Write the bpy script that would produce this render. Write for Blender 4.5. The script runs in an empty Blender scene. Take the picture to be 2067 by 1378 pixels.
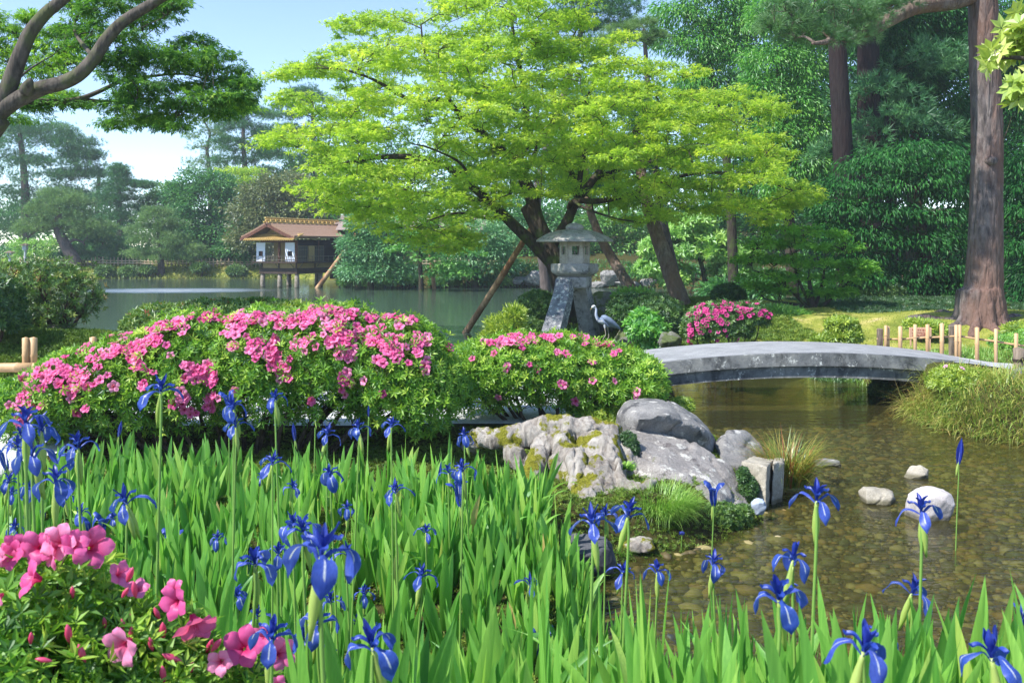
import bpy, bmesh, math, random
import numpy as np
from mathutils import Vector, Matrix, Quaternion

# ------------------------------------------------------------------ camera, sky, sun, exposure
scene = bpy.context.scene
COL = scene.collection
F = 1837.0      # focal length in photo pixels (32 mm on 36 mm)
CH = 2.2        # eye height above the water
HY = 500.0      # horizon row in the photo
cam_data = bpy.data.cameras.new('camera')
cam_data.lens = 32.0
cam_data.sensor_width = 36.0
cam_data.shift_y = -(689.0 - HY) / 2067.0
cam_data.clip_start = 0.05
cam_data.clip_end = 2000
cam_data.dof.use_dof = True
cam_data.dof.focus_distance = 11.0
cam_data.dof.aperture_fstop = 11.0
cam = bpy.data.objects.new('camera', cam_data)
COL.objects.link(cam)
cam.location = (0, 0, CH)
cam.rotation_euler = (math.radians(90), 0, 0)
scene.camera = cam

TO_SUN = Vector((-0.58, -0.34, 0.82)).normalized()
SUN_EL = math.asin(TO_SUN.z)
SUN_ROT = math.atan2(TO_SUN.x, TO_SUN.y)
world = bpy.data.worlds.new('World')
scene.world = world
world.use_nodes = True
wn = world.node_tree.nodes
wl = world.node_tree.links
wn.clear()
sky = wn.new('ShaderNodeTexSky')
sky.sky_type = 'NISHITA'
sky.sun_disc = False
sky.sun_elevation = SUN_EL
sky.sun_rotation = SUN_ROT
sky.air_density = 1.0
sky.dust_density = 0.2
sky.altitude = 2600
sky.ozone_density = 1.0
bg = wn.new('ShaderNodeBackground')
bg.inputs['Strength'].default_value = 0.14
wo = wn.new('ShaderNodeOutputWorld')
wl.new(sky.outputs[0], bg.inputs['Color'])
wl.new(bg.outputs[0], wo.inputs['Surface'])
sd_ = bpy.data.lights.new('sun', 'SUN')
sd_.energy = 3.8
sd_.angle = math.radians(0.6)
sd_.color = (1.0, 0.955, 0.88)
sun = bpy.data.objects.new('sun', sd_)
COL.objects.link(sun)
sun.rotation_euler = TO_SUN.to_track_quat('Z', 'Y').to_euler()
sun.location = (-20, -10, 30)
scene.view_settings.view_transform = 'Standard'
scene.view_settings.look = 'None'
scene.view_settings.gamma = 1.0
scene.view_settings.exposure = 1.14
scene.cycles.use_denoising = True
scene.cycles.max_bounces = 8
scene.cycles.diffuse_bounces = 5
scene.cycles.glossy_bounces = 3
scene.cycles.transmission_bounces = 4
scene.cycles.transparent_max_bounces = 10
scene.cycles.volume_bounces = 0
scene.cycles.sample_clamp_indirect = 6.0
scene.cycles.caustics_reflective = False
scene.cycles.caustics_refractive = False

# ------------------------------------------------------------------ small helpers
def W(px, py, d):
    return np.array([(px - 1033.5) * d / F, d, CH - (py - HY) * d / F])

def hx(r, g, b):
    def f(c):
        c /= 255.0
        return c / 12.92 if c <= 0.04045 else ((c + 0.055) / 1.055) ** 2.4
    return (f(r), f(g), f(b), 1.0)

def mul(c, k):
    return (min(c[0] * k, 1), min(c[1] * k, 1), min(c[2] * k, 1), 1.0)

def norm(a):
    return a / np.maximum(np.linalg.norm(a, axis=-1, keepdims=True), 1e-9)

def sstep(t):
    t = np.clip(t, 0, 1)
    return t * t * (3 - 2 * t)

_nr = np.random.default_rng(5)
_NK = _nr.normal(0, 1, (24, 3)); _NP = _nr.uniform(0, 6.28, 24)
def wob(P, freq=1.0, octv=3):
    """smooth pseudo noise, about -1..1, for (N,3) points"""
    P = np.asarray(P, float)
    out = np.zeros(len(P)); amp = 1.0; tot = 0
    for o in range(octv):
        k = _NK[o * 7:o * 7 + 7] * freq * (2 ** o) * 1.7
        out += amp * np.sin(P @ k.T + _NP[o * 7:o * 7 + 7] + 1.7 * np.sin(P @ k[::-1].T * 0.6)).mean(1) * 1.9
        tot += amp; amp *= 0.55
    return out / tot

def set_props(o, label=None, cat=None, group=None, kind=None):
    if label: o['label'] = label
    if cat: o['category'] = cat
    if group: o['group'] = group
    if kind: o['kind'] = kind
    return o

def thing(name, label, cat, loc=(0, 0, 0), group=None, kind=None):
    o = bpy.data.objects.new(name, None)
    o.empty_display_size = 0.2
    COL.objects.link(o)
    o.location = loc
    return set_props(o, label, cat, group, kind)

def mesh_np(name, V, Fs, tint=None, mark=None, smooth=False):
    me = bpy.data.meshes.new(name)
    V = np.asarray(V, np.float32)
    Fs = [np.asarray(f, np.int32) for f in Fs if len(f)]
    me.vertices.add(len(V)); me.vertices.foreach_set('co', V.ravel())
    loops = np.concatenate([f.ravel() for f in Fs])
    sizes = np.concatenate([np.full(len(f), f.shape[1], np.int32) for f in Fs])
    me.loops.add(len(loops)); me.loops.foreach_set('vertex_index', loops)
    me.polygons.add(len(sizes))
    me.polygons.foreach_set('loop_start', np.concatenate([[0], np.cumsum(sizes)[:-1]]).astype(np.int32))
    me.polygons.foreach_set('use_smooth', np.full(len(sizes), bool(smooth)))
    me.update(calc_edges=True)
    for nm, arr in (('tint', tint), ('mark', mark)):
        if arr is not None:
            a = me.attributes.new(nm, 'FLOAT', 'POINT')
            a.data.foreach_set('value', np.asarray(arr, np.float32))
    return me

def add(name, me, mat, parent=None, loc=None, kind=None, label=None, world_coords=True):
    """link mesh data as an object; with a parent, world_coords keeps world-space vertices in place"""
    o = bpy.data.objects.new(name, me)
    COL.objects.link(o)
    if mat is not None and len(me.materials) == 0:
        me.materials.append(mat)
    if parent is not None:
        o.parent = parent
        if world_coords:
            o.location = -Vector(parent.location) if parent.parent is None else Vector((0, 0, 0))
        elif loc is not None:
            o.location = loc
    elif loc is not None:
        o.location = loc
    if kind: o['kind'] = kind
    if label: o['label'] = label
    return o

class MB:
    """collects simple shapes into one mesh"""
    def __init__(s):
        s.V = []; s.F = {}; s.n = 0; s.T = []
    def raw(s, V, Fs, t=0.5):
        V = np.asarray(V, float)
        for f in Fs:
            f = np.asarray(f)
            if len(f): s.F.setdefault(f.shape[1], []).append(f + s.n)
        s.V.append(V); s.n += len(V); s.T.append(np.full(len(V), t) if np.isscalar(t) else t)
        return s
    def box(s, c, size, rot=None, t=0.5, bev=0.0):
        x, y, z = [q / 2 for q in size]
        b = min(bev, x * .9, y * .9, z * .9)
        if b > 0:
            V = []; 
            for sx in (-1, 1):
                for sy in (-1, 1):
                    for sz in (-1, 1):
                        V += [(sx * x, sy * (y - b), sz * (z - b)), (sx * (x - b), sy * y, sz * (z - b)), (sx * (x - b), sy * (y - b), sz * z)]
            V = np.array(V)
            bm = bmesh.new()
            vs = [bm.verts.new(v) for v in V]
            res = bmesh.ops.convex_hull(bm, input=vs)
            bm.verts.index_update()
            Vv = np.array([v.co[:] for v in bm.verts]); tri = np.array([[v.index for v in f.verts] for f in bm.faces if len(f.verts) == 3])
            bm.free(); V = Vv; Fs = [tri]
        else:
            V = np.array([(-x, -y, -z), (x, -y, -z), (x, y, -z), (-x, y, -z), (-x, -y, z), (x, -y, z), (x, y, z), (-x, y, z)])
            Fs = [np.array([(0, 3, 2, 1), (4, 5, 6, 7), (0, 1, 5, 4), (1, 2, 6, 5), (2, 3, 7, 6), (3, 0, 4, 7)])]
        if rot is not None: V = V @ np.array(rot).T
        return s.raw(V + np.array(c), Fs, t)
    def tube(s, pts, rad, sides=8, t=0.5, cap=True):
        P = np.asarray(pts, float); n = len(P)
        rad = np.full(n, rad) if np.isscalar(rad) else np.asarray(rad, float)
        T = np.gradient(P, axis=0); T = norm(T)
        up = np.array([0, 0, 1.0]) if abs(T[0][2]) < 0.9 else np.array([1.0, 0, 0])
        N = np.zeros_like(P); v = np.cross(T[0], up); v /= np.linalg.norm(v); N[0] = v
        for i in range(1, n):
            v = N[i - 1] - T[i] * np.dot(N[i - 1], T[i]); N[i] = v / max(np.linalg.norm(v), 1e-9)
        B = np.cross(T, N)
        a = np.arange(sides) * 2 * math.pi / sides
        V = P[:, None] + rad[:, None, None] * (np.cos(a)[None, :, None] * N[:, None] + np.sin(a)[None, :, None] * B[:, None])
        V = V.reshape(-1, 3)
        i = np.arange(n - 1)[:, None] * sides; j = np.arange(sides)[None]; k = (j + 1) % sides
        Q = np.stack([i + j, i + k, i + sides + k, i + sides + j], -1).reshape(-1, 4)
        Fs = [Q]
        if cap:
            V = np.vstack([V, P[0] - T[0] * rad[0] * .3, P[-1] + T[-1] * rad[-1] * .3])
            c0 = n * sides; jj = np.arange(sides); kk = (jj + 1) % sides
            tri = np.vstack([np.stack([np.full(sides, c0), kk, jj], -1), np.stack([np.full(sides, c0 + 1), (n - 1) * sides + jj, (n - 1) * sides + kk], -1)])
            Fs.append(tri)
        return s.raw(V, Fs, t)
    def lathe(s, prof, c=(0, 0, 0), sides=16, t=0.5, sx=1, sy=1, a0=0.0):
        prof = np.asarray(prof, float); n = len(prof)
        a = a0 + np.arange(sides) * 2 * math.pi / sides
        V = np.stack([prof[:, 0][:, None] * np.cos(a) * sx, prof[:, 0][:, None] * np.sin(a) * sy, np.repeat(prof[:, 1][:, None], sides, 1)], -1).reshape(-1, 3) + np.array(c)
        i = np.arange(n - 1)[:, None] * sides; j = np.arange(sides)[None]; k = (j + 1) % sides
        Q = np.stack([i + j, i + k, i + sides + k, i + sides + j], -1).reshape(-1, 4)
        return s.raw(V, [Q, np.arange(sides)[::-1][None], ((n - 1) * sides + np.arange(sides))[None]], t)
    def mesh(s, name, smooth=False):
        return mesh_np(name, np.vstack(s.V), [np.vstack(v) for v in s.F.values()], tint=np.concatenate(s.T), smooth=smooth)
    def add(s, name, mat, parent=None, smooth=False, kind=None, label=None):
        return add(name, s.mesh(name, smooth), mat, parent, kind=kind, label=label)

def spl(pts, n=6):
    """Catmull-Rom through points (any dimension)"""
    P = np.asarray(pts, float)
    if len(P) < 3:
        t = np.linspace(0, 1, n + 1)[:, None]; return P[0] * (1 - t) + P[-1] * t
    Q = np.vstack([2 * P[0] - P[1], P, 2 * P[-1] - P[-2]]); out = []
    for i in range(1, len(Q) - 2):
        p0, p1, p2, p3 = Q[i - 1:i + 3]
        for t in np.linspace(0, 1, n, endpoint=False):
            out.append(.5 * ((2 * p1) + (-p0 + p2) * t + (2 * p0 - 5 * p1 + 4 * p2 - p3) * t * t + (-p0 + 3 * p1 - 3 * p2 + p3) * t ** 3))
    out.append(Q[-2]); return np.array(out)

def fuse(mb, voxel, name, disp=None, smooth=True):
    """voxel-remesh overlapping closed shapes into one continuous surface"""
    me = mb.mesh(name + '_src'); o = bpy.data.objects.new('tmp', me); COL.objects.link(o)
    m = o.modifiers.new('r', 'REMESH'); m.mode = 'VOXEL'; m.voxel_size = voxel; m.use_smooth_shade = smooth
    dg = bpy.context.evaluated_depsgraph_get(); dg.update()
    out = bpy.data.meshes.new_from_object(o.evaluated_get(dg)); out.name = name
    bpy.data.objects.remove(o); bpy.data.meshes.remove(me)
    V = np.empty(len(out.vertices) * 3, np.float32); out.vertices.foreach_get('co', V); V = V.reshape(-1, 3)
    Nn = np.empty(len(out.vertices) * 3, np.float32); out.vertices.foreach_get('normal', Nn); Nn = Nn.reshape(-1, 3)
    if disp is not None:
        V = V + Nn * disp(V.astype(float), Nn)[:, None]
        out.vertices.foreach_set('co', V.astype(np.float32).ravel())
    out.update()
    return out, V, Nn

# ------------------------------------------------------------------ materials
def nodes(name):
    m = bpy.data.materials.new(name); m.use_nodes = True
    nt = m.node_tree; nt.nodes.clear()
    return m, nt, nt.nodes, nt.links

def ramp(nt, stops, interp='LINEAR'):
    r = nt.nodes.new('ShaderNodeValToRGB'); r.color_ramp.interpolation = interp
    el = r.color_ramp.elements
    while len(el) < len(stops): el.new(0.5)
    for e, (p, c) in zip(el, stops): e.position = p; e.color = c
    return r

def noise(nt, scale, detail=4, rough=0.55, coord=None, dist=0.0):
    n = nt.nodes.new('ShaderNodeTexNoise'); n.inputs['Scale'].default_value = scale
    n.inputs['Detail'].default_value = detail; n.inputs['Roughness'].default_value = rough; n.inputs['Distortion'].default_value = dist
    if coord is not None: nt.links.new(coord, n.inputs['Vector'])
    return n

def mapped(nt, scale=(1, 1, 1), kind='pos', rot=(0, 0, 0)):
    mp = nt.nodes.new('ShaderNodeMapping'); mp.inputs['Scale'].default_value = scale; mp.inputs['Rotation'].default_value = rot
    if kind == 'pos':
        g = nt.nodes.new('ShaderNodeNewGeometry'); nt.links.new(g.outputs['Position'], mp.inputs['Vector'])
    else:
        g = nt.nodes.new('ShaderNodeTexCoord'); nt.links.new(g.outputs['Object'], mp.inputs['Vector'])
    return mp.outputs[0]

def attr(nt, name):
    a = nt.nodes.new('ShaderNodeAttribute'); a.attribute_name = name; return a.outputs['Fac']

def mixc(nt, fac, a, b, mode='MIX'):
    m = nt.nodes.new('ShaderNodeMix'); m.data_type = 'RGBA'; m.blend_type = mode
    for s, v in ((m.inputs[0], fac), (m.inputs[6], a), (m.inputs[7], b)):
        if isinstance(v, bpy.types.NodeSocket): nt.links.new(v, s)
        else: s.default_value = v
    return m.outputs[2]

def math_(nt, op, a, b=0.0, clamp=False):
    m = nt.nodes.new('ShaderNodeMath'); m.operation = op; m.use_clamp = clamp
    for s, v in ((m.inputs[0], a), (m.inputs[1], b)):
        if isinstance(v, bpy.types.NodeSocket): nt.links.new(v, s)
        else: s.default_value = v
    return m.outputs[0]

def leaf_mat(name, stops, trans=0.4, gloss=0.05, rough=0.45, mark_col=None, tb=1.25, vary=None):
    """foliage: colour from the per-leaf 'tint', diffuse + translucent + a little gloss"""
    m, nt, N, L = nodes(name)
    r = ramp(nt, stops); L.new(attr(nt, 'tint'), r.inputs[0]); col = r.outputs[0]
    if vary is not None:
        oi = N.new('ShaderNodeObjectInfo'); rv = ramp(nt, vary); L.new(oi.outputs['Random'], rv.inputs[0]); col = mixc(nt, 1.0, col, rv.outputs[0], 'MULTIPLY')
    if mark_col is not None:
        col = mixc(nt, attr(nt, 'mark'), col, mark_col)
    d = N.new('ShaderNodeBsdfDiffuse'); L.new(col, d.inputs[0])
    t = N.new('ShaderNodeBsdfTranslucent')
    L.new(mixc(nt, 1.0, col, (tb, tb * 1.02, tb * .75, 1), 'MULTIPLY'), t.inputs[0])
    mx = N.new('ShaderNodeMixShader'); mx.inputs[0].default_value = trans
    L.new(d.outputs[0], mx.inputs[1]); L.new(t.outputs[0], mx.inputs[2])
    g = N.new('ShaderNodeBsdfGlossy'); g.inputs['Roughness'].default_value = rough; g.inputs[0].default_value = (.9, .95, 1, 1)
    mx2 = N.new('ShaderNodeMixShader'); mx2.inputs[0].default_value = gloss
    L.new(mx.outputs[0], mx2.inputs[1]); L.new(g.outputs[0], mx2.inputs[2])
    o = N.new('ShaderNodeOutputMaterial'); L.new(mx2.outputs[0], o.inputs[0])
    return m

def solid(name, build, rough=0.8, bump=None, bstr=0.4, bdist=0.02, spec=0.3):
    m, nt, N, L = nodes(name)
    p = N.new('ShaderNodeBsdfPrincipled'); p.inputs['Roughness'].default_value = rough
    p.inputs['Specular IOR Level'].default_value = spec
    c = build(nt)
    if isinstance(c, bpy.types.NodeSocket): L.new(c, p.inputs['Base Color'])
    else: p.inputs['Base Color'].default_value = c
    if bump is not None:
        b = N.new('ShaderNodeBump'); b.inputs['Strength'].default_value = bstr; b.inputs['Distance'].default_value = bdist
        L.new(bump(nt), b.inputs['Height']); L.new(b.outputs[0], p.inputs['Normal'])
    o = N.new('ShaderNodeOutputMaterial'); L.new(p.outputs[0], o.inputs[0])
    return m

def bark_mat(name, c0, c1, c2=None, sc=1.0, stretch=0.22, bd=0.03, bs=0.8, moss=None):
    def col(nt):
        v = mapped(nt, (sc, sc, sc * stretch))
        n = noise(nt, 14, 6, .65, v, .6); r = ramp(nt, [(.33, c0), (.62, c1)]); nt.links.new(n.outputs[0], r.inputs[0])
        out = r.outputs[0]
        if c2 is not None:
            n2 = noise(nt, 1.6, 3, .6, mapped(nt, (1, 1, .35))); r2 = ramp(nt, [(.42, (0, 0, 0, 1)), (.6, (1, 1, 1, 1))]); nt.links.new(n2.outputs[0], r2.inputs[0])
            out = mixc(nt, r2.outputs[0], out, mixc(nt, .75, out, c2))
        if moss is not None:
            n3 = noise(nt, 3.2, 5, .65, mapped(nt)); r3 = ramp(nt, [(.5, (0, 0, 0, 1)), (.6, (1, 1, 1, 1))]); nt.links.new(n3.outputs[0], r3.inputs[0])
            out = mixc(nt, r3.outputs[0], out, moss)
        return out
    def bmp(nt):
        vo = nt.nodes.new('ShaderNodeTexVoronoi'); vo.feature = 'DISTANCE_TO_EDGE'; vo.inputs['Scale'].default_value = 11 * sc
        v = mapped(nt, (1, 1, .18)); n0 = noise(nt, 4 * sc, 3, .6, v)
        nt.links.new(mixc(nt, .12, v, n0.outputs['Color']), vo.inputs['Vector'])
        r = ramp(nt, [(0, (0, 0, 0, 1)), (.25, (1, 1, 1, 1))]); nt.links.new(vo.outputs['Distance'], r.inputs[0])
        n = noise(nt, 30 * sc, 5, .7, mapped(nt, (1, 1, .4)))
        return mixc(nt, .5, r.outputs[0], n.outputs[0])
    return solid(name, col, .9, bmp, bs, bd, .15)

def stone_mat(name, c0, c1, sc=1.0, lichen=None, lth=.56, dark=None, dth=.55, moss=None, mth=.55, bd=.02, bs=.6, rough=.88):
    def col(nt):
        p = mapped(nt, (sc,) * 3)
        n = noise(nt, 3.5, 8, .68, p, .3); r = ramp(nt, [(.3, c0), (.68, c1)]); nt.links.new(n.outputs[0], r.inputs[0]); out = r.outputs[0]
        g = noise(nt, 70, 3, .8, p); rg = ramp(nt, [(.35, (.72, .72, .72, 1)), (.65, (1.15, 1.15, 1.15, 1))]); nt.links.new(g.outputs[0], rg.inputs[0])
        out = mixc(nt, 1.0, out, rg.outputs[0], 'MULTIPLY')
        for c, th, s in ((dark, dth, 2.6), (lichen, lth, 6.5), (moss, mth, 3.1)):
            if c is None: continue
            k = noise(nt, s, 7, .72, mapped(nt, (sc,) * 3, rot=(s, s * 2, 1))); rk = ramp(nt, [(th, (0, 0, 0, 1)), (th + .05, (1, 1, 1, 1))]); nt.links.new(k.outputs[0], rk.inputs[0])
            out = mixc(nt, math_(nt, 'MULTIPLY', rk.outputs[0], .85), out, c)
        gp = nt.nodes.new('ShaderNodeNewGeometry'); sx = nt.nodes.new('ShaderNodeSeparateXYZ'); nt.links.new(gp.outputs['Position'], sx.inputs[0])   # wet, algae-dark stone at the waterline
        wz = math_(nt, 'MULTIPLY', math_(nt, 'SUBTRACT', math_(nt, 'ADD', .035, math_(nt, 'MULTIPLY', n.outputs[0], .03)), sx.outputs[2]), 40.0, True)
        return mixc(nt, wz, out, mixc(nt, 1.0, out, (.42, .42, .34, 1), 'MULTIPLY'))
    def bmp(nt):
        p = mapped(nt, (sc,) * 3)
        return mixc(nt, .4, noise(nt, 7, 8, .7, p).outputs[0], noise(nt, 45, 5, .7, p).outputs[0])
    return solid(name, col, rough, bmp, bs, bd, .25)

# ------------------------------------------------------------------ leaf shapes and foliage clouds
def lobes(angs, lens, w):
    V = [(0, 0, 0)]; Q = []
    for a, l in zip(angs, lens):
        a = math.radians(a); c, s = math.cos(a), math.sin(a); i = len(V)
        V += [(.5 * l * c - w * s * l, .5 * l * s + w * c * l, .02), (l * c, l * s, -.1 * l), (.5 * l * c + w * s * l, .5 * l * s - w * c * l, .02)]
        Q.append((0, i + 2, i + 1, i))
    return np.array(V), [np.array(Q)]
T_DIAM = (np.array([(0, 0, 0), (.45, .24, .04), (1, 0, -.12), (.45, -.24, .04)]), [np.array([(0, 3, 2, 1)])])
T_LONG = (np.array([(0, 0, 0), (.4, .15, .05), (1, 0, -.2), (.4, -.15, .05)]), [np.array([(0, 3, 2, 1)])])
T_OVAL = (np.array([(0, 0, 0), (.3, .17, .05), (.7, .17, .02), (1, 0, -.1), (.7, -.17, .02), (.3, -.17, .05)]), [np.array([(0, 3, 2, 1), (0, 5, 4, 3)])])
T_MAP5 = lobes((-105, -52, 0, 52, 105), (.5, .82, 1, .82, .5), .15)
T_MAP3 = lobes((-62, 0, 62), (.8, 1, .8), .2)
def t_needles(n, w, spread, seed):
    r = np.random.default_rng(seed); V = []; Fs = []
    for i in range(n):
        a = r.uniform(0, 6.283); b = spread * math.sqrt(r.uniform(.05, 1)); l = r.uniform(.7, 1)
        dv = np.array([math.cos(b), math.sin(b) * math.cos(a), math.sin(b) * math.sin(a)])
        sv = np.cross(dv, r.normal(0, 1, 3)); sv /= np.linalg.norm(sv); k = len(V)
        o = dv * .04
        V += [o - sv * w, o + sv * w, dv * l]; Fs.append((k, k + 1, k + 2))
    return np.array(V), [np.array(Fs)]
T_NEED = t_needles(9, .045, 1.15, 3)
T_NEEDN = t_needles(22, .016, 1.0, 4)
def t_rosette(n, up, w, seed=1):
    V = [];Q = []
    for i in range(n):
        a = i * 2 * math.pi / n + .3; c, s = math.cos(a), math.sin(a); k = len(V); h = up * (1 + .35 * math.sin(i * 2.4 + seed))
        ca = math.sqrt(max(1 - h * h, .05))
        d = np.array([h, ca * c, ca * s]); q = np.array([0, -s, c]); nn = np.cross(d, q)
        V += [d * .05, d * .5 + q * w + nn * .04, d * 1.0 - nn * .06, d * .5 - q * w + nn * .04]; Q.append((k, k + 3, k + 2, k + 1))
    return np.array(V), [np.array(Q)]
T_ROS = t_rosette(6, .5, .15)
T_ROS5 = t_rosette(5, .35, .2, 2)

def cloud(name, tmpl, P, A, N, S, tint, jit=0.12, rng=None):
    TV, TF = tmpl; A = norm(A); B = norm(np.cross(N, A)); N = np.cross(A, B)
    S = np.broadcast_to(S, (len(P),)).astype(float)
    V = P[:, None] + S[:, None, None] * (TV[None, :, 0, None] * A[:, None] + TV[None, :, 1, None] * B[:, None] + TV[None, :, 2, None] * N[:, None])
    k = len(TV); off = (np.arange(len(P)) * k)[:, None, None]
    Fs = [(f[None] + off).reshape(-1, f.shape[1]) for f in TF]
    return V.reshape(-1, 3), Fs, np.repeat(np.clip(tint, 0, 1), k)

def cloud_mesh(name, *a, **k):
    V, Fs, t = cloud(name, *a, **k)
    return mesh_np(name, V, Fs, tint=t)

def clump_leaves(rng, C, R, k, out, leaf):
    """k leaves in each flattened clump; leaf = dict(t, s, droop, up, spread)"""
    M = len(C); O = rng.normal(0, .42, (M, k, 3)); O = O / np.maximum(1, np.linalg.norm(O, axis=-1, keepdims=True))
    P = (C[:, None] + O * R[:, None]).reshape(-1, 3)
    od = norm(out)[:, None] + O * 1.0
    A = od.reshape(-1, 3) + rng.normal(0, leaf.get('spread', .45), (M * k, 3)); A[:, 2] -= leaf.get('droop', .3)
    A = norm(A)
    N = rng.normal(0, leaf.get('nj', .45), (M * k, 3)); N[:, 2] += leaf.get('up', 1.0)
    S = leaf['s'] * rng.uniform(.7, 1.25, M * k)
    ct = rng.normal(leaf.get('tm', .5), leaf.get('tc', .13), M)
    T = (ct[:, None] + rng.normal(0, leaf.get('tl', .12), (M, k))).ravel()
    return P, A, N, S, T

def on_blobs(rng, blobs, n, zmin=-.55, inner=.18, thick=.12, thin=-2):
    """clump centres near the surfaces of ellipsoids; blobs (c(3), r(3))"""
    C = np.array([b[0] for b in blobs]); R = np.array([b[1] for b in blobs])
    w = (R[:, 0] * R[:, 2] + R[:, 0] * R[:, 1]); w /= w.sum()
    out_c = []; out_d = []
    while sum(map(len, out_c)) < n:
        i = rng.choice(len(C), n, p=w); D = norm(rng.normal(0, 1, (n, 3)))
        rr = np.where(rng.random(n) < inner, rng.uniform(.35, .85, n), rng.normal(.97, thick, n))
        P = C[i] + D * R[i] * rr[:, None]; ok = (D[:, 2] > zmin) & ((D[:, 2] > thin) | (rng.random(n) < .36))
        for j in range(len(C)):   # drop points buried deep inside another blob
            q = np.linalg.norm((P - C[j]) / R[j], axis=1); ok &= ~((q < .72) & (i != j))
        out_c.append(P[ok]); out_d.append(D[ok])
    return np.vstack(out_c)[:n], np.vstack(out_d)[:n]

def on_pads(rng, pads, per, dome=.8):
    """clump centres spread over flat drooping pads"""
    C = np.repeat(np.array([b[0] for b in pads]), per, 0); R = np.repeat(np.array([b[1] for b in pads]), per, 0)
    n = len(C); a = rng.uniform(0, 6.283, n); r = np.sqrt(rng.uniform(0, 1, n))
    P = C + np.stack([R[:, 0] * r * np.cos(a), R[:, 1] * r * np.sin(a), R[:, 2] * (dome * (.5 - r * r) + rng.normal(0, .3, n))], -1)
    D = np.stack([np.cos(a) * r, np.sin(a) * r, .35 - .6 * r], -1) + 1e-3
    return P, D

def pxblob(b, d):
    """(px,py,rx,ry[,dd[,rd]]) photo-pixel ellipse at distance d -> world ellipsoid"""
    px, py, rx, ry = b[:4]; dd = b[4] if len(b) > 4 else 0; D = d + dd; k = D / F
    return (W(px, py, D), np.array([rx * k, (b[5] if len(b) > 5 else rx * k * .8), ry * k]))

def limb(mb, pts, r0, r1, rng=None, n=5, sides=8, jit=0.0):
    P = spl(pts, n)
    if rng is not None and jit: P[1:-1] += rng.normal(0, jit, P[1:-1].shape)
    mb.tube(P, np.linspace(r0, r1, len(P)) , sides)
    return P

# ------------------------------------------------------------------ ground, water and paths
WATER = np.array([(-120, 66), (-40, 65), (-18, 64.5), (-12.5, 62), (-10.8, 57), (-9.2, 51.5), (-5, 50.2), (0, 50.6), (5, 50), (10, 48.5), (14, 43),
                  (15, 36), (12, 29.5), (9, 26), (6.8, 24.6), (5.2, 25.2), (3.9, 25.6), (2.4, 24.2), (1.0, 22.3), (.2, 20.5), (-.5, 18.8), (-.1, 17.4), (1.0, 16.7), (2.3, 16.2),
                  (3.2, 15.9), (4.6, 15.9), (5.6, 15.2), (5.8, 14.2), (5.7, 13.3), (5.2, 12), (5.15, 10.9), (5.75, 10.1), (6.0, 9), (5.4, 7.4), (4.8, 6), (4.3, 4.4), (3.4, 3.0),
                  (1.8, 2.9), (1.0, 3.7), (.55, 4.8), (.5, 5.6), (.8, 6.3), (1.3, 6.55), (1.95, 7.1), (2.3, 7.9), (2.55, 9), (2.3, 10.6), (2.25, 12.0), (2.0, 13.8),
                  (1.0, 14.4), (-.6, 14.6), (-2, 14.9), (-3.6, 15.6), (-5.0, 16.8), (-6.3, 17.6), (-8.0, 16.6), (-12, 16), (-22, 19), (-120, 34)], float)
PATH_L = np.array([(-9, 6.0), (-4.02, 6.75), (-3.95, 7.4), (-3.75, 8.9), (0.2, 9.1), (1.2, 9.9), (2.0, 12.35), (2.0, 14.0), (.9, 13.6), (-.8, 12.2), (-3, 10.9), (-5, 9.9), (-9, 9.6)], float)
PATH_R = np.array([(5.75, 12.45), (7, 12.3), (11, 12.0), (12, 13.4), (7.6, 13.55), (5.75, 14.05)], float)

def sdist(x, y, poly):
    """signed distance to a polygon, positive inside"""
    P = np.stack([x, y], -1).reshape(-1, 2).astype(float); best = np.full(len(P), 1e9); ins = np.zeros(len(P), bool)
    for a, b in zip(poly, np.roll(poly, -1, 0)):
        e = b - a; w = P - a; t = np.clip((w @ e) / (e @ e), 0, 1)
        best = np.minimum(best, np.hypot(*(w - t[:, None] * e).T))
        c = ((a[1] > P[:, 1]) != (b[1] > P[:, 1]))
        with np.errstate(divide='ignore', invalid='ignore'):
            xi = (b[0] - a[0]) * (P[:, 1] - a[1]) / (b[1] - a[1]) + a[0]
        ins ^= c & (P[:, 0] < xi)
    return np.where(ins, best, -best).reshape(np.shape(x))

def g2(x, y, cx, cy, rx, ry):
    return np.exp(-(((x - cx) / rx) ** 2 + ((y - cy) / ry) ** 2))

def path_z(x, y):
    l = .44 + .16 * sstep((x - .6) / 1.3)
    r = .64 - .17 * sstep((x - 5.9) / 1.6)
    return np.where(x < 4, l, r)

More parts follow.
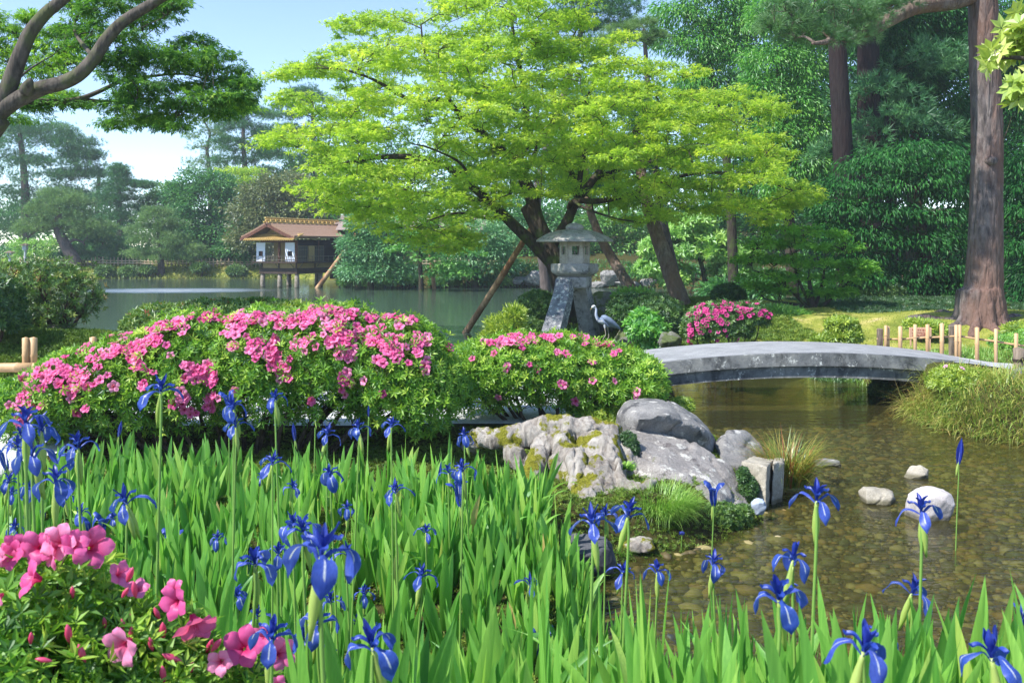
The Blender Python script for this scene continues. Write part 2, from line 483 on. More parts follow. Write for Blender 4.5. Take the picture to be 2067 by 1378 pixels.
def ground_z(x, y):
    x = np.asarray(x, float); y = np.asarray(y, float)
    P = np.stack([x.ravel(), y.ravel(), np.zeros(x.size)], -1)
    wo_ = sdist(x, y, WATER) + .10 * wob(P, .7, 3).reshape(x.shape) + .05 * wob(P, 2.5, 2).reshape(x.shape)
    near = .30 + .62 * sstep((3.4 - y) / 1.7) * sstep((9 - abs(x)) / 3) - .12 * sstep((6.5 - y) / 2.5) * sstep((y - 3.2) / 1)
    near = near + .62 * g2(x, y, -6.2, 12.6, 3.6, 1.7) + .25 * g2(x, y, -8.5, 14, 3, 2)
    near = near + .30 * g2(x, y, 6.5, 10.9, 1.6, 1.3)
    lawn = .45 + .32 * sstep((y - 15.5) / 3.5) * sstep((x - 3.5) / 2) + .35 * g2(x, y, 3.8, 23, 1.3, 2.0) + .30 * g2(x, y, 9.2, 17.3, 2.2, 1.6) + .12 * g2(x, y, 11, 23, 4, 3.5)
    lawn = lawn - .34 * g2(x, y, 1.3, 18, 1.7, 1.6)
    t = sstep((y - 13.4) / 1.5)
    h = near * (1 - t) + lawn * t
    far = .55 + .004 * np.maximum(y - 62, 0) + .35 * sstep((y - 66) / 3)
    mid = .8 + .11 * np.maximum(y - 51, 0) + .05 * np.maximum(x - 14, 0) * sstep((y - 26) / 8)
    mid = np.minimum(mid, 6)
    tf = sstep((y - 30) / 10); side = sstep((x + 14) / 6)
    h = h * (1 - tf) + tf * (far * (1 - side) + mid * side)
    h = h + .05 * wob(P, .9, 3).reshape(x.shape) * sstep((y - 13) / 2) + .025 * wob(P, 2.2, 2).reshape(x.shape)
    land = sstep(-wo_ / np.where(y > 30, 2.2, .55))
    depth = np.where(((y < 14.3) & (x > -1.5)) | ((y < 16.4) & (x > .3)), .10 + .25 * sstep((y - 7) / 7), 1.2)
    z = -.04 + (h + .04) * land - depth * sstep(wo_ / .7)
    for poly, blend in ((PATH_L, .35), (PATH_R, .3)):
        s = sdist(x, y, poly); k = sstep((s + blend) / blend); z = z * (1 - k) + (path_z(x, y) - .008) * k
    return z

def gz(x, y):
    return float(ground_z(np.array([x]), np.array([y]))[0])

_xs = np.concatenate([-8.5 - np.geomspace(.2, 115, 70)[::-1], np.arange(-8.5, 10.5, .1), 10.5 + np.geomspace(.2, 95, 70)])
_ys = np.concatenate([np.linspace(-30, -2.2, 20), np.arange(-2, 27, .1), 27 + np.geomspace(.15, 105, 100)])
GX, GY = np.meshgrid(_xs, _ys); GZ = ground_z(GX, GY)
nx, ny = len(_xs), len(_ys)
_i = (np.arange(ny - 1)[:, None] * nx + np.arange(nx - 1)[None]).ravel()
_V = np.stack([GX.ravel(), GY.ravel(), GZ.ravel()], -1)
_sw = sdist(GX, GY, WATER).ravel()
_lawn = (np.clip(sstep((GY - 14.6) / 1.0), 0, 1) * (1 - .95 * sstep((GY - 27) / 4) * sstep((GX + 14) / 3)) * (1 - .9 * sstep((GY - 18.3 - .25 * np.abs(GX - 8)) / .8) * sstep((GX - 7.0) / .8))).ravel() * np.clip(1 - _sw * 2, 0, 1)  # lawn yields to dark soil under trees; its tone also stands for shade
g_me = mesh_np('ground', _V, [np.stack([_i, _i + 1, _i + nx + 1, _i + nx], -1)], tint=_lawn, mark=np.clip(_sw * 4, 0, 1), smooth=True)

def _gcol(nt):
    p = mapped(nt)
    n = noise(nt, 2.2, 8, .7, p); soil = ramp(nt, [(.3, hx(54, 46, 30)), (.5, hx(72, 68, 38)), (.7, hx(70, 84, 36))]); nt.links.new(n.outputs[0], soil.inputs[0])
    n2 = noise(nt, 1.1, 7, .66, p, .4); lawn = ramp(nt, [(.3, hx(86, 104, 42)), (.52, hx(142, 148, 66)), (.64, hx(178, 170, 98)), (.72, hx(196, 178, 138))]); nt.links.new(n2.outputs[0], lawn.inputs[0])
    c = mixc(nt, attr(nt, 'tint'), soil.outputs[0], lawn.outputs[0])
    vo = nt.nodes.new('ShaderNodeTexVoronoi'); vo.inputs['Scale'].default_value = 9; nt.links.new(mapped(nt, (1, 1.3, 0)), vo.inputs['Vector'])
    bed = ramp(nt, [(0, hx(92, 74, 40)), (.4, hx(122, 104, 62)), (.7, hx(80, 74, 48)), (1, hx(140, 120, 84))]); nt.links.new(vo.outputs['Color'], bed.inputs[0])
    c = mixc(nt, attr(nt, 'mark'), c, bed.outputs[0])
    f = noise(nt, 38, 4, .8, p); rf = ramp(nt, [(.3, (.62, .62, .62, 1)), (.7, (1.25, 1.25, 1.25, 1))]); nt.links.new(f.outputs[0], rf.inputs[0])
    return mixc(nt, 1.0, c, rf.outputs[0], 'MULTIPLY')
M_ground = solid('ground_soil', _gcol, .95, lambda nt: mixc(nt, .5, noise(nt, 25, 6, .75, mapped(nt)).outputs[0], noise(nt, 5, 4, .6, mapped(nt)).outputs[0]), .7, .05, .1)
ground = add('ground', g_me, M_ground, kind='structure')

def sheet(name, poly, mat, step=.1, lift=.004, zf=None, kind='structure'):
    x0, y0 = poly.min(0); x1, y1 = poly.max(0); X, Y = np.meshgrid(np.arange(x0, x1 + step, step), np.arange(y0, y1 + step, step))
    s = sdist(X, Y, poly); Z = (zf or path_z)(X, Y) + lift; n = X.shape[1]
    i = (np.arange(X.shape[0] - 1)[:, None] * n + np.arange(n - 1)[None]).ravel(); q = np.stack([i, i + 1, i + n + 1, i + n], -1)
    ok = (s.ravel()[q] > -.02).all(1); q = q[ok]
    return add(name, mesh_np(name, np.stack([X.ravel(), Y.ravel(), Z.ravel()], -1), [q], smooth=True), mat, kind=kind)

def _gravel(nt):
    vo = nt.nodes.new('ShaderNodeTexVoronoi'); vo.inputs['Scale'].default_value = 70; nt.links.new(mapped(nt), vo.inputs['Vector'])
    r = ramp(nt, [(0, hx(168, 172, 176)), (.5, hx(205, 208, 210)), (1, hx(228, 228, 226))]); nt.links.new(vo.outputs['Color'], r.inputs[0]); return r.outputs[0]
def _grb(nt):
    vo = nt.nodes.new('ShaderNodeTexVoronoi'); vo.inputs['Scale'].default_value = 70; nt.links.new(mapped(nt), vo.inputs['Vector']); return vo.outputs['Distance']
M_gravel = solid('pale_gravel', _gravel, .9, _grb, .6, .02, .2)
sheet('path', PATH_L, M_gravel)
M_conc = stone_mat('pale_paving', hx(158, 160, 164), hx(190, 192, 196), 1.0, bd=.004, bs=.3)
M_conc2 = stone_mat('bridge_top', hx(128, 130, 134), hx(160, 162, 166), 1.0, bd=.004, bs=.3)
sheet('path', PATH_R, M_conc)
_kb = MB()
for a, b in zip([(-9, 5.93), (-3.93, 6.78)], [(-4.0, 6.68), (-3.87, 7.4)]):
    a = np.array(a); b = np.array(b); L_ = np.linalg.norm(b - a); k = int(L_ / .45) + 1; e = (b - a) / L_; R = [[e[0], -e[1], 0], [e[1], e[0], 0], [0, 0, 1]]
    for i in range(k):
        c = a + e * (i + .5) * L_ / k; _kb.box((c[0], c[1], .42), (L_ / k - .012, .11, .13), R, bev=.012)
M_kerb = stone_mat('kerb_stone', hx(150, 150, 148), hx(190, 190, 186), 2)
_kb.add('kerb', M_kerb, kind='structure')

def water_mat(name, deep, rough, bstr, scale, clear, tintc=(.8, .85, .6, 1), patch=False, murk=.3):
    m, nt, N, L = nodes(name)
    p = mapped(nt, scale); n1 = noise(nt, 1.0, 3, .55, p, .3)
    n2 = noise(nt, 4.5, 2, .5, p)
    h = mixc(nt, .25, n1.outputs[0], n2.outputs[0])
    b = N.new('ShaderNodeBump'); b.inputs['Strength'].default_value = bstr; b.inputs['Distance'].default_value = .05; L.new(h, b.inputs['Height'])
    fr = N.new('ShaderNodeFresnel'); fr.inputs[0].default_value = 1.33; L.new(b.outputs[0], fr.inputs[1])
    g = N.new('ShaderNodeBsdfGlossy'); g.inputs['Roughness'].default_value = rough; L.new(b.outputs[0], g.inputs['Normal'])
    if patch:  # wind-ruffled streak on the lake: finer, steeper ripples there
        gp = N.new('ShaderNodeNewGeometry'); sx = N.new('ShaderNodeSeparateXYZ'); L.new(gp.outputs['Position'], sx.inputs[0])
        ex = math_(nt, 'POWER', math_(nt, 'MULTIPLY', math_(nt, 'ADD', sx.outputs[0], 17.3), 1 / 6.2), 2.0)
        ey = math_(nt, 'POWER', math_(nt, 'MULTIPLY', math_(nt, 'ADD', sx.outputs[1], -47.0), 1 / 3.2), 2.0)
        mk = math_(nt, 'SUBTRACT', 1.0, math_(nt, 'ADD', ex, ey), True)
        ns = noise(nt, 1.2, 4, .7, mapped(nt, (.5, 2.5, 1))); mk = math_(nt, 'MULTIPLY', mk, math_(nt, 'MULTIPLY', ns.outputs[0], 2.0), True)
        f1 = noise(nt, 9, 2, .5, mapped(nt, (1, 1.6, 1)))
        b2 = N.new('ShaderNodeBump'); L.new(math_(nt, 'MULTIPLY', mk, 1.0), b2.inputs['Strength']); b2.inputs['Distance'].default_value = .10
        L.new(f1.outputs[0], b2.inputs['Height']); L.new(b.outputs[0], b2.inputs['Normal'])
        L.new(b2.outputs[0], g.inputs['Normal'])
        L.new(math_(nt, 'ADD', math_(nt, 'MULTIPLY', mk, .38), rough), g.inputs['Roughness'])
    if clear:
        t = N.new('ShaderNodeBsdfTransparent'); t.inputs[0].default_value = tintc
        d = N.new('ShaderNodeBsdfDiffuse'); d.inputs[0].default_value = deep
        mb_ = N.new('ShaderNodeMixShader'); mb_.inputs[0].default_value = murk; L.new(t.outputs[0], mb_.inputs[1]); L.new(d.outputs[0], mb_.inputs[2]); base = mb_
    else:
        base = N.new('ShaderNodeBsdfDiffuse'); base.inputs[0].default_value = deep
    mx = N.new('ShaderNodeMixShader'); L.new(fr.outputs[0], mx.inputs[0]); L.new(base.outputs[0], mx.inputs[1]); L.new(g.outputs[0], mx.inputs[2])
    o = N.new('ShaderNodeOutputMaterial'); L.new(mx.outputs[0], o.inputs[0])
    return m
M_lake = water_mat('lake_water', hx(72, 92, 78), .07, .22, (.6, 3.0, 1), False, patch=True)
M_stream = water_mat('stream_water', hx(92, 88, 52), .02, .42, (2.0, 7.5, 1), True, (.68, .72, .50, 1), murk=.27)
_mb = MB(); _mb.raw([(-125, 14.2, 0), (.3, 14.2, 0), (.3, 16.4, 0), (-125, 16.4, 0), (-125, 72, 0), (30, 72, 0), (30, 16.4, 0)], [np.array([(0, 1, 2, 3)]), np.array([(3, 2, 6, 5, 4)])]); _mb.add('lake_water', M_lake, kind='structure')
_mb = MB(); _mb.raw([(-1.5, 1.5, 0), (7.5, 1.5, 0), (7.5, 14.2, 0), (7.5, 16.4, 0), (.3, 16.4, 0), (.3, 14.2, 0), (-1.5, 14.2, 0)], [np.array([(0, 1, 2, 5, 6)]), np.array([(2, 3, 4, 5)])]); _mb.add('stream_water', M_stream, kind='structure')

# pebbles on the stream bed
rng = np.random.default_rng(11)
def ico(sub):
    bm = bmesh.new(); bmesh.ops.create_icosphere(bm, subdivisions=sub, radius=1); bm.verts.index_update()
    V = np.array([v.co[:] for v in bm.verts]); Fq = np.array([[v.index for v in f.verts] for f in bm.faces]); bm.free(); return V, Fq
IV1, IF1 = ico(1); IV1 = IV1 * 1.0
_x = rng.uniform(.2, 6.2, 34000); _y = rng.uniform(2.6, 13.5, 34000); _ok = sdist(_x, _y, WATER) > -.05; _x = _x[_ok]; _y = _y[_ok]; _n = len(_x)
_s = rng.lognormal(-3.75, .55, _n).clip(.010, .10)
_a = rng.uniform(0, 6.28, _n); _asp = rng.uniform(.55, .95, _n)
_vx = IV1[None, :, 0] * _s[:, None] * 1.15; _vy = IV1[None, :, 1] * (_s * _asp)[:, None]; _vz = IV1[None, :, 2] * (_s * rng.uniform(.3, .55, _n))[:, None]
_V = np.stack([_vx * np.cos(_a)[:, None] - _vy * np.sin(_a)[:, None] + _x[:, None], _vx * np.sin(_a)[:, None] + _vy * np.cos(_a)[:, None] + _y[:, None], _vz + (ground_z(_x, _y) + .01)[:, None]], -1).reshape(-1, 3)
_F = (IF1[None] + (np.arange(_n) * len(IV1))[:, None, None]).reshape(-1, 3)
def _pebc(nt):
    r = ramp(nt, [(0, hx(92, 82, 54)), (.25, hx(150, 138, 94)), (.45, hx(104, 100, 72)), (.62, hx(152, 126, 80)), (.78, hx(96, 100, 80)), (.9, hx(168, 156, 120)), (1, hx(196, 190, 164))], 'CONSTANT')
    nt.links.new(attr(nt, 'tint'), r.inputs[0]); n = noise(nt, 40, 3, .6, mapped(nt)); rr = ramp(nt, [(.3, (.75, .75, .75, 1)), (.7, (1.1, 1.1, 1.1, 1))]); nt.links.new(n.outputs[0], rr.inputs[0])
    return mixc(nt, 1.0, r.outputs[0], rr.outputs[0], 'MULTIPLY')
M_peb = solid('stream_pebbles', _pebc, .6)
add('pebbles', mesh_np('pebbles', _V, [_F], tint=np.repeat(rng.random(_n), len(IV1)), smooth=True), M_peb, kind='stuff', label='brown and tan pebbles on the stream bed')

# ------------------------------------------------------------------ stone bridge
def deck_z(x): return .752 - .030 * (x - 4.15) ** 2
def arch(mb, x0, x1, y0, y1, top, thick, n=40, t=.5, zmin=None):
    X = np.linspace(x0, x1, n); V = []
    for x in X:
        zt = deck_z(x) + top; zb = zt - thick
        if zmin is not None: zt = max(zt, zmin + thick)
        V += [(x, y0, zb), (x, y1, zb), (x, y1, zt), (x, y0, zt)]
    V = np.array(V); i = np.arange(n - 1)[:, None] * 4
    q = np.vstack([np.hstack([i + a, i + a + 4, i + b + 4, i + b]) for a, b in ((0, 1), (1, 2), (2, 3), (3, 0))])
    mb.raw(V, [q, np.array([(0, 1, 2, 3)]), np.array([(3, 2, 1, 0)]) + (n - 1) * 4], t)
def _brcol(nt):
    p = mapped(nt); n = noise(nt, 2.2, 8, .7, p, .4); r = ramp(nt, [(.3, hx(76, 78, 80)), (.5, hx(122, 124, 124)), (.72, hx(158, 158, 152))]); nt.links.new(n.outputs[0], r.inputs[0])
    k = noise(nt, 9, 7, .75, p); rk = ramp(nt, [(.57, (0, 0, 0, 1)), (.61, (1, 1, 1, 1))]); nt.links.new(k.outputs[0], rk.inputs[0])
    c = mixc(nt, rk.outputs[0], r.outputs[0], hx(206, 208, 202))
    s = noise(nt, 3.0, 6, .7, mapped(nt, (1.6, 1, .8))); rs = ramp(nt, [(.5, (0, 0, 0, 1)), (.62, (1, 1, 1, 1))]); nt.links.new(s.outputs[0], rs.inputs[0])
    return mixc(nt, math_(nt, 'MULTIPLY', rs.outputs[0], .7), c, hx(52, 54, 56))
M_bridge = solid('weathered_bridge_stone', _brcol, .9, lambda nt: noise(nt, 22, 7, .75, mapped(nt)).outputs[0], .6, .02, .15)
br = thing('stone_bridge', 'low arched grey stone slab bridge over the stream with a lichen spotted side', 'bridge', (4.1, 13.2, 0))
m = MB(); arch(m, 1.65, 6.6, 12.5, 14.05, 0, .175); m.add('deck', M_bridge, br, smooth=False)
m = MB(); arch(m, 1.68, 6.57, 12.53, 14.02, .008, .006, zmin=None); m.add('deck_surface', M_conc2, br)
m = MB(); arch(m, 1.75, 6.1, 12.56, 13.99, -.178, .165); m.add('arch_beam', M_bridge, br)
m = MB(); m.box((1.75, 13.25, .12), (.5, 1.35, .62), bev=.03); m.add('abutment', M_bridge, br)
m = MB(); m.box((6.15, 13.25, .12), (.5, 1.35, .58), bev=.03); m.add('abutment', M_bridge, br)

# ------------------------------------------------------------------ bamboo fences
def _bam(nt):
    r = ramp(nt, [(0, hx(150, 120, 82)), (.5, hx(196, 160, 118)), (1, hx(216, 188, 150))]); n = noise(nt, 6, 5, .7, mapped(nt, (4, 4, .6)))
    nt.links.new(math_(nt, 'ADD', math_(nt, 'MULTIPLY', n.outputs[0], .7), math_(nt, 'MULTIPLY', attr(nt, 'tint'), .35)), r.inputs[0]); return r.outputs[0]
M_bamboo = solid('dry_bamboo', _bam, .5, lambda nt: noise(nt, 12, 4, .6, mapped(nt, (5, 5, .8))).outputs[0], .25, .01, .4)
M_rope = solid('black_rope', lambda nt: hx(58, 50, 44), .9)
M_oldwood = bark_mat('grey_old_wood', hx(84, 74, 66), hx(140, 126, 112), None, 2.0, .12, .008, .5)
M_cut = solid('cut_bamboo_inside', lambda nt: hx(205, 184, 148), .7)
def bamboo(mb, a, b, r, t=.5, nodes_=2, sides=10):
    a = np.array(a, float); b = np.array(b, float); L_ = np.linalg.norm(b - a); n = max(nodes_, 1)
    ts = [0]; rr = [r]
    for i in range(n):
        k = (i + .6) / n; ts += [k - .03 * .2 / L_ * 3, k, k + .03 * .2 / L_ * 3]; rr += [r * .97, r * 1.09, r * .97]
    ts.append(1); rr.append(r); o = np.argsort(ts); ts = np.clip(np.array(ts)[o], 0, 1); rr = np.array(rr)[o]
    mb.tube(a + (b - a) * ts[:, None], rr, sides, t)
def ring(mb, c, r, th, axis='z', t=.5):
    a = np.linspace(0, 2 * math.pi, 9)
    if axis == 'z': P = np.stack([c[0] + r * np.cos(a), c[1] + r * np.sin(a), c[2] + 0 * a], -1)
    else: P = np.stack([c[0] + 0 * a, c[1] + r * np.cos(a), c[2] + r * np.sin(a)], -1)
    mb.tube(P, th, 5, t, cap=False)

fl = thing('bamboo_fence', 'bamboo fence of cut poles on one rail beside the pink azalea hedge and mossy bank', 'fence', (-5.2, 10, .44))
for i, (px, d, top) in enumerate([(52, 9.95, 682), (67.5, 9.98, 682), (188, 10.1, 681), (274, 10.2, 681), (-60, 9.95, 684), (-150, 9.95, 684), (362, 10.3, 683)]):
    p = W(px, top, d); m = MB(); bamboo(m, (p[0], d, gz(p[0], d) - .15), (p[0], d, p[2]), .037 + .004 * (i % 2), .3 + .5 * ((i * 37) % 10) / 10); m.add('picket', M_bamboo, fl, smooth=True)
m = MB(); a = W(-260, 745, 9.86); b = W(66, 741, 9.88); bamboo(m, a, b, .052, .4, 4); c = W(380, 744, 10.25); bamboo(m, b, c, .05, .6, 4); m.add('rail', M_bamboo, fl, smooth=True)

# right-hand fence behind the path
fr_ = thing('bamboo_fence', 'bamboo fence of short cut poles with rope ties behind the path right of the bridge', 'fence', (7.2, 13.9, .5))
posts = [(1788, 657, 707, 14.1), (1792, 659, 706, 14.13), (1817, 659, 712, 14.05), (1847, 655, 716, 14.0), (1872, 655, 720, 13.95), (1901, 653, 728, 13.85), (1930, 656, 729, 13.8), (1936.5, 656, 730, 13.8), (1972, 661, 732, 13.7), (2010, 664, 736, 13.6), (2051, 673, 741, 13.5)]
for i, (px, top, bot, d) in enumerate(posts):
    a = W(px, bot + 12, d); b = W(px, top, d); m = MB(); bamboo(m, a, b, .026 + .003 * (i % 3), .2 + .6 * ((i * 53) % 10) / 10, 1); ring(m, W(px, (top * .45 + bot * .55) - 8, d), .031, .004)
    m.add('picket', M_bamboo, fr_, smooth=True)
m = MB()
rl = [(1770, 684), (1817, 684.5), (1872, 681), (1901, 680), (1936, 678), (1972, 684), (2010, 689), (2051, 696), (2085, 700)]
for (xa, ya), (xb, yb) in zip(rl[:-1], rl[1:]):
    da = np.interp(xa, [1770, 2085], [14.16, 13.5]); db = np.interp(xb, [1770, 2085], [14.16, 13.5]); bamboo(m, W(xa, ya, da + .05), W(xb, yb, db + .05), .016, .3, 2, 8)
m.add('rail', M_bamboo, fr_, smooth=True)
for (px, top, bot, d) in posts:
    m = MB(); y = np.interp(px, [q[0] for q in rl], [q[1] for q in rl]); ring(m, W(px, y, d + .02), .036, .009, 'x'); ring(m, W(px + 1, y + 1, d + .02), .034, .008); m.add('rope_tie', M_rope, fr_)
for px, top, bot, d, w in [(1776, 663, 712, 14.2, .078), (1922, 657, 712, 14.3, .085)]:
    m = MB(); a = W(px, (top + bot) / 2 + 5, d); m.box(a, (w, w, (bot - top + 10) * d / F), bev=.008); m.add('wooden_post', M_oldwood, fr_)
fp = thing('fence_post', 'thick brown bark post with rope at the near end of the right fence', 'post', tuple(W(2056, 760, 12.4)))
m = MB(); a = W(2056, 772, 12.4); b = W(2056, 703, 12.4); m.tube([a, (a + b) / 2 + [.004, 0, 0], b], [.075, .068, .07], 12); m.add('post', M_oldwood, fp, smooth=True)
m = MB()
for k in range(4): ring(m, W(2056, 725 + k * 1.3, 12.4), .073, .006)
m.tube(spl([W(2059, 727, 12.33), W(2064, 722, 12.3), W(2072, 726, 12.3)], 4), .008, 5); m.add('rope', M_rope, fp)
# small sign on the lawn
M_signw = solid('pink_sign_board', lambda nt: hx(214, 168, 140), .7)
M_red = solid('red_lettering', lambda nt: hx(178, 70, 52), .7)
sg = thing('sign_board', 'small pinkish wooden sign with rows of red writing on the lawn behind the bamboo fence', 'sign', tuple(W(1857, 700, 15.2)))
m = MB(); m.box(W(1857.5, 671, 15.2), (.37, .02, .17), bev=.004); m.box(W(1838, 691, 15.21), (.02, .018, .34)); m.box(W(1877, 691, 15.21), (.02, .018, .34)); m.add('board', M_signw, sg)
m = MB(); r_ = random.Random(4)
for row, (y, h, n) in enumerate([(666, .03, 7), (671.5, .017, 11), (676, .022, 9)]):
    for i in range(n):
        x = 1840 + (i + .5) * 35 / n
        for q in range(3):
            m.box(W(x + r_.uniform(-1, 1), y + r_.uniform(-1.2, 1.2), 15.186), (.004 + r_.random() * .014, .003, .003 if q else h * .8))
m.add('lettering', M_red, sg)
# two little dark stakes
for px in (1732.5, 1748):
    m = MB(); m.tube([W(px, 712, 15), W(px, 694, 15)], .013, 7); o = m.add('garden_stake', M_oldwood); set_props(o, 'short dark wooden stake ' + ('nearer the small yellowish bush' if px < 1740 else 'nearer the bamboo fence') + ' behind the stone bridge', 'stake', 'stakes behind the bridge')

# ------------------------------------------------------------------ two-legged stone lantern
D = 19.0; k = D / F
M_lst = stone_mat('lantern_granite', hx(122, 120, 118), hx(176, 174, 170), 2.0, dark=hx(86, 86, 86), dth=.56, lichen=hx(168, 168, 168), lth=.62, bd=.014)
M_lst2 = stone_mat('lantern_warm_stone', hx(146, 140, 128), hx(192, 186, 172), 2.5, dark=hx(90, 86, 80), dth=.6, bd=.01)
M_leg = stone_mat('speckled_leg_stone', hx(96, 98, 106), hx(134, 136, 144), 2.0, dark=hx(80, 82, 88), dth=.58, lichen=hx(190, 192, 190), lth=.53, bd=.008)
LX = W(1160, 0, D)[0]
lt = thing('stone_lantern', 'grey two legged stone lantern with a wide hexagonal roof standing at the lake edge', 'stone lantern', (LX, D, 0))
def z_(py): return CH - (py - HY) * k
def hexl(prof, a0=0.0): 
    m = MB(); m.lathe([(r * k, z_(py)) for r, py in prof], (LX, D, 0), 6, a0=a0); return m
m = MB(); m.lathe([(r * k, z_(py)) for r, py in [(18, 484), (60, 487), (76.5, 488.5), (78, 487.5), (77.5, 484.5), (69, 479), (58, 473), (46, 468.5), (36, 465.5), (20, 463.5)]], (LX, D, 0), 6); m.add('roof', M_lst, lt)
m = MB(); m.lathe([(r * k, z_(py)) for r, py in [(17, 464), (18.5, 461), (18, 457), (14, 453), (7, 450.5), (1, 449.5)]], (LX, D, 0), 20); m.add('finial', M_lst, lt, smooth=True)
# light chamber: six corner posts, sills, lintels, windows
m = MB(); R = 31.0 * k; zt, zb = z_(487), z_(532)
for q in range(6):
    a0 = q * math.pi / 3; a1 = a0 + math.pi / 3; A = np.array([R * math.cos(a0), R * math.sin(a0)]); B = np.array([R * math.cos(a1), R * math.sin(a1)]); e = norm(B - A); nrm_ = np.array([e[1], -e[0]]); S_ = np.linalg.norm(B - A); th = .045
    Rm = [[e[0], nrm_[0], 0], [e[1], nrm_[1], 0], [0, 0, 1]]
    def bx(u0, u1, z0, z1):
        c = A + e * (u0 + u1) / 2 - nrm_ * th / 2; m.box((LX + c[0], D + c[1], (z0 + z1) / 2), (u1 - u0, th, z1 - z0), Rm)
    w0, w1 = .27 * S_, .73 * S_
    bx(0.012, w0, zb, zt); bx(w1, S_ - .012, zb, zt); bx(w0, w1, z_(497), zt); bx(w0, w1, zb, z_(514))
m.box((LX, D, (zt + zb) / 2 + .0), (.02, .02, .05))
m.add('light_chamber', M_lst2, lt)
m = hexl([(34, 557), (45, 551), (48, 546.5), (48, 534), (46, 532)]); m.add('platform', M_lst, lt)
m = MB(); m.lathe([(r * k, z_(py)) for r, py in [(35, 580), (36.5, 577), (36.5, 562), (34, 558)]], (LX - .01, D, 0), 6, a0=math.radians(8)); m.add('lower_block', M_lst, lt)
def leg(pts, w, th, yaw):
    P = spl(pts, 8); m = MB(); T = norm(np.gradient(P, axis=0)); B = np.array([math.cos(yaw), math.sin(yaw), 0]); V = []
    ww = np.linspace(w[0], w[1], len(P)); tt = np.linspace(th[0], th[1], len(P))
    for p, t_, a_, b_ in zip(P, T, ww, tt):
        Nn = norm(np.cross(t_, B)); V += [p - B * a_ / 2 - Nn * b_ / 2, p + B * a_ / 2 - Nn * b_ / 2, p + B * a_ / 2 + Nn * b_ / 2, p - B * a_ / 2 + Nn * b_ / 2]
    n = len(P); i = np.arange(n - 1)[:, None] * 4; q = np.vstack([np.hstack([i + c, i + d_, i + d_ + 4, i + c + 4]) for c, d_ in ((0, 1), (1, 2), (2, 3), (3, 0))])
    m.raw(V, [q, np.array([(3, 2, 1, 0)]), np.array([(0, 1, 2, 3)]) + (n - 1) * 4]); return m
P0 = [W(1140, 568, D - .30), W(1136, 600, D - .46), W(1124, 645, D - .78), W(1109, 700, D - 1.05), W(1103, 735, D - 1.15)]
m = leg(P0, (.30, .43), (.28, .30), math.radians(-24)); bm_ = m.add('leg', M_leg, lt)
P1 = [W(1172, 573, D + .12), W(1177, 600, D + .28), W(1186, 645, D + .5), W(1196, 700, D + .7), W(1199, 730, D + .75)]
leg(P1, (.30, .40), (.28, .32), math.radians(-24)).add('leg', M_lst, lt)

# ------------------------------------------------------------------ tea house on posts in the lake
D = 50.0; k = D / F
M_dark = bark_mat('dark_timber', hx(52, 44, 40), hx(84, 72, 64), None, 1.5, .2, .006, .3)
M_redw = bark_mat('reddish_timber', hx(78, 52, 44), hx(112, 78, 66), None, 1.5, .2, .006, .3)
M_tan = solid('ochre_plaster', lambda nt: mixc(nt, noise(nt, 3, 5, .6, mapped(nt)).outputs[0], hx(150, 128, 88), hx(186, 162, 112)), .9)
M_white = solid('white_paper_panel', lambda nt: hx(226, 230, 240), .8)
M_shingle = solid('brown_shingles', lambda nt: mixc(nt, noise(nt, 9, 6, .75, mapped(nt, (1, 1, 3))).outputs[0], hx(112, 88, 74), hx(174, 144, 122)), .9, lambda nt: noise(nt, 14, 5, .7, mapped(nt, (1, 1, 6))).outputs[0], .5, .03, .15)
M_gshingle = solid('grey_shingles', lambda nt: mixc(nt, noise(nt, 9, 6, .75, mapped(nt, (1, 1, 3))).outputs[0], hx(112, 96, 92), hx(170, 154, 146)), .9)
M_goldb = solid('golden_bamboo', lambda nt: mixc(nt, noise(nt, 8, 4, .7, mapped(nt)).outputs[0], hx(150, 112, 58), hx(226, 196, 120)), .55)
M_lath = solid('grey_lattice', lambda nt: hx(118, 112, 100), .8)
M_glassd = solid('dim_window', lambda nt: hx(64, 68, 62), .25, spec=.5)
M_postw = stone_mat('pale_pier_timber', hx(120, 110, 100), hx(168, 156, 142), 3, dark=hx(84, 86, 60), dth=.55)
M_inshade = solid('painted_interior_shade', lambda nt: hx(26, 26, 30), .9)  # near-black colour stands in for shade indoors and under the eave
C0 = np.array([W(599, 0, D)[0], D]); U = np.array([-math.cos(math.radians(25)), math.sin(math.radians(25))]); Vv = np.array([math.sin(math.radians(25)), math.cos(math.radians(25))])
th_ = thing('tea_house', 'brown roofed wooden tea house with white panels standing on posts in the lake', 'tea house', (C0[0], C0[1], 0))
RM = np.array([[U[0], Vv[0], 0], [U[1], Vv[1], 0], [0, 0, 1]])
def hz(py): return CH - (py - HY) * k
def hp(u, v, z): q = C0 + U * u + Vv * v; return np.array([q[0], q[1], z])
def hbox(mb, u0, u1, v0, v1, z0, z1, bev=0): mb.box(hp((u0 + u1) / 2, (v0 + v1) / 2, (z0 + z1) / 2), (u1 - u0, v1 - v0, z1 - z0), RM, bev=bev)
WU, LV = 2.42, 5.4; zf = hz(529); ze = hz(488.5)
for i, (u, v) in enumerate([(.02, .05), (2.4, .05), (1.2, .05), (.05, 2.2), (2.3, 2.2), (.05, 4.2), (1.9, 4.3), (-.5, 4.9)]):
    m = MB(); c = hp(u, v, 0); m.tube([c + [0, 0, -.7], c + [0, 0, .3], c + [0, 0, hz(551)]], [.16, .135, .115], 12); m.add('pier', M_postw, th_, smooth=True)
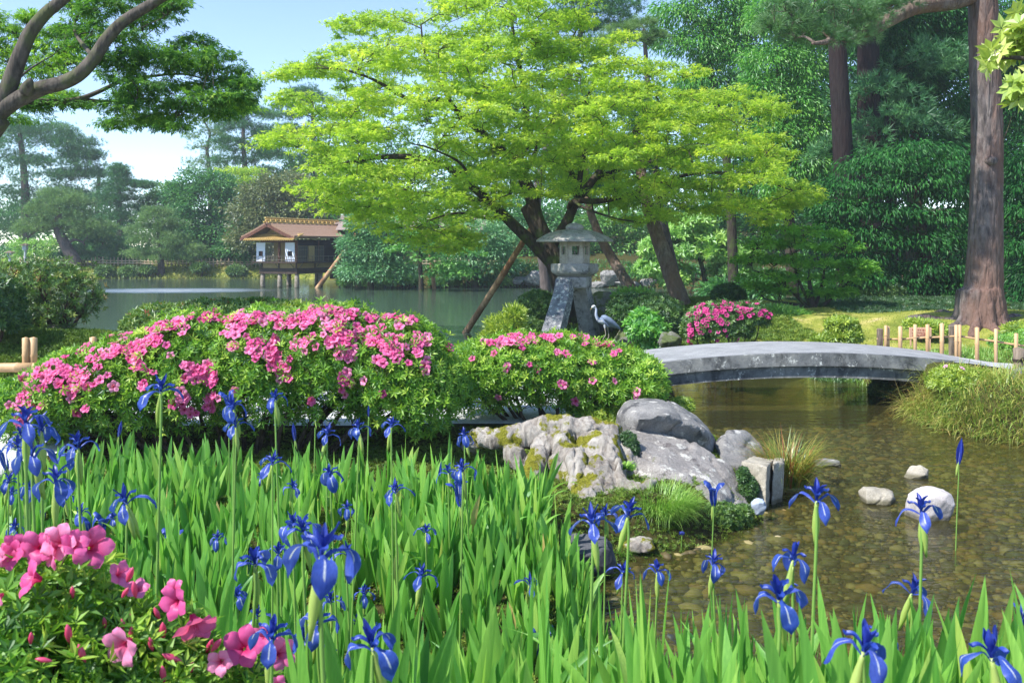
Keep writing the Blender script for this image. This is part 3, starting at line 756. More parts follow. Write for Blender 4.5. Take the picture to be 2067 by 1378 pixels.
m = MB(); hbox(m, -.12, WU + .12, -.12, LV, hz(553), hz(549)); hbox(m, -.1, WU + .1, -.1, LV, hz(548.7), hz(541.5)); hbox(m, -.30, WU + .32, -.42, LV + .1, zf - .06, zf + .02); m.add('platform', M_dark, th_)
m = MB(); hbox(m, 0, WU, 0, LV, hz(541.5), zf - .065); m.add('skirt_wall', M_tan, th_)
m = MB()
for u in (0.02, WU / 2, WU - .02): m = MB(); hbox(m, u - .04, u + .04, -.03, 0.01, hz(549), zf - .06); m.add('stud', M_dark, th_)
for v in (1.6, 3.3, 5.1): m = MB(); hbox(m, -.03, .01, v - .04, v + .04, hz(549), zf - .06); m.add('stud', M_dark, th_)
for u in (0.15, WU / 2, WU - .1): m = MB(); m.tube([hp(u, -.02, zf - .35), hp(u, -.38, zf - .06)], .022, 6); m.add('bracket', M_lath, th_)
for v in (.2, 1.7, 3.3, 5.0): m = MB(); m.tube([hp(-.02, v, zf - .35), hp(-.27, v, zf - .06)], .022, 6); m.add('bracket', M_lath, th_)
def rail(name, a, b, n):
    m = MB(); z1 = zf + .31
    for z in (z1, zf + .13): m.tube([hp(*a, z), hp(*b, z)], .014, 6)
    for i in range(n + 1):
        t_ = i / n; u, v = a[0] + (b[0] - a[0]) * t_, a[1] + (b[1] - a[1]) * t_; m.tube([hp(u, v, zf), hp(u, v, z1 + .02)], .014, 6)
    m.add(name, M_lath, th_)
rail('railing', (-.27, -.38), (WU + .28, -.38), 9); rail('railing', (-.27, -.38), (-.27, LV), 12)
m = MB()
for u, v in [(0, 0), (WU, 0), (0, LV), (WU, LV), (1.2, 0), (0, 1.9), (0, 3.5)]: hbox(m, u - .05, u + .05, v - .05, v + .05, zf, ze + .1)
hbox(m, 0, WU, -.03, .03, ze - .02, ze + .1); hbox(m, -.03, .03, 0, LV, ze - .18, ze + .1); m.add('post_frame', M_redw, th_)
m = MB(); hbox(m, .1, WU - .1, .9, 1.0, zf, ze); hbox(m, .9, 1.0, 1.2, LV - .1, zf, ze); hbox(m, .05, WU, LV - .1, LV - .02, zf, ze); m.add('inner_wall', M_tan, th_)
def upx(px):  # gable-face u for a photo column
    lo, hi = 0.0, 4.0
    for _ in range(40):
        md = (lo + hi) / 2; q = hp(md, 0, 0); xx = 1033.5 + q[0] / q[1] * F
        if xx > px: lo = md
        else: hi = md
    return md
def vpx(px):
    lo, hi = 0.0, 9.0
    for _ in range(40):
        md = (lo + hi) / 2; q = hp(0, md, 0); xx = 1033.5 + q[0] / q[1] * F
        if xx < px: lo = md
        else: hi = md
    return md
for a_, b_ in ((536.5, 519), (596, 577)):
    u0, u1 = upx(a_), upx(b_); m = MB(); w = u1 - u0; z0, z1 = zf + .03, ze - .03; s0, s1 = u0 + w * .26, u0 + w * .74; w0, w1 = hz(517), hz(507)
    hbox(m, u0, s0, -.055, -.035, z0, z1); hbox(m, s1, u1, -.055, -.035, z0, z1); hbox(m, s0, s1, -.055, -.035, z0, w0); hbox(m, s0, s1, -.055, -.035, w1, z1)
    pn = m.add('sliding_screen', M_white, th_, label='white paper screen with a small square window')
    m = MB(); hbox(m, s0, s1, -.03, -.02, w0, w1); m.add('window_shade_panel', M_inshade, pn)  # dark plate paints the shade behind the small window
m = MB(); u0, u1 = upx(553), upx(539)
for i in range(7): u = u0 + (u1 - u0) * i / 6; hbox(m, u - .009, u + .009, -.03, -.01, zf + .03, ze - .03)
for i in range(11): z = zf + .03 + (ze - zf - .06) * i / 10; hbox(m, u0, u1, -.012, .004, z - .009, z + .009)
m.add('lattice_window', M_lath, th_)
for a_, b_ in ((600.5, 619), (634, 652)):
    v0, v1 = vpx(a_), vpx(b_); m = MB(); hbox(m, -.045, -.02, v0, v1, zf + .03, ze - .22); w_ = m.add('glass_screen', M_glassd, th_)
    m = MB()
    for i in range(6): v = v0 + (v1 - v0) * i / 5; hbox(m, -.06, -.047, v - .012, v + .012, zf + .03, ze - .22)
    for z in (zf + .04, zf + .3, ze - .42, ze - .23): hbox(m, -.066, -.062, v0, v1, z - .012, z + .012)
    m.add('frame', M_lath, w_)
m = MB(); hbox(m, -.04, -.015, vpx(622), vpx(634), zf + .02, ze - .2); m.add('wall_panel', M_tan, th_)
m = MB(); hbox(m, -.04, -.01, vpx(654), LV, zf + .02, ze - .2); hbox(m, -.042, -.008, 0, LV, ze - .2, ze + .14); m.add('doorway_and_eave_shade', M_inshade, th_)  # dark door panel, plus a near-black strip painting shade under the eave
# main gabled roof (thick shingles), eave overhang
def roofslab(mb, u0, z0, u1, z1, v0, v1, th):
    n = np.array([-(z1 - z0), u1 - u0]); n = n / np.linalg.norm(n) * th * (1 if n[1] > 0 else -1); P = []
    for v in (v0, v1):
        for (u, z) in ((u0, z0), (u1, z1)): P += [hp(u, v, z), hp(u + n[0], v, z + n[1])]
    P = np.array(P); mb.raw(P, [np.array([(0, 1, 3, 2), (4, 6, 7, 5), (0, 4, 5, 1), (2, 3, 7, 6), (1, 5, 7, 3), (0, 2, 6, 4)])])
ea, ap = hz(479.5), hz(451); ov = .55; mid = WU / 2 + .2
rf = MB(); n0 = 6
for side in (-1, 1):
    us = np.linspace(mid + side * (WU / 2 + .62), mid, n0 + 1); zs = ea + (ap - ea) * (np.linspace(0, 1, n0 + 1) ** 1.12)
    for i in range(n0): roofslab(rf, us[i], zs[i], us[i + 1] + side * -.01, zs[i + 1] + .002, -.75, LV + .6, .10 + .002 * i)
roof = rf.add('roof', M_shingle, th_)
m = MB()
for side in (-1, 1):
    us = np.linspace(mid + side * (WU / 2 + .64), mid, n0 + 1); zs = ea + (ap - ea) * (np.linspace(0, 1, n0 + 1) ** 1.12)
    for i in range(n0): roofslab(m, us[i], zs[i] - .17, us[i + 1], zs[i + 1] - .17, -.80, -.70, .16)
m.add('barge_board', M_redw, roof)
m = MB()
for j_, (dz, du) in enumerate([(.16, 0), (.30, 0)]):
    m.tube([hp(mid, -.9, ap + dz), hp(mid, LV + .4, ap + dz)], .05, 8)
for du in (-.16, .16): m.tube([hp(mid + du, -.85, ap + .07), hp(mid + du, LV + .4, ap + .07)], .045, 8)
for v in np.arange(-.6, LV + .3, .42): m.box(hp(mid, v, ap + .16), (.36, .1, .16), RM); m.tube([hp(mid - .22, v, ap + .02), hp(mid, v, ap + .27), hp(mid + .22, v, ap + .02)], .03, 6)
m.add('ridge_poles', M_goldb, roof)
m = MB(); P = [hp(mid - WU / 2 - .1, -.02, ze + .1), hp(mid + WU / 2 + .1, -.02, ze + .1), hp(mid, -.02, ap - .1), hp(mid - WU / 2 - .1, .02, ze + .1), hp(mid + WU / 2 + .1, .02, ze + .1), hp(mid, .02, ap - .1)]
m.raw(P, [np.array([(0, 2, 1), (3, 4, 5)]), np.array([(0, 1, 4, 3), (1, 2, 5, 4), (2, 0, 3, 5)])]); m.add('gable_wall', M_tan, th_)
m = MB(); zp = hz(477)
for i in range(24):
    u = -.45 + i * (WU + .9) / 23; m.tube([hp(u, -.02, zp + .14), hp(u, -.98, zp - .22)], .04, 6)
for v, z in ((-.35, zp + .02), (-.85, zp - .17)): m.tube([hp(-.5, v, z + .045), hp(WU + .5, v, z + .045)], .02, 6)
m.add('pent_roof', M_goldb, th_)
m = MB(); us_ = [(-1.0, hz(462)), (.4, hz(441.5)), (2.2, hz(458))]
for (a_, b_) in zip(us_[:-1], us_[1:]): roofslab(m, a_[0], a_[1], b_[0], b_[1], LV - .2, LV + 4.2, .12)
for dz, w in ((.1, .5), (.2, .36), (.3, .3)): hbox(m, .4 - w, .4 + w, LV - .35, LV + 4, hz(441.5) + dz, hz(441.5) + dz + .05)
m.add('rear_roof', M_gshingle, th_)
m = MB(); hbox(m, -.4, 1.8, LV + .05, LV + 4, .3, hz(462)); m.add('rear_wall', M_dark, th_)
m = MB(); hbox(m, -.25, -.2, LV + .1, LV + 3.2, zf - .2, zf + .05); hbox(m, -.3, 1.0, LV + .1, LV + 3.4, .9, 1.1); m.add('veranda', M_dark, th_)

# second low building half hidden behind the trees
an = thing('garden_house', 'low dark walled garden house half hidden behind the trees on the far bank', 'building', (-6.0, 56, gz(-6, 56)))
m = MB(); m.box((-6.0, 56, 2.1), (7.5, 3, 2.6)); m.add('wall', M_dark, an)
for x in (-6, -3.9): m = MB(); m.box((x, 54.47, 1.75), (1.0, .06, 1.5)); m.add('door', M_tan, an)
m = MB(); m.raw([(-10.4, 53.6, 3.25), (-1.6, 53.6, 3.25), (-1.6, 56, 4.2), (-10.4, 56, 4.2), (-10.4, 58.4, 3.25), (-1.6, 58.4, 3.25)], [np.array([(0, 1, 2, 3), (3, 2, 5, 4), (0, 4, 5, 1)]), np.array([(0, 3, 4), (1, 5, 2)])]); m.add('roof', M_gshingle, an)

# low fences and lamps on the far banks
M_palebam = solid('pale_fence_bamboo', lambda nt: hx(196, 176, 150), .7)
def picketfence(name, label, pts, n, h, r, rails=(.5,), mat=None, grp=None, proto=None):
    P = np.array(pts, float); f = thing(name, label, 'fence', (P[0][0], P[0][1], gz(*P[0][:2])), grp)
    seg = np.linalg.norm(np.diff(P[:, :2], axis=0), axis=1); cs = np.concatenate([[0], np.cumsum(seg)]); me = None; tops = []
    for i in range(n):
        s = cs[-1] * i / (n - 1); x = np.interp(s, cs, P[:, 0]); y = np.interp(s, cs, P[:, 1]); z = gz(x, y)
        if me is None: mb = MB(); mb.tube([(0, 0, -.1), (0, 0, h)], r, 6); me = mb.mesh('picket', True)
        o = add('picket', me, mat or M_palebam, f, world_coords=False); o.location = Vector((x, y, z + .04 * math.sin(i * 2.3))) - f.location; tops.append((x, y, z))
    tops = np.array(tops)
    for q in rails:
        mb = MB(); mb.tube(tops + [0, -r * 2, h * q], r * .9, 6); mb.add('rail', mat or M_palebam, f)
    return f
picketfence('bamboo_fence', 'long pale bamboo fence along the far lake bank left of the tea house', [(-37, 68.5), (-28, 68), (-17, 67.5)], 70, .62, .045, (.35, .62))
picketfence('bamboo_fence', 'short pale fence on the bank behind the shining lake right of the tea house', [(-5.2, 52.6), (-.5, 52.8)], 20, .6, .035, (.5, .75))
picketfence('bamboo_fence', 'pale bamboo fence in the shade beneath the trees left of the pine trunk', [(11.6, 27.5), (13.3, 27.2)], 9, .62, .045, (.12,))
picketfence('bamboo_fence', 'second shaded bamboo fence just right behind the dark trees near the pine trunk', [(12.4, 29.5), (14.6, 28.0)], 12, .8, .04, (.4, .8))
M_lampw = solid('pale_lamp_stone', lambda nt: hx(176, 184, 190), .8)
for px, top, bot, lab in ((51, 491, 540, 'small roofed stone lamp on a tall post on the far bank'), (20, 506, 540, 'low box lamp on a thin post at the far left bank')):
    d = 67; q = W(px, top, d); s = d / F; lp = thing('lamp_post', lab, 'lamp', (q[0], d, gz(q[0], d + 5)), 'lamps on the far bank')
    m = MB(); m.tube([(q[0], d, gz(q[0], d) - .3), (q[0], d, q[2] - 13 * s)], .09, 8); m.add('post', M_lampw, lp)
    m = MB(); m.box((q[0], d, q[2] - 9 * s), (8 * s, 8 * s, 9 * s)); m.add('lamp_box', M_lampw, lp)
    m = MB(); m.lathe([(.42, q[2] - 4.5 * s), (.4, q[2] - 3.6 * s), (.05, q[2])], (q[0], d, 0), 4, a0=math.radians(45)); m.add('lamp_roof', M_oldwood, lp)

# timber props leaning in the water
M_pole = bark_mat('stripped_pole', hx(150, 112, 80), hx(206, 172, 136), hx(120, 82, 56), 1.5, .15, .01, .5)
def prop(px0, py0, px1, py1, d0, d1, r, lab, pz=-.5):
    a = W(px0, py0, d0); b = W(px1, py1, d1); e = norm(a - b); a2 = a + e * .5; P = spl([a2, a * .6 + b * .4 + [.03, 0, .02], b], 5); m = MB(); m.tube(P, np.linspace(r * 1.05, r * .85, len(P)), 10)
    o = m.add('support_pole', M_pole, smooth=True); set_props(o, lab, 'support pole', 'poles propping up tree branches')
prop(940, 670, 1072, 462, 23.6, 21.6, .085, 'long thick pole leaning from the lake up to the big maple trunk')
prop(642, 580, 722, 470, 50, 49, .13, 'leaning wooden pole standing in the water at the tea house corner')
prop(876, 582, 862, 470, 48.5, 47.5, .11, 'thin nearly upright wooden pole in the lake below the drooping branches')
prop(1394, 588, 1406, 552, 44, 44, .05, 'left thin pole of the pair under the bright green chestnut tree')
prop(1430, 590, 1416, 546, 44, 44, .05, 'right thin pole of the pair under the bright green chestnut tree')

# ------------------------------------------------------------------ trees
def gstops(*cols, lo=.05, hi=.95):
    n = len(cols); return [(lo + (hi - lo) * i / max(n - 1, 1), hx(*c)) for i, c in enumerate(cols)]
M_barkdark = bark_mat('dark_wet_bark', hx(40, 36, 32), hx(74, 66, 58), None, 1.2, .3, .03, .7, moss=hx(70, 82, 44))
M_barkgrey = bark_mat('smooth_grey_bark', hx(60, 56, 52), hx(104, 97, 90), None, 1.2, .25, .014, .7, moss=hx(88, 92, 66))
M_barkfar = bark_mat('far_bark', hx(66, 60, 60), hx(104, 94, 90), None, .6, .25, .03, .5)
M_barkpine = bark_mat('pine_bark', hx(80, 72, 68), hx(136, 124, 116), hx(118, 94, 80), 1.0, .3, .035, .9)
M_bigpine = bark_mat('big_pine_bark', hx(62, 57, 58), hx(122, 113, 110), hx(116, 88, 76), .9, .25, .04, 1.0)
L_maple = leaf_mat('maple_leaves', gstops((116, 154, 54), (148, 182, 62), (178, 204, 72), (208, 218, 88)), .62, .02, tb=1.28)
L_mapledk = leaf_mat('overhead_maple_leaves', gstops((58, 104, 44), (84, 134, 50), (122, 168, 56), (166, 204, 68)), .55, .02)
L_pinefar = leaf_mat('far_pine_needles', gstops((48, 94, 58), (70, 122, 72), (106, 156, 90)), .2, .03)
L_pinegrn = leaf_mat('light_pine_needles', gstops((84, 118, 68), (112, 148, 84), (142, 172, 98)), .25, .03)
L_broad = leaf_mat('dark_broad_leaves', gstops((46, 98, 54), (70, 128, 66), (108, 164, 80)), .34, .03)
L_broadmid = leaf_mat('mid_broad_leaves', gstops((66, 118, 58), (96, 150, 66), (134, 182, 76)), .35, .05)
L_bright = leaf_mat('bright_broad_leaves', gstops((96, 150, 62), (134, 184, 76), (178, 214, 100)), .4, .05)
L_blue = leaf_mat('bluish_small_leaves', gstops((72, 128, 84), (104, 160, 104), (142, 188, 124)), .35, .05)
L_deep = leaf_mat('evergreen_oak_leaves', gstops((24, 66, 34), (38, 96, 42), (70, 134, 58)), .25, .015, .5)
L_lgreen = leaf_mat('hanging_green_leaves', gstops((62, 128, 50), (96, 164, 60), (140, 196, 78)), .4, .05)
L_olive = leaf_mat('olive_leaves', gstops((84, 100, 66), (112, 124, 76), (146, 150, 90)), .3, .05)

SP_maple = dict(t=T_MAP3, s=.09, droop=.35, up=1.1, nj=.4, spread=.5, tc=.16, tl=.14)
SP_pine = dict(t=T_NEED, s=.34, droop=-.7, up=1, spread=.5, tc=.16, tl=.12)
SP_broad = dict(t=T_DIAM, s=.26, droop=.35, up=1.0, nj=.6, tc=.17, tl=.14)
SP_hang = dict(t=T_LONG, s=.20, droop=1.1, up=.8, nj=.5, spread=.35, tc=.16, tl=.13)

def nearest(skel, tgt, used=None):
    d = np.linalg.norm(skel[:, :3] - tgt, axis=1) + 1.6 * np.maximum(skel[:, 2] - tgt[2] + .1, 0)
    return int(np.argmin(d))

def grow(rng, mb, skel, targets, r0, r1=.01, sides=5, wig=.08, lift=.15):
    S = skel.copy(); new = []
    for t in targets[np.argsort([np.min(np.linalg.norm(S[:, :3] - q, axis=1)) for q in targets])]:
        i = nearest(S, t); a = S[i, :3]; L_ = np.linalg.norm(t - a)
        if L_ < .05: continue
        m1 = a * .6 + t * .4 + rng.normal(0, wig * L_, 3) * [1, 1, .5] + [0, 0, lift * L_ * .5]; m2 = a * .25 + t * .75 + rng.normal(0, wig * L_ * .7, 3) + [0, 0, lift * L_ * .4]
        P = spl([a, m1, m2, t], 3); rs = min(r0 * (L_ ** .5), max(S[i, 3] * .75, r1)); mb.tube(P, np.linspace(rs, r1, len(P)), sides)
        q = np.hstack([P[2:], np.linspace(rs, r1, len(P))[2:, None]]); S = np.vstack([S, q]); new.append(q)
    return S

def tree(name, label, cat, d, trunk, r0, r1, leafm, spec, blobs, n=260, k=26, cr=.45, flat=.55, pads=False, per=6, seed=0, bark=None, group=None, limbs=(), base=None, grnd=True, br=.05, zmin=-.55, inner=.2, twigs=0, kids=True, thick=.12):
    rng = np.random.default_rng(seed + 100)
    T = [W(p[0], p[1], d + (p[2] if len(p) > 2 else 0)) for p in trunk]
    if grnd: b0 = T[0].copy(); b0[2] = gz(b0[0], b0[1]) - .15; T = [b0] + ([T[0]] if T[0][2] > b0[2] + .3 else []) + T[1:]
    mb = MB(); P = spl(T, 5); R_ = np.linspace(r0, r1, len(P)); R_[0] *= 1.35; mb.tube(P, R_, 12)
    S = np.hstack([P, R_[:, None]])[2:]
    for L_, a, b in limbs:
        Q = spl([W(p[0], p[1], d + (p[2] if len(p) > 2 else 0)) for p in L_], 5); rr = np.linspace(a, b, len(Q)); mb.tube(Q, rr, 8); S = np.vstack([S, np.hstack([Q, rr[:, None]])])
    B = [pxblob(b, d) for b in blobs]; C = np.array([b[0] for b in B])
    S = grow(rng, mb, S, C + rng.normal(0, .05, C.shape), br)
    th = thing(name, label, cat, tuple(P[0]), group)
    if pads: cc, dd = on_pads(rng, B, per)
    else: cc, dd = on_blobs(rng, B, n, zmin=zmin, inner=inner, thick=thick)
    if twigs:
        j = rng.choice(len(cc), min(twigs, len(cc)), replace=False)
        for t in cc[j]:
            i = nearest(S, t); a = S[i, :3]; L_ = np.linalg.norm(t - a); mm = (a + t) / 2 + rng.normal(0, .08 * L_, 3); mb.tube(spl([a, mm, t], 3), np.linspace(min(.03, .012 + .008 * L_), .005, 7), 4, cap=False)
    mb.add('trunk', bark or M_barkfar, th, smooth=True)
    R3 = np.array([cr, cr, cr * flat]) * rng.uniform(.7, 1.3, (len(cc), 1))
    Pp, A, N, S_, tt = clump_leaves(rng, cc, R3, k, dd, spec)
    me = cloud_mesh('crown', spec['t'], Pp, A, N, S_, tt)
    add('crown', me, leafm, th)
    return th

FT = 'trees on the far lake bank'
# --- far left bank
tree('pine_tree', 'broad dark layered pine at the left edge of the far bank, tallest there', 'pine', 84, [(45, 520), (52, 430), (48, 340), (40, 270)], .55, .2, L_pinefar, SP_pine,
     [(30, 262, 60, 16), (95, 262, 55, 14), (140, 285, 50, 14), (60, 290, 95, 18), (165, 312, 38, 12), (20, 320, 80, 20), (120, 325, 80, 18), (60, 355, 110, 20), (160, 350, 45, 14), (20, 390, 80, 24), (140, 392, 60, 20), (70, 420, 90, 22), (0, 460, 60, 26), (130, 440, 70, 22), (185, 405, 30, 12)], pads=True, per=60, k=18, cr=1.0, flat=.42, seed=1, group=FT)
tree('pine_tree', 'pine with open grey branches behind the layered pine near the left edge', 'pine', 90, [(190, 520), (196, 430), (200, 345)], .4, .15, L_pinefar, SP_pine,
     [(200, 350, 24, 10), (215, 375, 30, 10), (190, 400, 40, 14), (215, 430, 40, 14), (190, 460, 50, 18), (235, 470, 30, 14)], pads=True, per=27, k=12, cr=.85, flat=.45, seed=2, group=FT)
tree('pine_tree', 'pruned pine with a bare curved trunk and rounded pads on the far bank', 'pine', 67, [(151, 527), (135, 500), (120, 470), (118, 450), (124, 420)], .5, .25, L_pinegrn, dict(SP_pine, s=.27),
     [(125, 392, 42, 13), (118, 408, 50, 10), (150, 402, 32, 10), (90, 425, 45, 11), (140, 430, 50, 10), (72, 448, 40, 10), (60, 462, 34, 8), (165, 448, 42, 10), (195, 455, 32, 9), (180, 470, 40, 9), (100, 455, 34, 8)],
     pads=True, per=28, k=20, cr=.62, flat=.5, seed=3, group=FT, limbs=[([(118, 452), (95, 455), (75, 465), (55, 480)], .2, .05), ([(122, 455), (150, 445), (175, 448)], .16, .05), ([(135, 492), (150, 484), (165, 488), (172, 495)], .14, .05)])
tree('fir_tree', 'narrow spire shaped conifer in the gap between the pines on the far bank', 'conifer', 78, [(243, 530), (242, 430), (240, 335)], .4, .05, L_pinefar, SP_pine,
     [(240, 340, 9, 6), (241, 353, 18, 6), (245, 367, 28, 7), (268, 372, 26, 6), (240, 384, 34, 8), (225, 398, 36, 8), (258, 402, 40, 9), (238, 418, 46, 9), (268, 432, 40, 9), (228, 440, 44, 10), (250, 458, 56, 12), (240, 480, 60, 14), (290, 372, 16, 5)], pads=True, per=30, k=12, cr=.7, flat=.4, seed=4, group=FT)
tree('pine_tree', 'light green spreading pine at the water beside the far fence', 'pine', 66, [(325, 530), (322, 490), (318, 440)], .3, .1, L_pinegrn, dict(SP_pine, s=.24),
     [(318, 426, 30, 9), (312, 442, 38, 10), (335, 452, 34, 9), (300, 462, 44, 10), (330, 472, 50, 10), (290, 484, 44, 10), (345, 488, 52, 10), (370, 499, 40, 9), (320, 504, 60, 10), (285, 512, 36, 9), (380, 512, 28, 8), (335, 520, 50, 8)], pads=True, per=28, k=20, cr=.5, flat=.5, seed=5, group=FT)
tree('evergreen_tree', 'dense dark rounded evergreen left of the tea house roof', 'tree', 70, [(430, 535), (430, 470), (425, 420)], .4, .2, L_broad, SP_broad,
     [(395, 362, 34, 20), (430, 378, 45, 24), (370, 400, 32, 28), (415, 410, 55, 34), (470, 418, 38, 26), (395, 450, 44, 34), (450, 462, 56, 38), (385, 495, 36, 34), (430, 510, 60, 30), (480, 495, 34, 40)], n=979, k=20, cr=.75, flat=.5, seed=6, group=FT)
tree('pine_tree', 'thin airy pine rising alone against the sky above the tea house', 'pine', 84, [(424, 500), (425, 400), (422, 340), (418, 300), (424, 270), (412, 245)], .3, .07, L_pinegrn, SP_pine,
     [(408, 244, 20, 7), (425, 262, 18, 6), (392, 276, 18, 7), (440, 272, 18, 6), (405, 296, 20, 7), (444, 300, 20, 7), (395, 330, 26, 7), (430, 322, 22, 8), (450, 340, 24, 8), (405, 345, 26, 7)], pads=True, per=15, k=8, cr=.75, flat=.5, seed=7, group=FT, br=.09)
tree('pine_tree', 'tall blue green pine with layered boughs between the thin pine and the maple', 'pine', 80, [(500, 520), (498, 400), (492, 300), (490, 220)], .5, .1, L_pinefar, SP_pine,
     [(492, 215, 30, 8), (520, 228, 34, 9), (470, 245, 34, 9), (500, 258, 50, 11), (535, 270, 36, 10), (462, 285, 40, 10), (500, 300, 52, 12), (545, 312, 38, 11), (470, 325, 44, 12), (520, 345, 56, 13), (470, 372, 50, 14), (540, 385, 50, 16)], pads=True, per=40, k=13, cr=.8, flat=.42, seed=8, group=FT)
tree('pine_tree', 'tallest hazy pine with a long bare trunk left of the bright maple crown', 'pine', 86, [(632, 520), (632, 400), (633, 300), (630, 190)], .55, .12, L_pinefar, SP_pine,
     [(612, 186, 30, 9), (640, 200, 34, 10), (590, 212, 36, 10), (560, 232, 36, 10), (620, 232, 50, 12), (575, 262, 48, 12), (640, 265, 46, 12), (600, 292, 52, 12), (560, 315, 50, 13), (640, 330, 60, 16), (600, 360, 60, 16)], pads=True, per=40, k=13, cr=.85, flat=.42, seed=9, group=FT)
tree('maple_tree', 'yellow green flat topped tree showing above the dark evergreen near the tea house', 'tree', 74, [(490, 520), (488, 420), (486, 370)], .3, .1, L_maple, dict(SP_broad, s=.22),
     [(470, 345, 30, 8), (510, 347, 30, 8), (490, 362, 44, 10), (525, 365, 40, 9), (475, 385, 44, 12)], pads=True, per=51, k=16, cr=.6, flat=.4, seed=10, group=FT)
tree('evergreen_tree', 'brownish olive rounded tree directly behind the tea house roof', 'tree', 66, [(560, 520), (560, 440), (555, 400)], .35, .15, L_olive, SP_broad,
     [(540, 392, 46, 26), (580, 380, 50, 30), (510, 430, 46, 30), (560, 430, 60, 34), (620, 420, 50, 40), (530, 480, 60, 34), (600, 480, 60, 30)], n=784, k=20, cr=.7, flat=.5, seed=11, group=FT)
tree('evergreen_tree', 'dark blue green tree filling the bank just left of the tea house posts', 'tree', 68, [(490, 530), (488, 500), (486, 480)], .25, .1, L_broad, SP_broad,
     [(480, 500, 36, 26), (505, 470, 30, 26), (520, 510, 30, 24)], n=336, k=20, cr=.6, flat=.5, seed=12, group=FT)
tree('broadleaf_tree', 'fresh green round tree low between the conifer and the dark evergreen', 'tree', 80, [(340, 520), (342, 440), (340, 410)], .3, .12, L_broadmid, SP_broad,
     [(338, 392, 34, 20), (322, 415, 34, 22), (352, 420, 30, 30)], n=364, k=18, cr=.7, flat=.5, seed=13, group=FT)
tree('maple_tree', 'small bright green maple by the lamps at the far left bank', 'tree', 70, [(72, 530), (70, 505), (70, 490)], .18, .07, L_bright, dict(SP_broad, s=.2),
     [(50, 492, 30, 10), (85, 488, 30, 10), (70, 505, 50, 11), (100, 515, 34, 10), (45, 520, 30, 10)], pads=True, per=40, k=16, cr=.5, flat=.5, seed=14, group=FT)
tree('pine_tree', 'low spreading pine under the pruned pine near the far fence', 'pine', 69, [(200, 530), (205, 505), (210, 485)], .2, .08, L_pinefar, dict(SP_pine, s=.26),
     [(175, 478, 40, 9), (215, 485, 46, 10), (190, 498, 56, 11), (235, 505, 46, 10), (205, 518, 60, 10), (150, 512, 30, 9), (260, 518, 30, 9)], pads=True, per=34, k=16, cr=.55, flat=.45, seed=15, group=FT)
# mass of woods behind everything on the far side
def woods(name, label, rows, leafm, spec, seed, n, k, cr):
    rng = np.random.default_rng(seed); B = []
    for x0, x1, step, py0, py1, rx, ry, d in rows:
        for x in np.arange(x0, x1, step): B.append(pxblob((x + rng.uniform(-.3, .3) * step, rng.uniform(py0, py1), rx * rng.uniform(.7, 1.3), ry * rng.uniform(.8, 1.25)), d + rng.uniform(-4, 4)))
    cc, dd = on_blobs(rng, B, n, inner=.05); P, A, N, S, T = clump_leaves(rng, cc, np.array([cr, cr, cr * .55]) * rng.uniform(.7, 1.3, (n, 1)), k, dd, spec)
    return add(name, cloud_mesh(name, spec['t'], P, A, N, S, T), leafm, kind='stuff', label=label)
woods('woods', 'dense hazy woods behind the trees of the far bank', [(-500, 700, 80, 470, 500, 75, 62, 100), (-500, -60, 90, 380, 420, 90, 80, 96), (560, 760, 60, 400, 440, 60, 60, 96)], L_broad, dict(SP_broad, s=.5), 21, 2600, 14, 1.3)
woods('woods', 'shaded woods on the slope behind the middle bank', [(640, 1750, 75, 440, 490, 80, 66, 78), (660, 1750, 85, 330, 380, 80, 70, 84), (1100, 1700, 90, 220, 270, 90, 70, 92)], L_broad, dict(SP_broad, s=.42), 22, 4600, 14, 1.15)
woods('undergrowth', 'shaded green undergrowth covering the slope of the middle bank', [(730, 1560, 36, 548, 560, 34, 12, 54), (740, 1700, 40, 525, 540, 40, 16, 60), (1500, 2050, 60, 560, 590, 60, 20, 40)], L_broad, dict(SP_broad, s=.24), 25, 4200, 14, .45)
woods('undergrowth', 'low shaded shrubs along the foot of the far woods', [(-120, 520, 38, 512, 526, 34, 14, 72)], L_broad, dict(SP_broad, s=.26), 23, 900, 16, .5)

# --- middle bank, right of the tea house
MBK = 'trees on the middle bank'
tree('broadleaf_tree', 'bluish green tree hanging over the water directly right of the tea house', 'tree', 48, [(748, 560), (745, 510), (742, 460)], .22, .08, L_blue, dict(SP_broad, s=.17),
     [(735, 452, 34, 26), (770, 470, 40, 26), (712, 500, 24, 24), (752, 506, 44, 28), (792, 505, 32, 26), (722, 545, 34, 24), (765, 548, 44, 24), (805, 545, 30, 24)], n=620, k=22, cr=.42, flat=.6, seed=31, bark=M_barkdark, group=MBK)
tree('maple_tree', 'drooping light green maple between the bluish tree and the big maple', 'tree', 46, [(850, 572), (848, 520), (855, 470)], .16, .06, L_lgreen, dict(SP_maple, s=.14, droop=.7),
     [(830, 440, 50, 14), (880, 455, 50, 14), (845, 470, 60, 14), (900, 485, 44, 12), (825, 500, 44, 13), (870, 515, 44, 12), (905, 530, 34, 12), (940, 505, 40, 12), (925, 550, 30, 12), (885, 545, 24, 10)], pads=True, per=22, k=18, cr=.4, flat=.45, seed=32, bark=M_barkdark, group=MBK)
tree('broadleaf_tree', 'pale green small leaved tree over the bank left of the leaning pole', 'tree', 50, [(960, 575), (958, 530), (962, 480)], .2, .08, L_blue, dict(SP_broad, s=.18),
     [(940, 520, 46, 18), (985, 505, 50, 22), (960, 470, 56, 26), (1000, 535, 44, 18), (930, 548, 34, 14), (1020, 480, 50, 26)], n=420, k=20, cr=.45, flat=.5, seed=33, bark=M_barkdark, group=MBK)
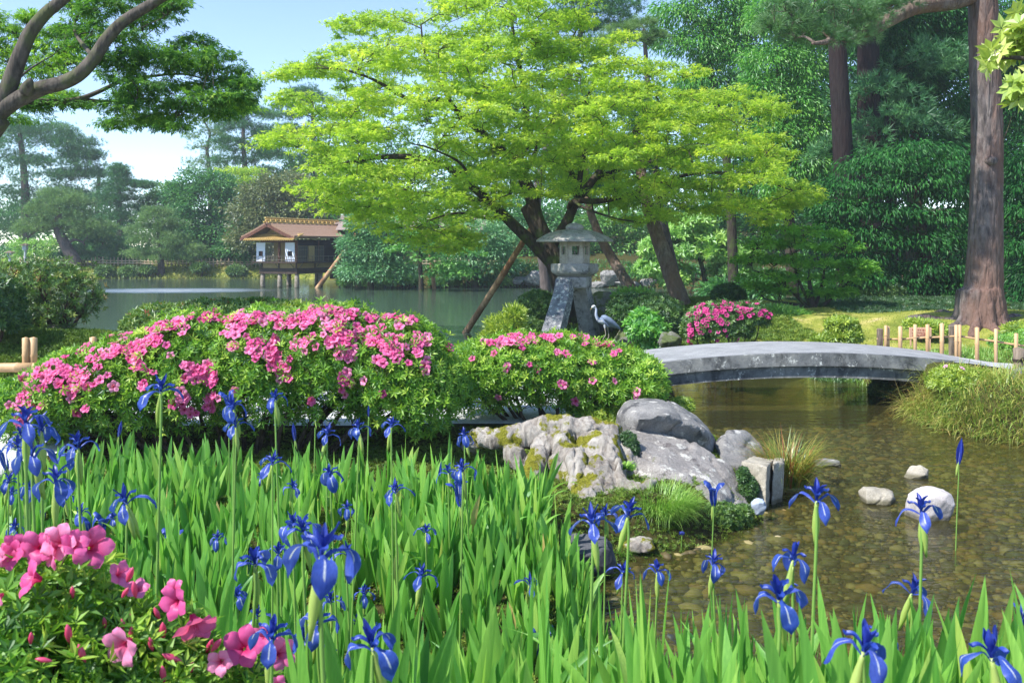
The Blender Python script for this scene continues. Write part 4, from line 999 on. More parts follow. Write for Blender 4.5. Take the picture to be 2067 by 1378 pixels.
tree('evergreen_tree', 'dark evergreen on the bank seen between the maple trunk and the lantern', 'tree', 60, [(1075, 570), (1072, 500), (1070, 460)], .3, .15, L_broad, SP_broad,
     [(1040, 440, 60, 34), (1100, 450, 60, 36), (1060, 500, 60, 34), (1130, 500, 50, 30)], n=420, k=18, cr=.7, flat=.5, seed=34, group=MBK)
tree('broadleaf_tree', 'soft green tree on the slope right of the lantern roof behind the thin leaning pine', 'tree', 62, [(1240, 560), (1242, 500), (1240, 470)], .3, .12, L_broadmid, SP_broad,
     [(1210, 455, 50, 26), (1265, 450, 60, 30), (1230, 495, 60, 26), (1290, 500, 44, 30), (1180, 505, 40, 20), (1265, 535, 50, 18)], n=480, k=18, cr=.65, flat=.5, seed=35, group=MBK)
tree('horse_chestnut_tree', 'bright light green chestnut like tree over the water behind the thicker leaning pine', 'tree', 44, [(1425, 590), (1420, 550), (1405, 500)], .2, .08, L_bright, dict(SP_broad, t=T_ROS5, s=.30, droop=-.3, nj=.3, tl=.08),
     [(1400, 452, 34, 16), (1370, 478, 40, 18), (1430, 485, 36, 16), (1325, 505, 28, 20), (1395, 510, 50, 18), (1318, 545, 30, 22), (1360, 560, 30, 24), (1455, 515, 40, 16), (1490, 520, 30, 14), (1478, 552, 36, 20), (1465, 582, 30, 14)], n=460, k=9, cr=.42, flat=.5, seed=36, bark=M_barkdark, group=MBK, zmin=-.3)
tree('evergreen_tree', 'dark tree behind the bright chestnut and above the small spreading maple', 'tree', 56, [(1520, 590), (1520, 500), (1520, 440)], .3, .15, L_broad, SP_broad,
     [(1480, 420, 60, 34), (1560, 430, 60, 40), (1500, 480, 60, 30), (1580, 500, 60, 34), (1440, 440, 40, 24), (1620, 470, 50, 50)], n=560, k=18, cr=.7, flat=.5, seed=37, group=MBK)

# --- right-hand wood
RW = 'trees of the shaded wood on the right'
tree('broadleaf_tree', 'tall fresh green tree against the sky right of the maple top', 'tree', 38, [(1480, 560), (1470, 350), (1440, 180), (1420, 60)], .28, .08, L_lgreen, SP_hang,
     [(1380, 30, 56, 34), (1440, 0, 60, 40), (1490, 50, 60, 40), (1350, 85, 36, 26), (1410, 95, 56, 34), (1470, 120, 56, 36), (1430, 170, 56, 34), (1500, 200, 50, 40), (1400, -40, 60, 30), (1520, -30, 60, 40)], n=900, k=24, cr=.5, flat=.7, seed=41, bark=M_barkdark, group=RW)
tree('broadleaf_tree', 'mid green broad tree with hanging leaves left of the two dark trunks', 'tree', 32, [(1600, 580), (1590, 400), (1580, 250), (1570, 120)], .28, .08, L_lgreen, dict(SP_hang, s=.17),
     [(1560, 130, 56, 40), (1620, 150, 50, 44), (1540, 190, 44, 34), (1600, 220, 60, 40), (1640, 270, 44, 44), (1570, 280, 50, 34), (1620, 330, 46, 34), (1590, 30, 70, 50), (1660, 60, 50, 50), (1580, 380, 44, 30), (1640, 400, 40, 40)], n=1100, k=24, cr=.42, flat=.8, seed=42, bark=M_barkdark, group=RW)
tree('evergreen_oak', 'deep green evergreen with drooping leaves behind the big pine trunk', 'tree', 30, [(1850, 580), (1845, 400), (1850, 200)], .34, .12, L_deep, dict(SP_hang, s=.17),
     [(1830, 60, 60, 50), (1890, 110, 56, 50), (1840, 160, 56, 46), (1900, 210, 50, 50), (1800, 110, 44, 44), (1820, 240, 50, 34), (1780, 190, 36, 40), (1930, 40, 50, 60), (2040, 80, 60, 70), (2060, 200, 50, 70), (2050, 330, 50, 60), (1880, 20, 60, 50)], n=1300, k=24, cr=.4, flat=.8, seed=43, bark=M_barkdark, group=RW)
tree('evergreen_oak', 'wide low evergreen with layered drooping boughs left of the big pine trunk', 'tree', 25, [(1870, 600), (1865, 500), (1850, 380)], .26, .08, L_deep, dict(SP_hang, s=.15, tm=.58),
     [(1840, 305, 100, 20), (1780, 330, 90, 20), (1900, 335, 80, 22), (1730, 372, 80, 20), (1830, 372, 110, 22), (1920, 385, 60, 22), (1700, 418, 64, 20), (1780, 425, 90, 22), (1870, 430, 90, 22), (1690, 460, 46, 18), (1750, 475, 84, 20), (1840, 485, 90, 22), (1910, 480, 60, 24), (1730, 520, 60, 18), (1880, 540, 80, 20), (1930, 560, 40, 16), (1760, 560, 50, 12), (1850, 572, 50, 12), (1920, 590, 30, 10)],
     pads=True, per=60, k=24, cr=.36, flat=.6, seed=44, bark=M_barkdark, group=RW)
tree('evergreen_oak', 'dark evergreen boughs at the right edge below the pale leafy branch', 'tree', 22, [(2110, 640), (2100, 500), (2085, 360)], .2, .08, L_deep, dict(SP_hang, s=.14),
     [(2060, 330, 50, 24), (2080, 380, 60, 24), (2055, 420, 46, 22), (2080, 460, 60, 26), (2050, 500, 36, 22), (2090, 550, 60, 34), (2070, 600, 50, 30)], pads=True, per=40, k=24, cr=.3, flat=.6, seed=45, bark=M_barkdark, group=RW)
woods('woods', 'deep shaded evergreen wood at the right behind the trunks', [(1560, 2400, 70, 60, 120, 90, 80, 40), (1560, 2400, 70, 200, 260, 90, 80, 41), (1660, 2100, 60, 230, 300, 70, 60, 34), (1580, 2400, 70, 340, 400, 90, 80, 42), (1740, 2400, 60, 470, 520, 80, 60, 43), (2140, 2500, 70, 500, 600, 80, 70, 30)], L_deep, dict(SP_hang, s=.3), 24, 6200, 16, .7)
def trunk_tree(label, px, d, top, bot, w0, w1, lean, seed):
    th = thing('conifer_tree', label, 'tree', tuple(W(px, bot, d)), RW); r = w0 / 2 * d / F; r2 = w1 / 2 * d / F; b = W(px + lean, bot, d); b[2] = gz(b[0], b[1]) - .1
    m = MB(); m.tube(spl([b, W(px + lean * .6, (top + bot) / 2, d), W(px, top, d), W(px - 4, top - 260, d)], 5), np.linspace(r * 1.2, r2, 16), 14); rng = np.random.default_rng(seed)
    B = [pxblob((px + rng.uniform(-70, 70), top - 180 - 60 * i, 90, 40), d) for i in range(4)]; S = np.array([[*W(px, top - 60 * i, d), r2] for i in range(5)]); grow(rng, m, S, np.array([b_[0] for b_ in B]), .05)
    m.add('trunk', M_barktall, th, smooth=True); cc, dd = on_pads(rng, B, 14); P, A, N, S_, T = clump_leaves(rng, cc, np.full((len(cc), 3), [.5, .5, .3]), 18, dd, dict(SP_pine, s=.3)); add('crown', cloud_mesh('crown', T_NEED, P, A, N, S_, T), L_pinefar, th)
M_barktall = bark_mat('tall_dark_bark', hx(30, 26, 27), hx(52, 46, 46), hx(46, 34, 34), 1.0, .2, .03, .9)
trunk_tree('straight dark trunked conifer, left one of the pair in front of the evergreens', 1690, 27, 90, 600, 38, 30, 22, 51)
trunk_tree('wider shaded conifer trunk, right one of the pair in front of the evergreens', 1753, 29, 150, 600, 46, 38, 0, 52)
trunk_tree('thin black trunk in the shade behind the low bamboo fence', 1800, 28, 480, 610, 26, 20, 3, 53)

# background pines above the maple top
tree('pine_tree', 'dark bluish pine top with flat boughs showing above the maple against the sky', 'pine', 42, [(1100, 560), (1085, 380), (1150, 150), (1205, -60)], .3, .08, L_pinefar, dict(SP_pine, s=.26, droop=-.3),
     [(1215, -20, 50, 8), (1180, 8, 50, 8), (1250, 10, 46, 7), (1215, 30, 56, 8), (1170, 55, 40, 8), (1245, 48, 40, 7), (1200, 80, 50, 9), (1140, 30, 36, 8)], pads=True, per=26, k=12, cr=.5, flat=.3, seed=61, group='pines above the maple')
tree('pine_tree', 'long needled pine boughs just right of the dark pine top against the sky', 'pine', 30, [(1370, 590, 4), (1330, 400, 2), (1310, 200), (1300, 60)], .2, .06, L_pinegrn, dict(SP_pine, t=T_NEEDN, s=.24, droop=-.8),
     [(1262, 62, 34, 10), (1296, 50, 26, 9), (1240, 80, 30, 10), (1285, 82, 30, 9), (1320, 72, 18, 8)], pads=True, per=14, k=10, cr=.3, flat=.5, seed=62, group='pines above the maple', br=.06)

# --- the big pine at the right, with its long branch
D = 17.0
bp = thing('pine_tree', 'huge reddish brown pine trunk with flaring roots standing right of the bridge', 'pine', tuple(W(1978, 668, D)))
m = MB(); b = W(1978, 668, D); zb = gz(b[0], b[1])
P = spl([[b[0], D, zb - .3], W(1977, 640, D), W(1986, 560, D), W(1990, 430, D), W(1992, 250, D), W(1985, 60, D), W(1978, -250, D), W(1975, -600, D)], 8)
rr = np.interp(P[:, 2], [zb, zb + .35, zb + 1.2, 3, 6.8, 12], [.40, .34, .30, .275, .245, .2]); m.tube(P, rr, 28)
for i, (a, L_) in enumerate([(200, 1.0), (235, .9), (265, .7), (300, .8), (340, .9), (160, 1.1), (20, .9), (60, .8), (110, .9)]):
    a = math.radians(a); e = np.array([math.cos(a), math.sin(a), 0]); q = b + e * L_; m.tube(spl([b + e * .25 + [0, 0, .75], b + e * .42 + [0, 0, .16], [q[0], q[1], gz(q[0], q[1]) - .03], [*(q + e * .5)[:2], gz(*(q + e * .5)[:2]) - .2]], 6), np.linspace(.15, .04, 19), 10)
def bark_disp(V, N):
    ang = np.arctan2(V[:, 1] - D, V[:, 0] - b[0]); u = np.stack([np.cos(ang) * 2.2, np.sin(ang) * 2.2, V[:, 2] * .35], -1)
    r = 1 - np.abs(wob(u, 2.4, 3)) * 2; return .013 * r + .008 * wob(V, 9, 2)
me, _, _ = fuse(m, .035, 'trunk', bark_disp); add('trunk', me, M_bigpine, bp)
m = MB(); P = spl([W(1970, -12, D), W(1920, 4, D - .3), W(1850, 14, D - .8), (W(1795, 40, D - 1.1)), W(1745, 66, D - 1.4), W(1700, 62, D - 1.6), W(1670, 84, D - 1.8), W(1640, 88, D - 2)], 6)
m.tube(P, np.interp(np.linspace(0, 1, len(P)), [0, .5, .75, 1], [.17, .12, .07, .025]), 12); S = np.hstack([P, np.full((len(P), 1), .05)])
pn = [(1600, 40, 44, 16), (1640, 20, 50, 16), (1680, 44, 44, 14), (1720, 16, 50, 16), (1760, 40, 36, 12), (1640, 62, 40, 12), (1690, 78, 40, 11), (1600, 70, 34, 12), (1740, 66, 30, 10), (1800, 10, 44, 16), (1580, 12, 36, 14), (1560, 50, 20, 10), (1660, -15, 60, 16), (1840, -20, 50, 18), (1900, -30, 50, 18)]
B = [pxblob(q, D - 1.6) for q in pn]; rng = np.random.default_rng(71); S = grow(rng, m, S, np.array([q[0] for q in B]), .04, .008)
cc, dd = on_pads(rng, B, 9)
for t in cc: 
    i = nearest(S, t); a = S[i, :3]; m.tube(spl([a, (a + t) / 2 + rng.normal(0, .03, 3), t], 2), [.012, .01, .008, .006, .005], 4, cap=False)
m.add('branch', M_barkpine, bp, smooth=True)
SPn = dict(t=T_NEEDN, s=.17, droop=-.9, up=1, spread=.5, tc=.15, tl=.1); L_needle = leaf_mat('near_pine_needles', gstops((60, 104, 62), (88, 134, 76), (122, 164, 94)), .25, .06)
P, A, N, S_, T = clump_leaves(rng, cc, np.full((len(cc), 3), [.2, .2, .12]), 12, dd, SPn); add('needles', cloud_mesh('needles', T_NEEDN, P, A, N, S_, T), L_needle, bp)
B = [(np.array([b[0] + rng.uniform(-3, 3), D + rng.uniform(-3, 3), rng.uniform(10, 13)]), np.array([1.3, 1.3, .4])) for _ in range(10)]; cc, dd = on_pads(rng, B, 14); P, A, N, S_, T = clump_leaves(rng, cc, np.full((len(cc), 3), [.5, .5, .3]), 14, dd, SP_pine); add('crown', cloud_mesh('crown', T_NEED, P, A, N, S_, T), L_needle, bp)
m = MB(); c = W(2003, 325, D - .30); m.tube([c + [-.02, .1, 0], c + [0, -.07, .0]], [.085, .07], 14); m.tube([c + [0, -.07, 0], c + [0, -.075, 0]], [.035, .03], 10); kn = m.add('branch_knot', M_bigpine, bp, smooth=True)

# two leaning pines on the point behind the lantern
LP = 'leaning pines by the lantern'
def leanpine(label, pts, d, r0, r1, seed):
    th = thing('pine_tree', label, 'pine', tuple(W(pts[0][0], pts[0][1], d)), LP); T = [W(x, y, d + .3 * i) for i, (x, y) in enumerate(pts)]; b0 = T[0].copy(); b0[2] = gz(b0[0], b0[1]) - .2; b0[0] += .12; m = MB(); P = spl([b0] + T, 6); m.tube(P, np.linspace(r0 * 1.3, r1, len(P)), 14); rng = np.random.default_rng(seed)
    top = T[-1]; B = [(top + np.array([rng.uniform(-1.3, 1.3), rng.uniform(.3, 2.5), rng.uniform(-.9, .8)]), np.array([.8, .8, .22])) for _ in range(7)]; S = np.hstack([P[-12:], np.full((12, 1), r1)]); grow(rng, m, S, np.array([q[0] for q in B]), .06)
    me, _, _ = fuse(m, .03, 'trunk', lambda V, N: .012 * (1 - 2 * np.abs(wob(V * [1, 1, .4], 5, 3)))); add('trunk', me, M_barkpine, th)
    cc, dd = on_pads(rng, B, 16); P, A, N, S_, T_ = clump_leaves(rng, cc, np.full((len(cc), 3), [.35, .35, .2]), 12, dd, dict(SP_pine, s=.2)); add('crown', cloud_mesh('crown', T_NEED, P, A, N, S_, T_), L_pinefar, th)
leanpine('slender leaning pine trunk rising left behind the lantern roof', [(1285, 600), (1262, 565), (1235, 520), (1212, 480), (1196, 440), (1186, 400), (1182, 340)], 24.5, .135, .08, 81)
leanpine('thicker curved pine trunk leaning left between the lantern and the chestnut like tree', [(1376, 612), (1355, 555), (1332, 490), (1312, 430), (1300, 380), (1290, 320), (1285, 260)], 22.3, .18, .11, 82)

# --- the big bright maple
MLS = .82
D = 21.0
mp = thing('maple_tree', 'large bright yellow green maple with spreading layered crown behind the stone lantern', 'maple', tuple(W(1138, 640, D)))
rng = np.random.default_rng(91); mb = MB(); SK = []
def ml(pts, a, b, n=6, sides=10):
    P = spl([W(p[0], p[1], D + (p[2] if len(p) > 2 else 0)) for p in pts], n); r = np.linspace(a, b, len(P)) * MLS; mb.tube(P, r, sides); SK.append(np.hstack([P, r[:, None]]))
ml([(1150, 680, .2), (1141, 620, .1), (1132, 570), (1118, 525), (1100, 485), (1085, 455), (1066, 415)], .30, .25)
ml([(1122, 540), (1085, 500), (1048, 465), (1018, 436), (985, 405, -.3), (948, 372, -.6), (900, 335, -.8), (840, 318, -1), (760, 318, -1.4), (690, 332, -1.8), (640, 345, -2)], .20, .03)
ml([(1100, 485), (1082, 440), (1072, 395), (1055, 355), (1046, 325), (1060, 290)], .24, .13)
ml([(1046, 330), (1000, 290, .3), (950, 250, .2), (915, 216, -.2), (897, 182, -.5), (870, 140, -.7), (855, 100, -.8), (850, 50, -.8)], .12, .02)
ml([(912, 214, -.2), (885, 202, -.5), (850, 207, -.9), (815, 196, -1.2), (780, 175, -1.5), (740, 155, -1.8), (690, 140, -2), (640, 138, -2.2)], .085, .015)
ml([(1060, 300), (1062, 240, .4), (1058, 180, .5), (1045, 120, .6), (1035, 60, .6), (1030, 0, .6)], .12, .03)
ml([(1055, 360), (1075, 320, -.6), (1082, 290, -1), (1070, 262, -1.2)], .07, .03)
ml([(1110, 500), (1140, 455), (1165, 405), (1200, 360, .3), (1240, 310, .4), (1290, 260, .4), (1340, 225, .4), (1400, 190, .4), (1470, 190, .4)], .17, .02)
ml([(1150, 420), (1160, 406, -.3), (1210, 406, -.5), (1260, 395, -.6), (1320, 375, -.8), (1390, 352, -1), (1470, 350, -1.2), (1550, 368, -1.3), (1600, 385, -1.4)], .10, .015)
ml([(1165, 405), (1175, 330, -.4), (1190, 270, -.6), (1175, 220, -.8), (1200, 170, -.8), (1225, 110, -.8)], .09, .015)
ml([(1165, 405, .4), (1150, 330, 1), (1130, 250, 1.6), (1120, 180, 2), (1150, 90, 2.2), (1180, 30, 2.2)], .09, .02)
ml([(1200, 360, .5), (1260, 340, 1.6), (1340, 320, 2.2), (1420, 290, 2.6), (1500, 270, 2.6)], .08, .015)
ml([(985, 405, .3), (930, 400, 1.2), (860, 390, 1.8), (780, 395, 2.2), (700, 400, 2.4)], .07, .015)
ml([(1018, 436, -.3), (980, 440, -1), (930, 430, -1.5), (880, 440, -1.9), (840, 460, -2.1)], .05, .012)
ml([(950, 372, -1), (930, 330, -1.6), (870, 300, -2), (830, 290, -2.3)], .05, .012)
ml([(1160, 406, -.6), (1180, 420, -1.2), (1240, 440, -1.8), (1300, 450, -2)], .05, .012)
SKm = np.vstack(SK)
SIL = np.array([(548, 150), (650, 108), (668, 45), (690, 22), (735, 36), (800, 14), (850, 22), (878, -30), (1010, -60), (1130, -60), (1230, -30), (1190, 38), (1160, 70), (1215, 78), (1255, 60), (1310, 92), (1345, 120), (1420, 150), (1440, 185), (1500, 172), (1580, 200), (1600, 215), (1560, 240), (1590, 300), (1625, 360), (1650, 402), (1600, 415), (1590, 440), (1540, 455), (1480, 430), (1430, 425), (1360, 445), (1310, 470), (1260, 460), (1230, 440), (1190, 450), (1160, 430), (1140, 400), (1100, 390), (1060, 395), (1010, 430), (1000, 465), (975, 510), (930, 500), (880, 520), (840, 500), (800, 470), (730, 440), (700, 430), (640, 440), (590, 410), (600, 380), (580, 335), (640, 325), (600, 300), (510, 290), (570, 255), (590, 225), (560, 200), (600, 175), (660, 200), (690, 180), (640, 150)], float)
pads = []
for row, y in enumerate(np.arange(-45, 520, 27)):
    for x in np.arange(520 + (row % 2) * 34, 1660, 62):
        for layer in range(3):
            X = x + rng.uniform(-26, 26); Y = y + rng.uniform(-11, 11); rx = rng.uniform(34, 66); ry = rng.uniform(7, 13)
            s = sdist(np.array([X - rx * .75, X, X + rx * .75]), np.array([Y, Y, Y + 4]), SIL)
            if s.min() < -3: 
                rx *= .5; s = sdist(np.array([X - rx * .6, X, X + rx * .6]), np.array([Y, Y, Y]), SIL)
                if s.min() < 0: continue
            edge = min(s[1] / 140, 1); dd_ = (-3.4, 0.0, 3.2)[layer] * (.35 + .65 * edge) + rng.uniform(-.8, .8)
            if rng.random() < (.36, .22, .44)[layer] + (.3 if X < 650 else 0): continue
            if wob(np.array([[X / 130, Y / 80, 0]]), 1.0, 2)[0] < -.62 and Y < 330: continue
            pads.append((X, Y, rx, ry, dd_, rx * (D / F) * rng.uniform(.7, 1.1)))
# extra sprays hanging low at both sides
for X, Y, rx in [(1600, 395, 46), (1560, 420, 50), (1500, 410, 50), (1620, 380, 34), (700, 425, 50), (760, 450, 46), (830, 480, 50), (900, 500, 46), (950, 480, 36), (560, 152, 30), (600, 146, 34), (640, 140, 36), (540, 288, 30), (575, 280, 40)]:
    pads.append((X, Y, rx, 8, rng.uniform(-1.5, 1.0)))
B = [pxblob(q, D) for q in pads]; C = np.array([q[0] for q in B])
S = grow(rng, mb, SKm, C, .028, .006, sides=4, wig=.10, lift=.25)
cc, dd = on_pads(rng, B, 8, dome=1.5)
for t in cc[rng.choice(len(cc), 1400, replace=False)]:
    i = nearest(S, t); a = S[i, :3]
    if np.linalg.norm(a - t) < 1.3: mb.tube(spl([a, (a + t) / 2 + rng.normal(0, .04, 3), t], 2), [.010, .008, .007, .005, .003], 3, cap=False)
mb.add('trunk', M_barkdark, mp, smooth=True)
P, A, N, S_, T = clump_leaves(rng, cc, np.array([.30, .30, .085]) * rng.uniform(.7, 1.3, (len(cc), 1)), 30, dd, SP_maple)
add('crown', cloud_mesh('crown', T_MAP3, P, A, N, S_, T), L_maple, mp)
print('maple leaves', len(P), 'pads', len(pads))

# --- small spreading maple on the lawn
tree('maple_tree', 'small green many stemmed maple spreading over the lawn right of the dark pink azalea', 'maple', 21, [(1640, 645), (1638, 600), (1632, 560)], .09, .04, leaf_mat('small_maple_leaves', gstops((84, 140, 50), (114, 172, 60), (150, 200, 76)), .52, .02), dict(SP_maple, s=.085, droop=.3),
     [(1590, 462, 60, 12), (1650, 470, 60, 12), (1540, 490, 44, 12), (1610, 495, 66, 12), (1690, 500, 50, 12), (1515, 520, 40, 10), (1570, 525, 50, 12), (1650, 530, 60, 12), (1730, 530, 40, 10), (1545, 555, 50, 11), (1610, 560, 50, 12), (1690, 560, 46, 11), (1740, 545, 30, 9), (1570, 585, 34, 10), (1660, 590, 34, 10), (1530, 575, 30, 9), (1700, 590, 24, 9)],
     pads=True, per=22, k=20, cr=.22, flat=.35, seed=95, bark=M_barkdark, br=.03, twigs=160,
     limbs=[([(1640, 630), (1600, 590), (1560, 560), (1520, 545)], .05, .012), ([(1640, 635), (1680, 600), (1710, 570), (1735, 545)], .05, .012), ([(1638, 620), (1590, 612), (1550, 605), (1530, 590)], .04, .01), ([(1642, 630), (1660, 570), (1665, 520)], .05, .015), ([(1638, 620), (1610, 560), (1595, 500)], .05, .015), ([(1648, 640), (1668, 610), (1690, 585)], .035, .01)])

# --- overhead maple at top left, near the camera
MLS = .78; D = 8.6; rng = np.random.default_rng(97); mb = MB(); SK = []
om = thing('maple_tree', 'dark leaved maple at the upper left with a thick curving grey limb', 'maple', tuple(W(-150, 700, D)))
gx = W(-150, 0, D)[0]
bz = gz(gx, D)
P = spl([[gx - .1, D, bz - .2], [gx, D, bz + 1.0], W(-110, 420, D), W(-60, 300, D), W(-10, 232, D)], 6); mb.tube(P, np.linspace(.24, .15, len(P)), 14); SK.append(np.hstack([P[-6:], np.full((6, 1), .15)]))
ml([(-14, 238), (18, 212), (50, 194), (85, 178), (125, 168), (160, 150), (190, 118), (215, 80), (248, 45), (300, 12), (350, -18)], .108, .058, 6, 12)
ml([(-4, 220), (18, 175), (34, 130), (48, 95), (62, 65), (90, 30), (120, 5), (150, -20)], .105, .06, 6, 12)
ml([(15, 210, .2), (60, 205, .4), (110, 206, .6), (160, 200, .7), (200, 185, .8), (245, 165, 1), (300, 155, 1.1), (370, 150, 1.2), (430, 165, 1.2)], .05, .01)
ml([(160, 200, .7), (220, 205, .9), (300, 200, 1), (350, 215, 1)], .025, .008); ml([(245, 165, .9), (300, 120, .9), (370, 110, .9), (430, 105, .9)], .025, .008)
ml([(215, 80, 0), (250, 70, .3), (300, 50, .5)], .02, .006); ml([(190, 118, 0), (150, 60, .4), (170, 10, .5)], .03, .008)
ml([(20, 175), (60, 140, .5), (110, 110, .8)], .02, .006)
S = np.vstack(SK); mb.tube(spl([W(52, 185, D - .1), W(58, 170, D - .16), W(62, 160, D - .15)], 4), [.06, .062, .058, .05, .045, .04, .035, .03, .02], 10)
tp = [(395, 85, 34, 12), (425, 110, 44, 13), (440, 140, 52, 13), (470, 165, 44, 12), (495, 170, 24, 8), (430, 170, 60, 13), (400, 195, 60, 13), (460, 200, 46, 12), (370, 215, 50, 12), (340, 235, 54, 12), (300, 240, 50, 12), (350, 255, 36, 8), (250, 245, 40, 9), (300, 205, 60, 13), (240, 215, 44, 10), (350, 180, 60, 13), (290, 170, 56, 12), (240, 150, 50, 14), (300, 130, 60, 14), (360, 135, 60, 14), (280, 105, 50, 12), (330, 105, 44, 12), (380, 115, 50, 12), (225, 120, 30, 14), (250, 75, 40, 10), (285, 45, 40, 12), (320, 25, 36, 12), (350, 5, 30, 12), (180, 30, 40, 16), (190, 60, 40, 16), (150, 10, 34, 14), (210, 10, 50, 16), (270, 0, 50, 16), (170, 85, 36, 12), (140, 60, 20, 12), (100, 205, 50, 9), (150, 208, 40, 8), (60, 215, 40, 10), (20, 240, 40, 8), (260, 190, 30, 12), (440, 230, 34, 9), (480, 195, 26, 9)]
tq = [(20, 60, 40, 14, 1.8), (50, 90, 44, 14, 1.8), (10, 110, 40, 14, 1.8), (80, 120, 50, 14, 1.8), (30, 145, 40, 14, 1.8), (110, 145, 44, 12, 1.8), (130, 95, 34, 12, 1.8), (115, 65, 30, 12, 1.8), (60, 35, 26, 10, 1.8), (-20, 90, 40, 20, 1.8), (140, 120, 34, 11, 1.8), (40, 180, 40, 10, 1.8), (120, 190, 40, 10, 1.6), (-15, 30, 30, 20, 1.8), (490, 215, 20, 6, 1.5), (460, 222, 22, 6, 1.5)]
B = [pxblob((*q, rng.uniform(.2, 1.1), q[2] * D / F * .8), D) for q in tp]; Bq = [pxblob((*q, q[2] * D / F), D) for q in tq]
S = grow(rng, mb, S, np.array([q[0] for q in B + Bq]), .02, .004, sides=5)
for nm_, BB, tm, per in (('crown', B, .36, 23), ('crown', Bq, .74, 22)):  # higher tint mean paints the rear sprays as sunlit
    cc, dd = on_pads(rng, BB, per, dome=1.0)
    for t in cc[rng.choice(len(cc), min(260, len(cc)), replace=False)]:
        i = nearest(S, t); a = S[i, :3]
        if np.linalg.norm(a - t) < .5: mb.tube(spl([a, (a + t) / 2 + rng.normal(0, .01, 3), t], 2), [.005, .004, .004, .003, .002], 3, cap=False)
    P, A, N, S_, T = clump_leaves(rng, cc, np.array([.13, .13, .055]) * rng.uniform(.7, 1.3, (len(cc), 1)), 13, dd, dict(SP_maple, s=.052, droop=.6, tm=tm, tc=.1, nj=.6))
    add('crown', cloud_mesh('crown', T_MAP5, P, A, N, S_, T), L_mapledk, om, label='light green part of the crown, sunlight put into leaf colour' if tm > .5 else None)
mb.add('trunk', M_barkgrey, om, smooth=True)

# --- pale leafy branch reaching in at the right edge
D = 5.6; rng = np.random.default_rng(99); mb = MB(); SK = []
lb = thing('broadleaf_tree', 'tree at the right edge whose pale yellow green leafy branch tips reach into view', 'tree', (4.9, D, gz(4.9, D)))
P = spl([[4.9, D, gz(4.9, D) - .2], [4.85, D, 2.4], [4.7, D, 3.4], [4.5, D, 4.3]], 5); mb.tube(P, np.linspace(.11, .05, len(P)), 10); SK.append(np.hstack([P, np.full((len(P), 1), .03)]))
e1 = [[4.7, D, 3.3], W(2200, 190, D), W(2110, 130, D), W(2060, 118, D), W(2020, 118, D), W(1996, 125, D)]; e2 = [[4.75, D, 3.0], W(2200, 220, D), W(2120, 190, D), W(2075, 185, D), W(2058, 190, D)]
for e in (e1, e2): P = spl(e, 5); mb.tube(P, np.linspace(.03, .006, len(P)), 7); SK.append(np.hstack([P, np.full((len(P), 1), .008)]))
S = np.vstack(SK); tips = [W(*q, D + rng.uniform(-.15, .15)) for q in [(2000, 120), (2010, 98), (2030, 108), (2024, 128), (2040, 78), (2050, 96), (2062, 60), (2066, 84), (2045, 50), (2072, 110), (2060, 30), (2052, 172), (2064, 160), (2066, 190), (2080, 175), (2078, 70), (2085, 130), (2056, 205), (2044, 125)]]
S = grow(rng, mb, S, np.array(tips), .008, .003, 4)
mb.add('trunk', M_barkgrey, lb, smooth=True); tips = np.array(tips); n = len(tips); tips = np.repeat(tips, 2, 0) + rng.normal(0, .02, (2 * n, 3))
me = cloud_mesh('foliage', t_rosette(7, .25, .22), tips, norm(rng.normal(0, .6, (2 * n, 3)) + [-.5, -.3, .4]), rng.normal(0, 1, (2 * n, 3)), .10, rng.normal(.5, .2, 2 * n)); add('foliage', me, leaf_mat('pale_young_leaves', gstops((120, 158, 50), (176, 196, 88), (214, 220, 132)), .35, .06), lb)

# ------------------------------------------------------------------ shrubs and azaleas
def ray_hit(px, py, B):
    o = np.array([0, 0, CH]); dv = np.array([(px - 1033.5) / F, 1, -(py - HY) / F]); best = None
    for c, r in B:
        oc = (o - c) / r; dd = dv / r; a = dd @ dd; b = 2 * oc @ dd; q = oc @ oc - 1; D_ = b * b - 4 * a * q
        if D_ <= 0: continue
        t = (-b - math.sqrt(D_)) / (2 * a)
        if best is None or t < best[0]:
            p = o + dv * t; best = (t, p, norm((p - c) / (r * r)))
    return best

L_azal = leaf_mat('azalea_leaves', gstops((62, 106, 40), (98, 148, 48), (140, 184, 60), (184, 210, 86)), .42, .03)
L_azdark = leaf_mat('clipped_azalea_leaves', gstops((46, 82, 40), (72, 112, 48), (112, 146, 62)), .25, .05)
L_yell = leaf_mat('yellow_green_leaves', gstops((96, 132, 40), (146, 172, 54), (196, 208, 84)), .35, .05)
L_red = leaf_mat('reddish_tipped_leaves', [(.05, hx(64, 98, 44)), (.5, hx(98, 136, 54)), (.85, hx(146, 164, 70)), (.97, hx(150, 120, 66)), (1, hx(176, 96, 70))], .3, .05)
M_stem = bark_mat('shrub_stems', hx(54, 44, 38), hx(96, 82, 70), None, 2.5, .3, .006, .5)
L_petal = leaf_mat('pink_petals', [(0, hx(228, 84, 156)), (.6, hx(240, 114, 176)), (1, hx(248, 152, 198))], .4, .02, mark_col=hx(198, 26, 96), tb=1.15, vary=[(0, (.88, .78, .88, 1)), (1, (1.05, 1.25, 1.12, 1))])
L_petal2 = leaf_mat('magenta_petals', [(0, hx(200, 50, 130)), (1, hx(226, 84, 160))], .4, .03, mark_col=hx(160, 20, 80), tb=1.1)
nt = L_petal.node_tree; d_ = [n for n in nt.nodes if n.type == 'BSDF_DIFFUSE'][0]; src = d_.inputs[0].links[0].from_socket
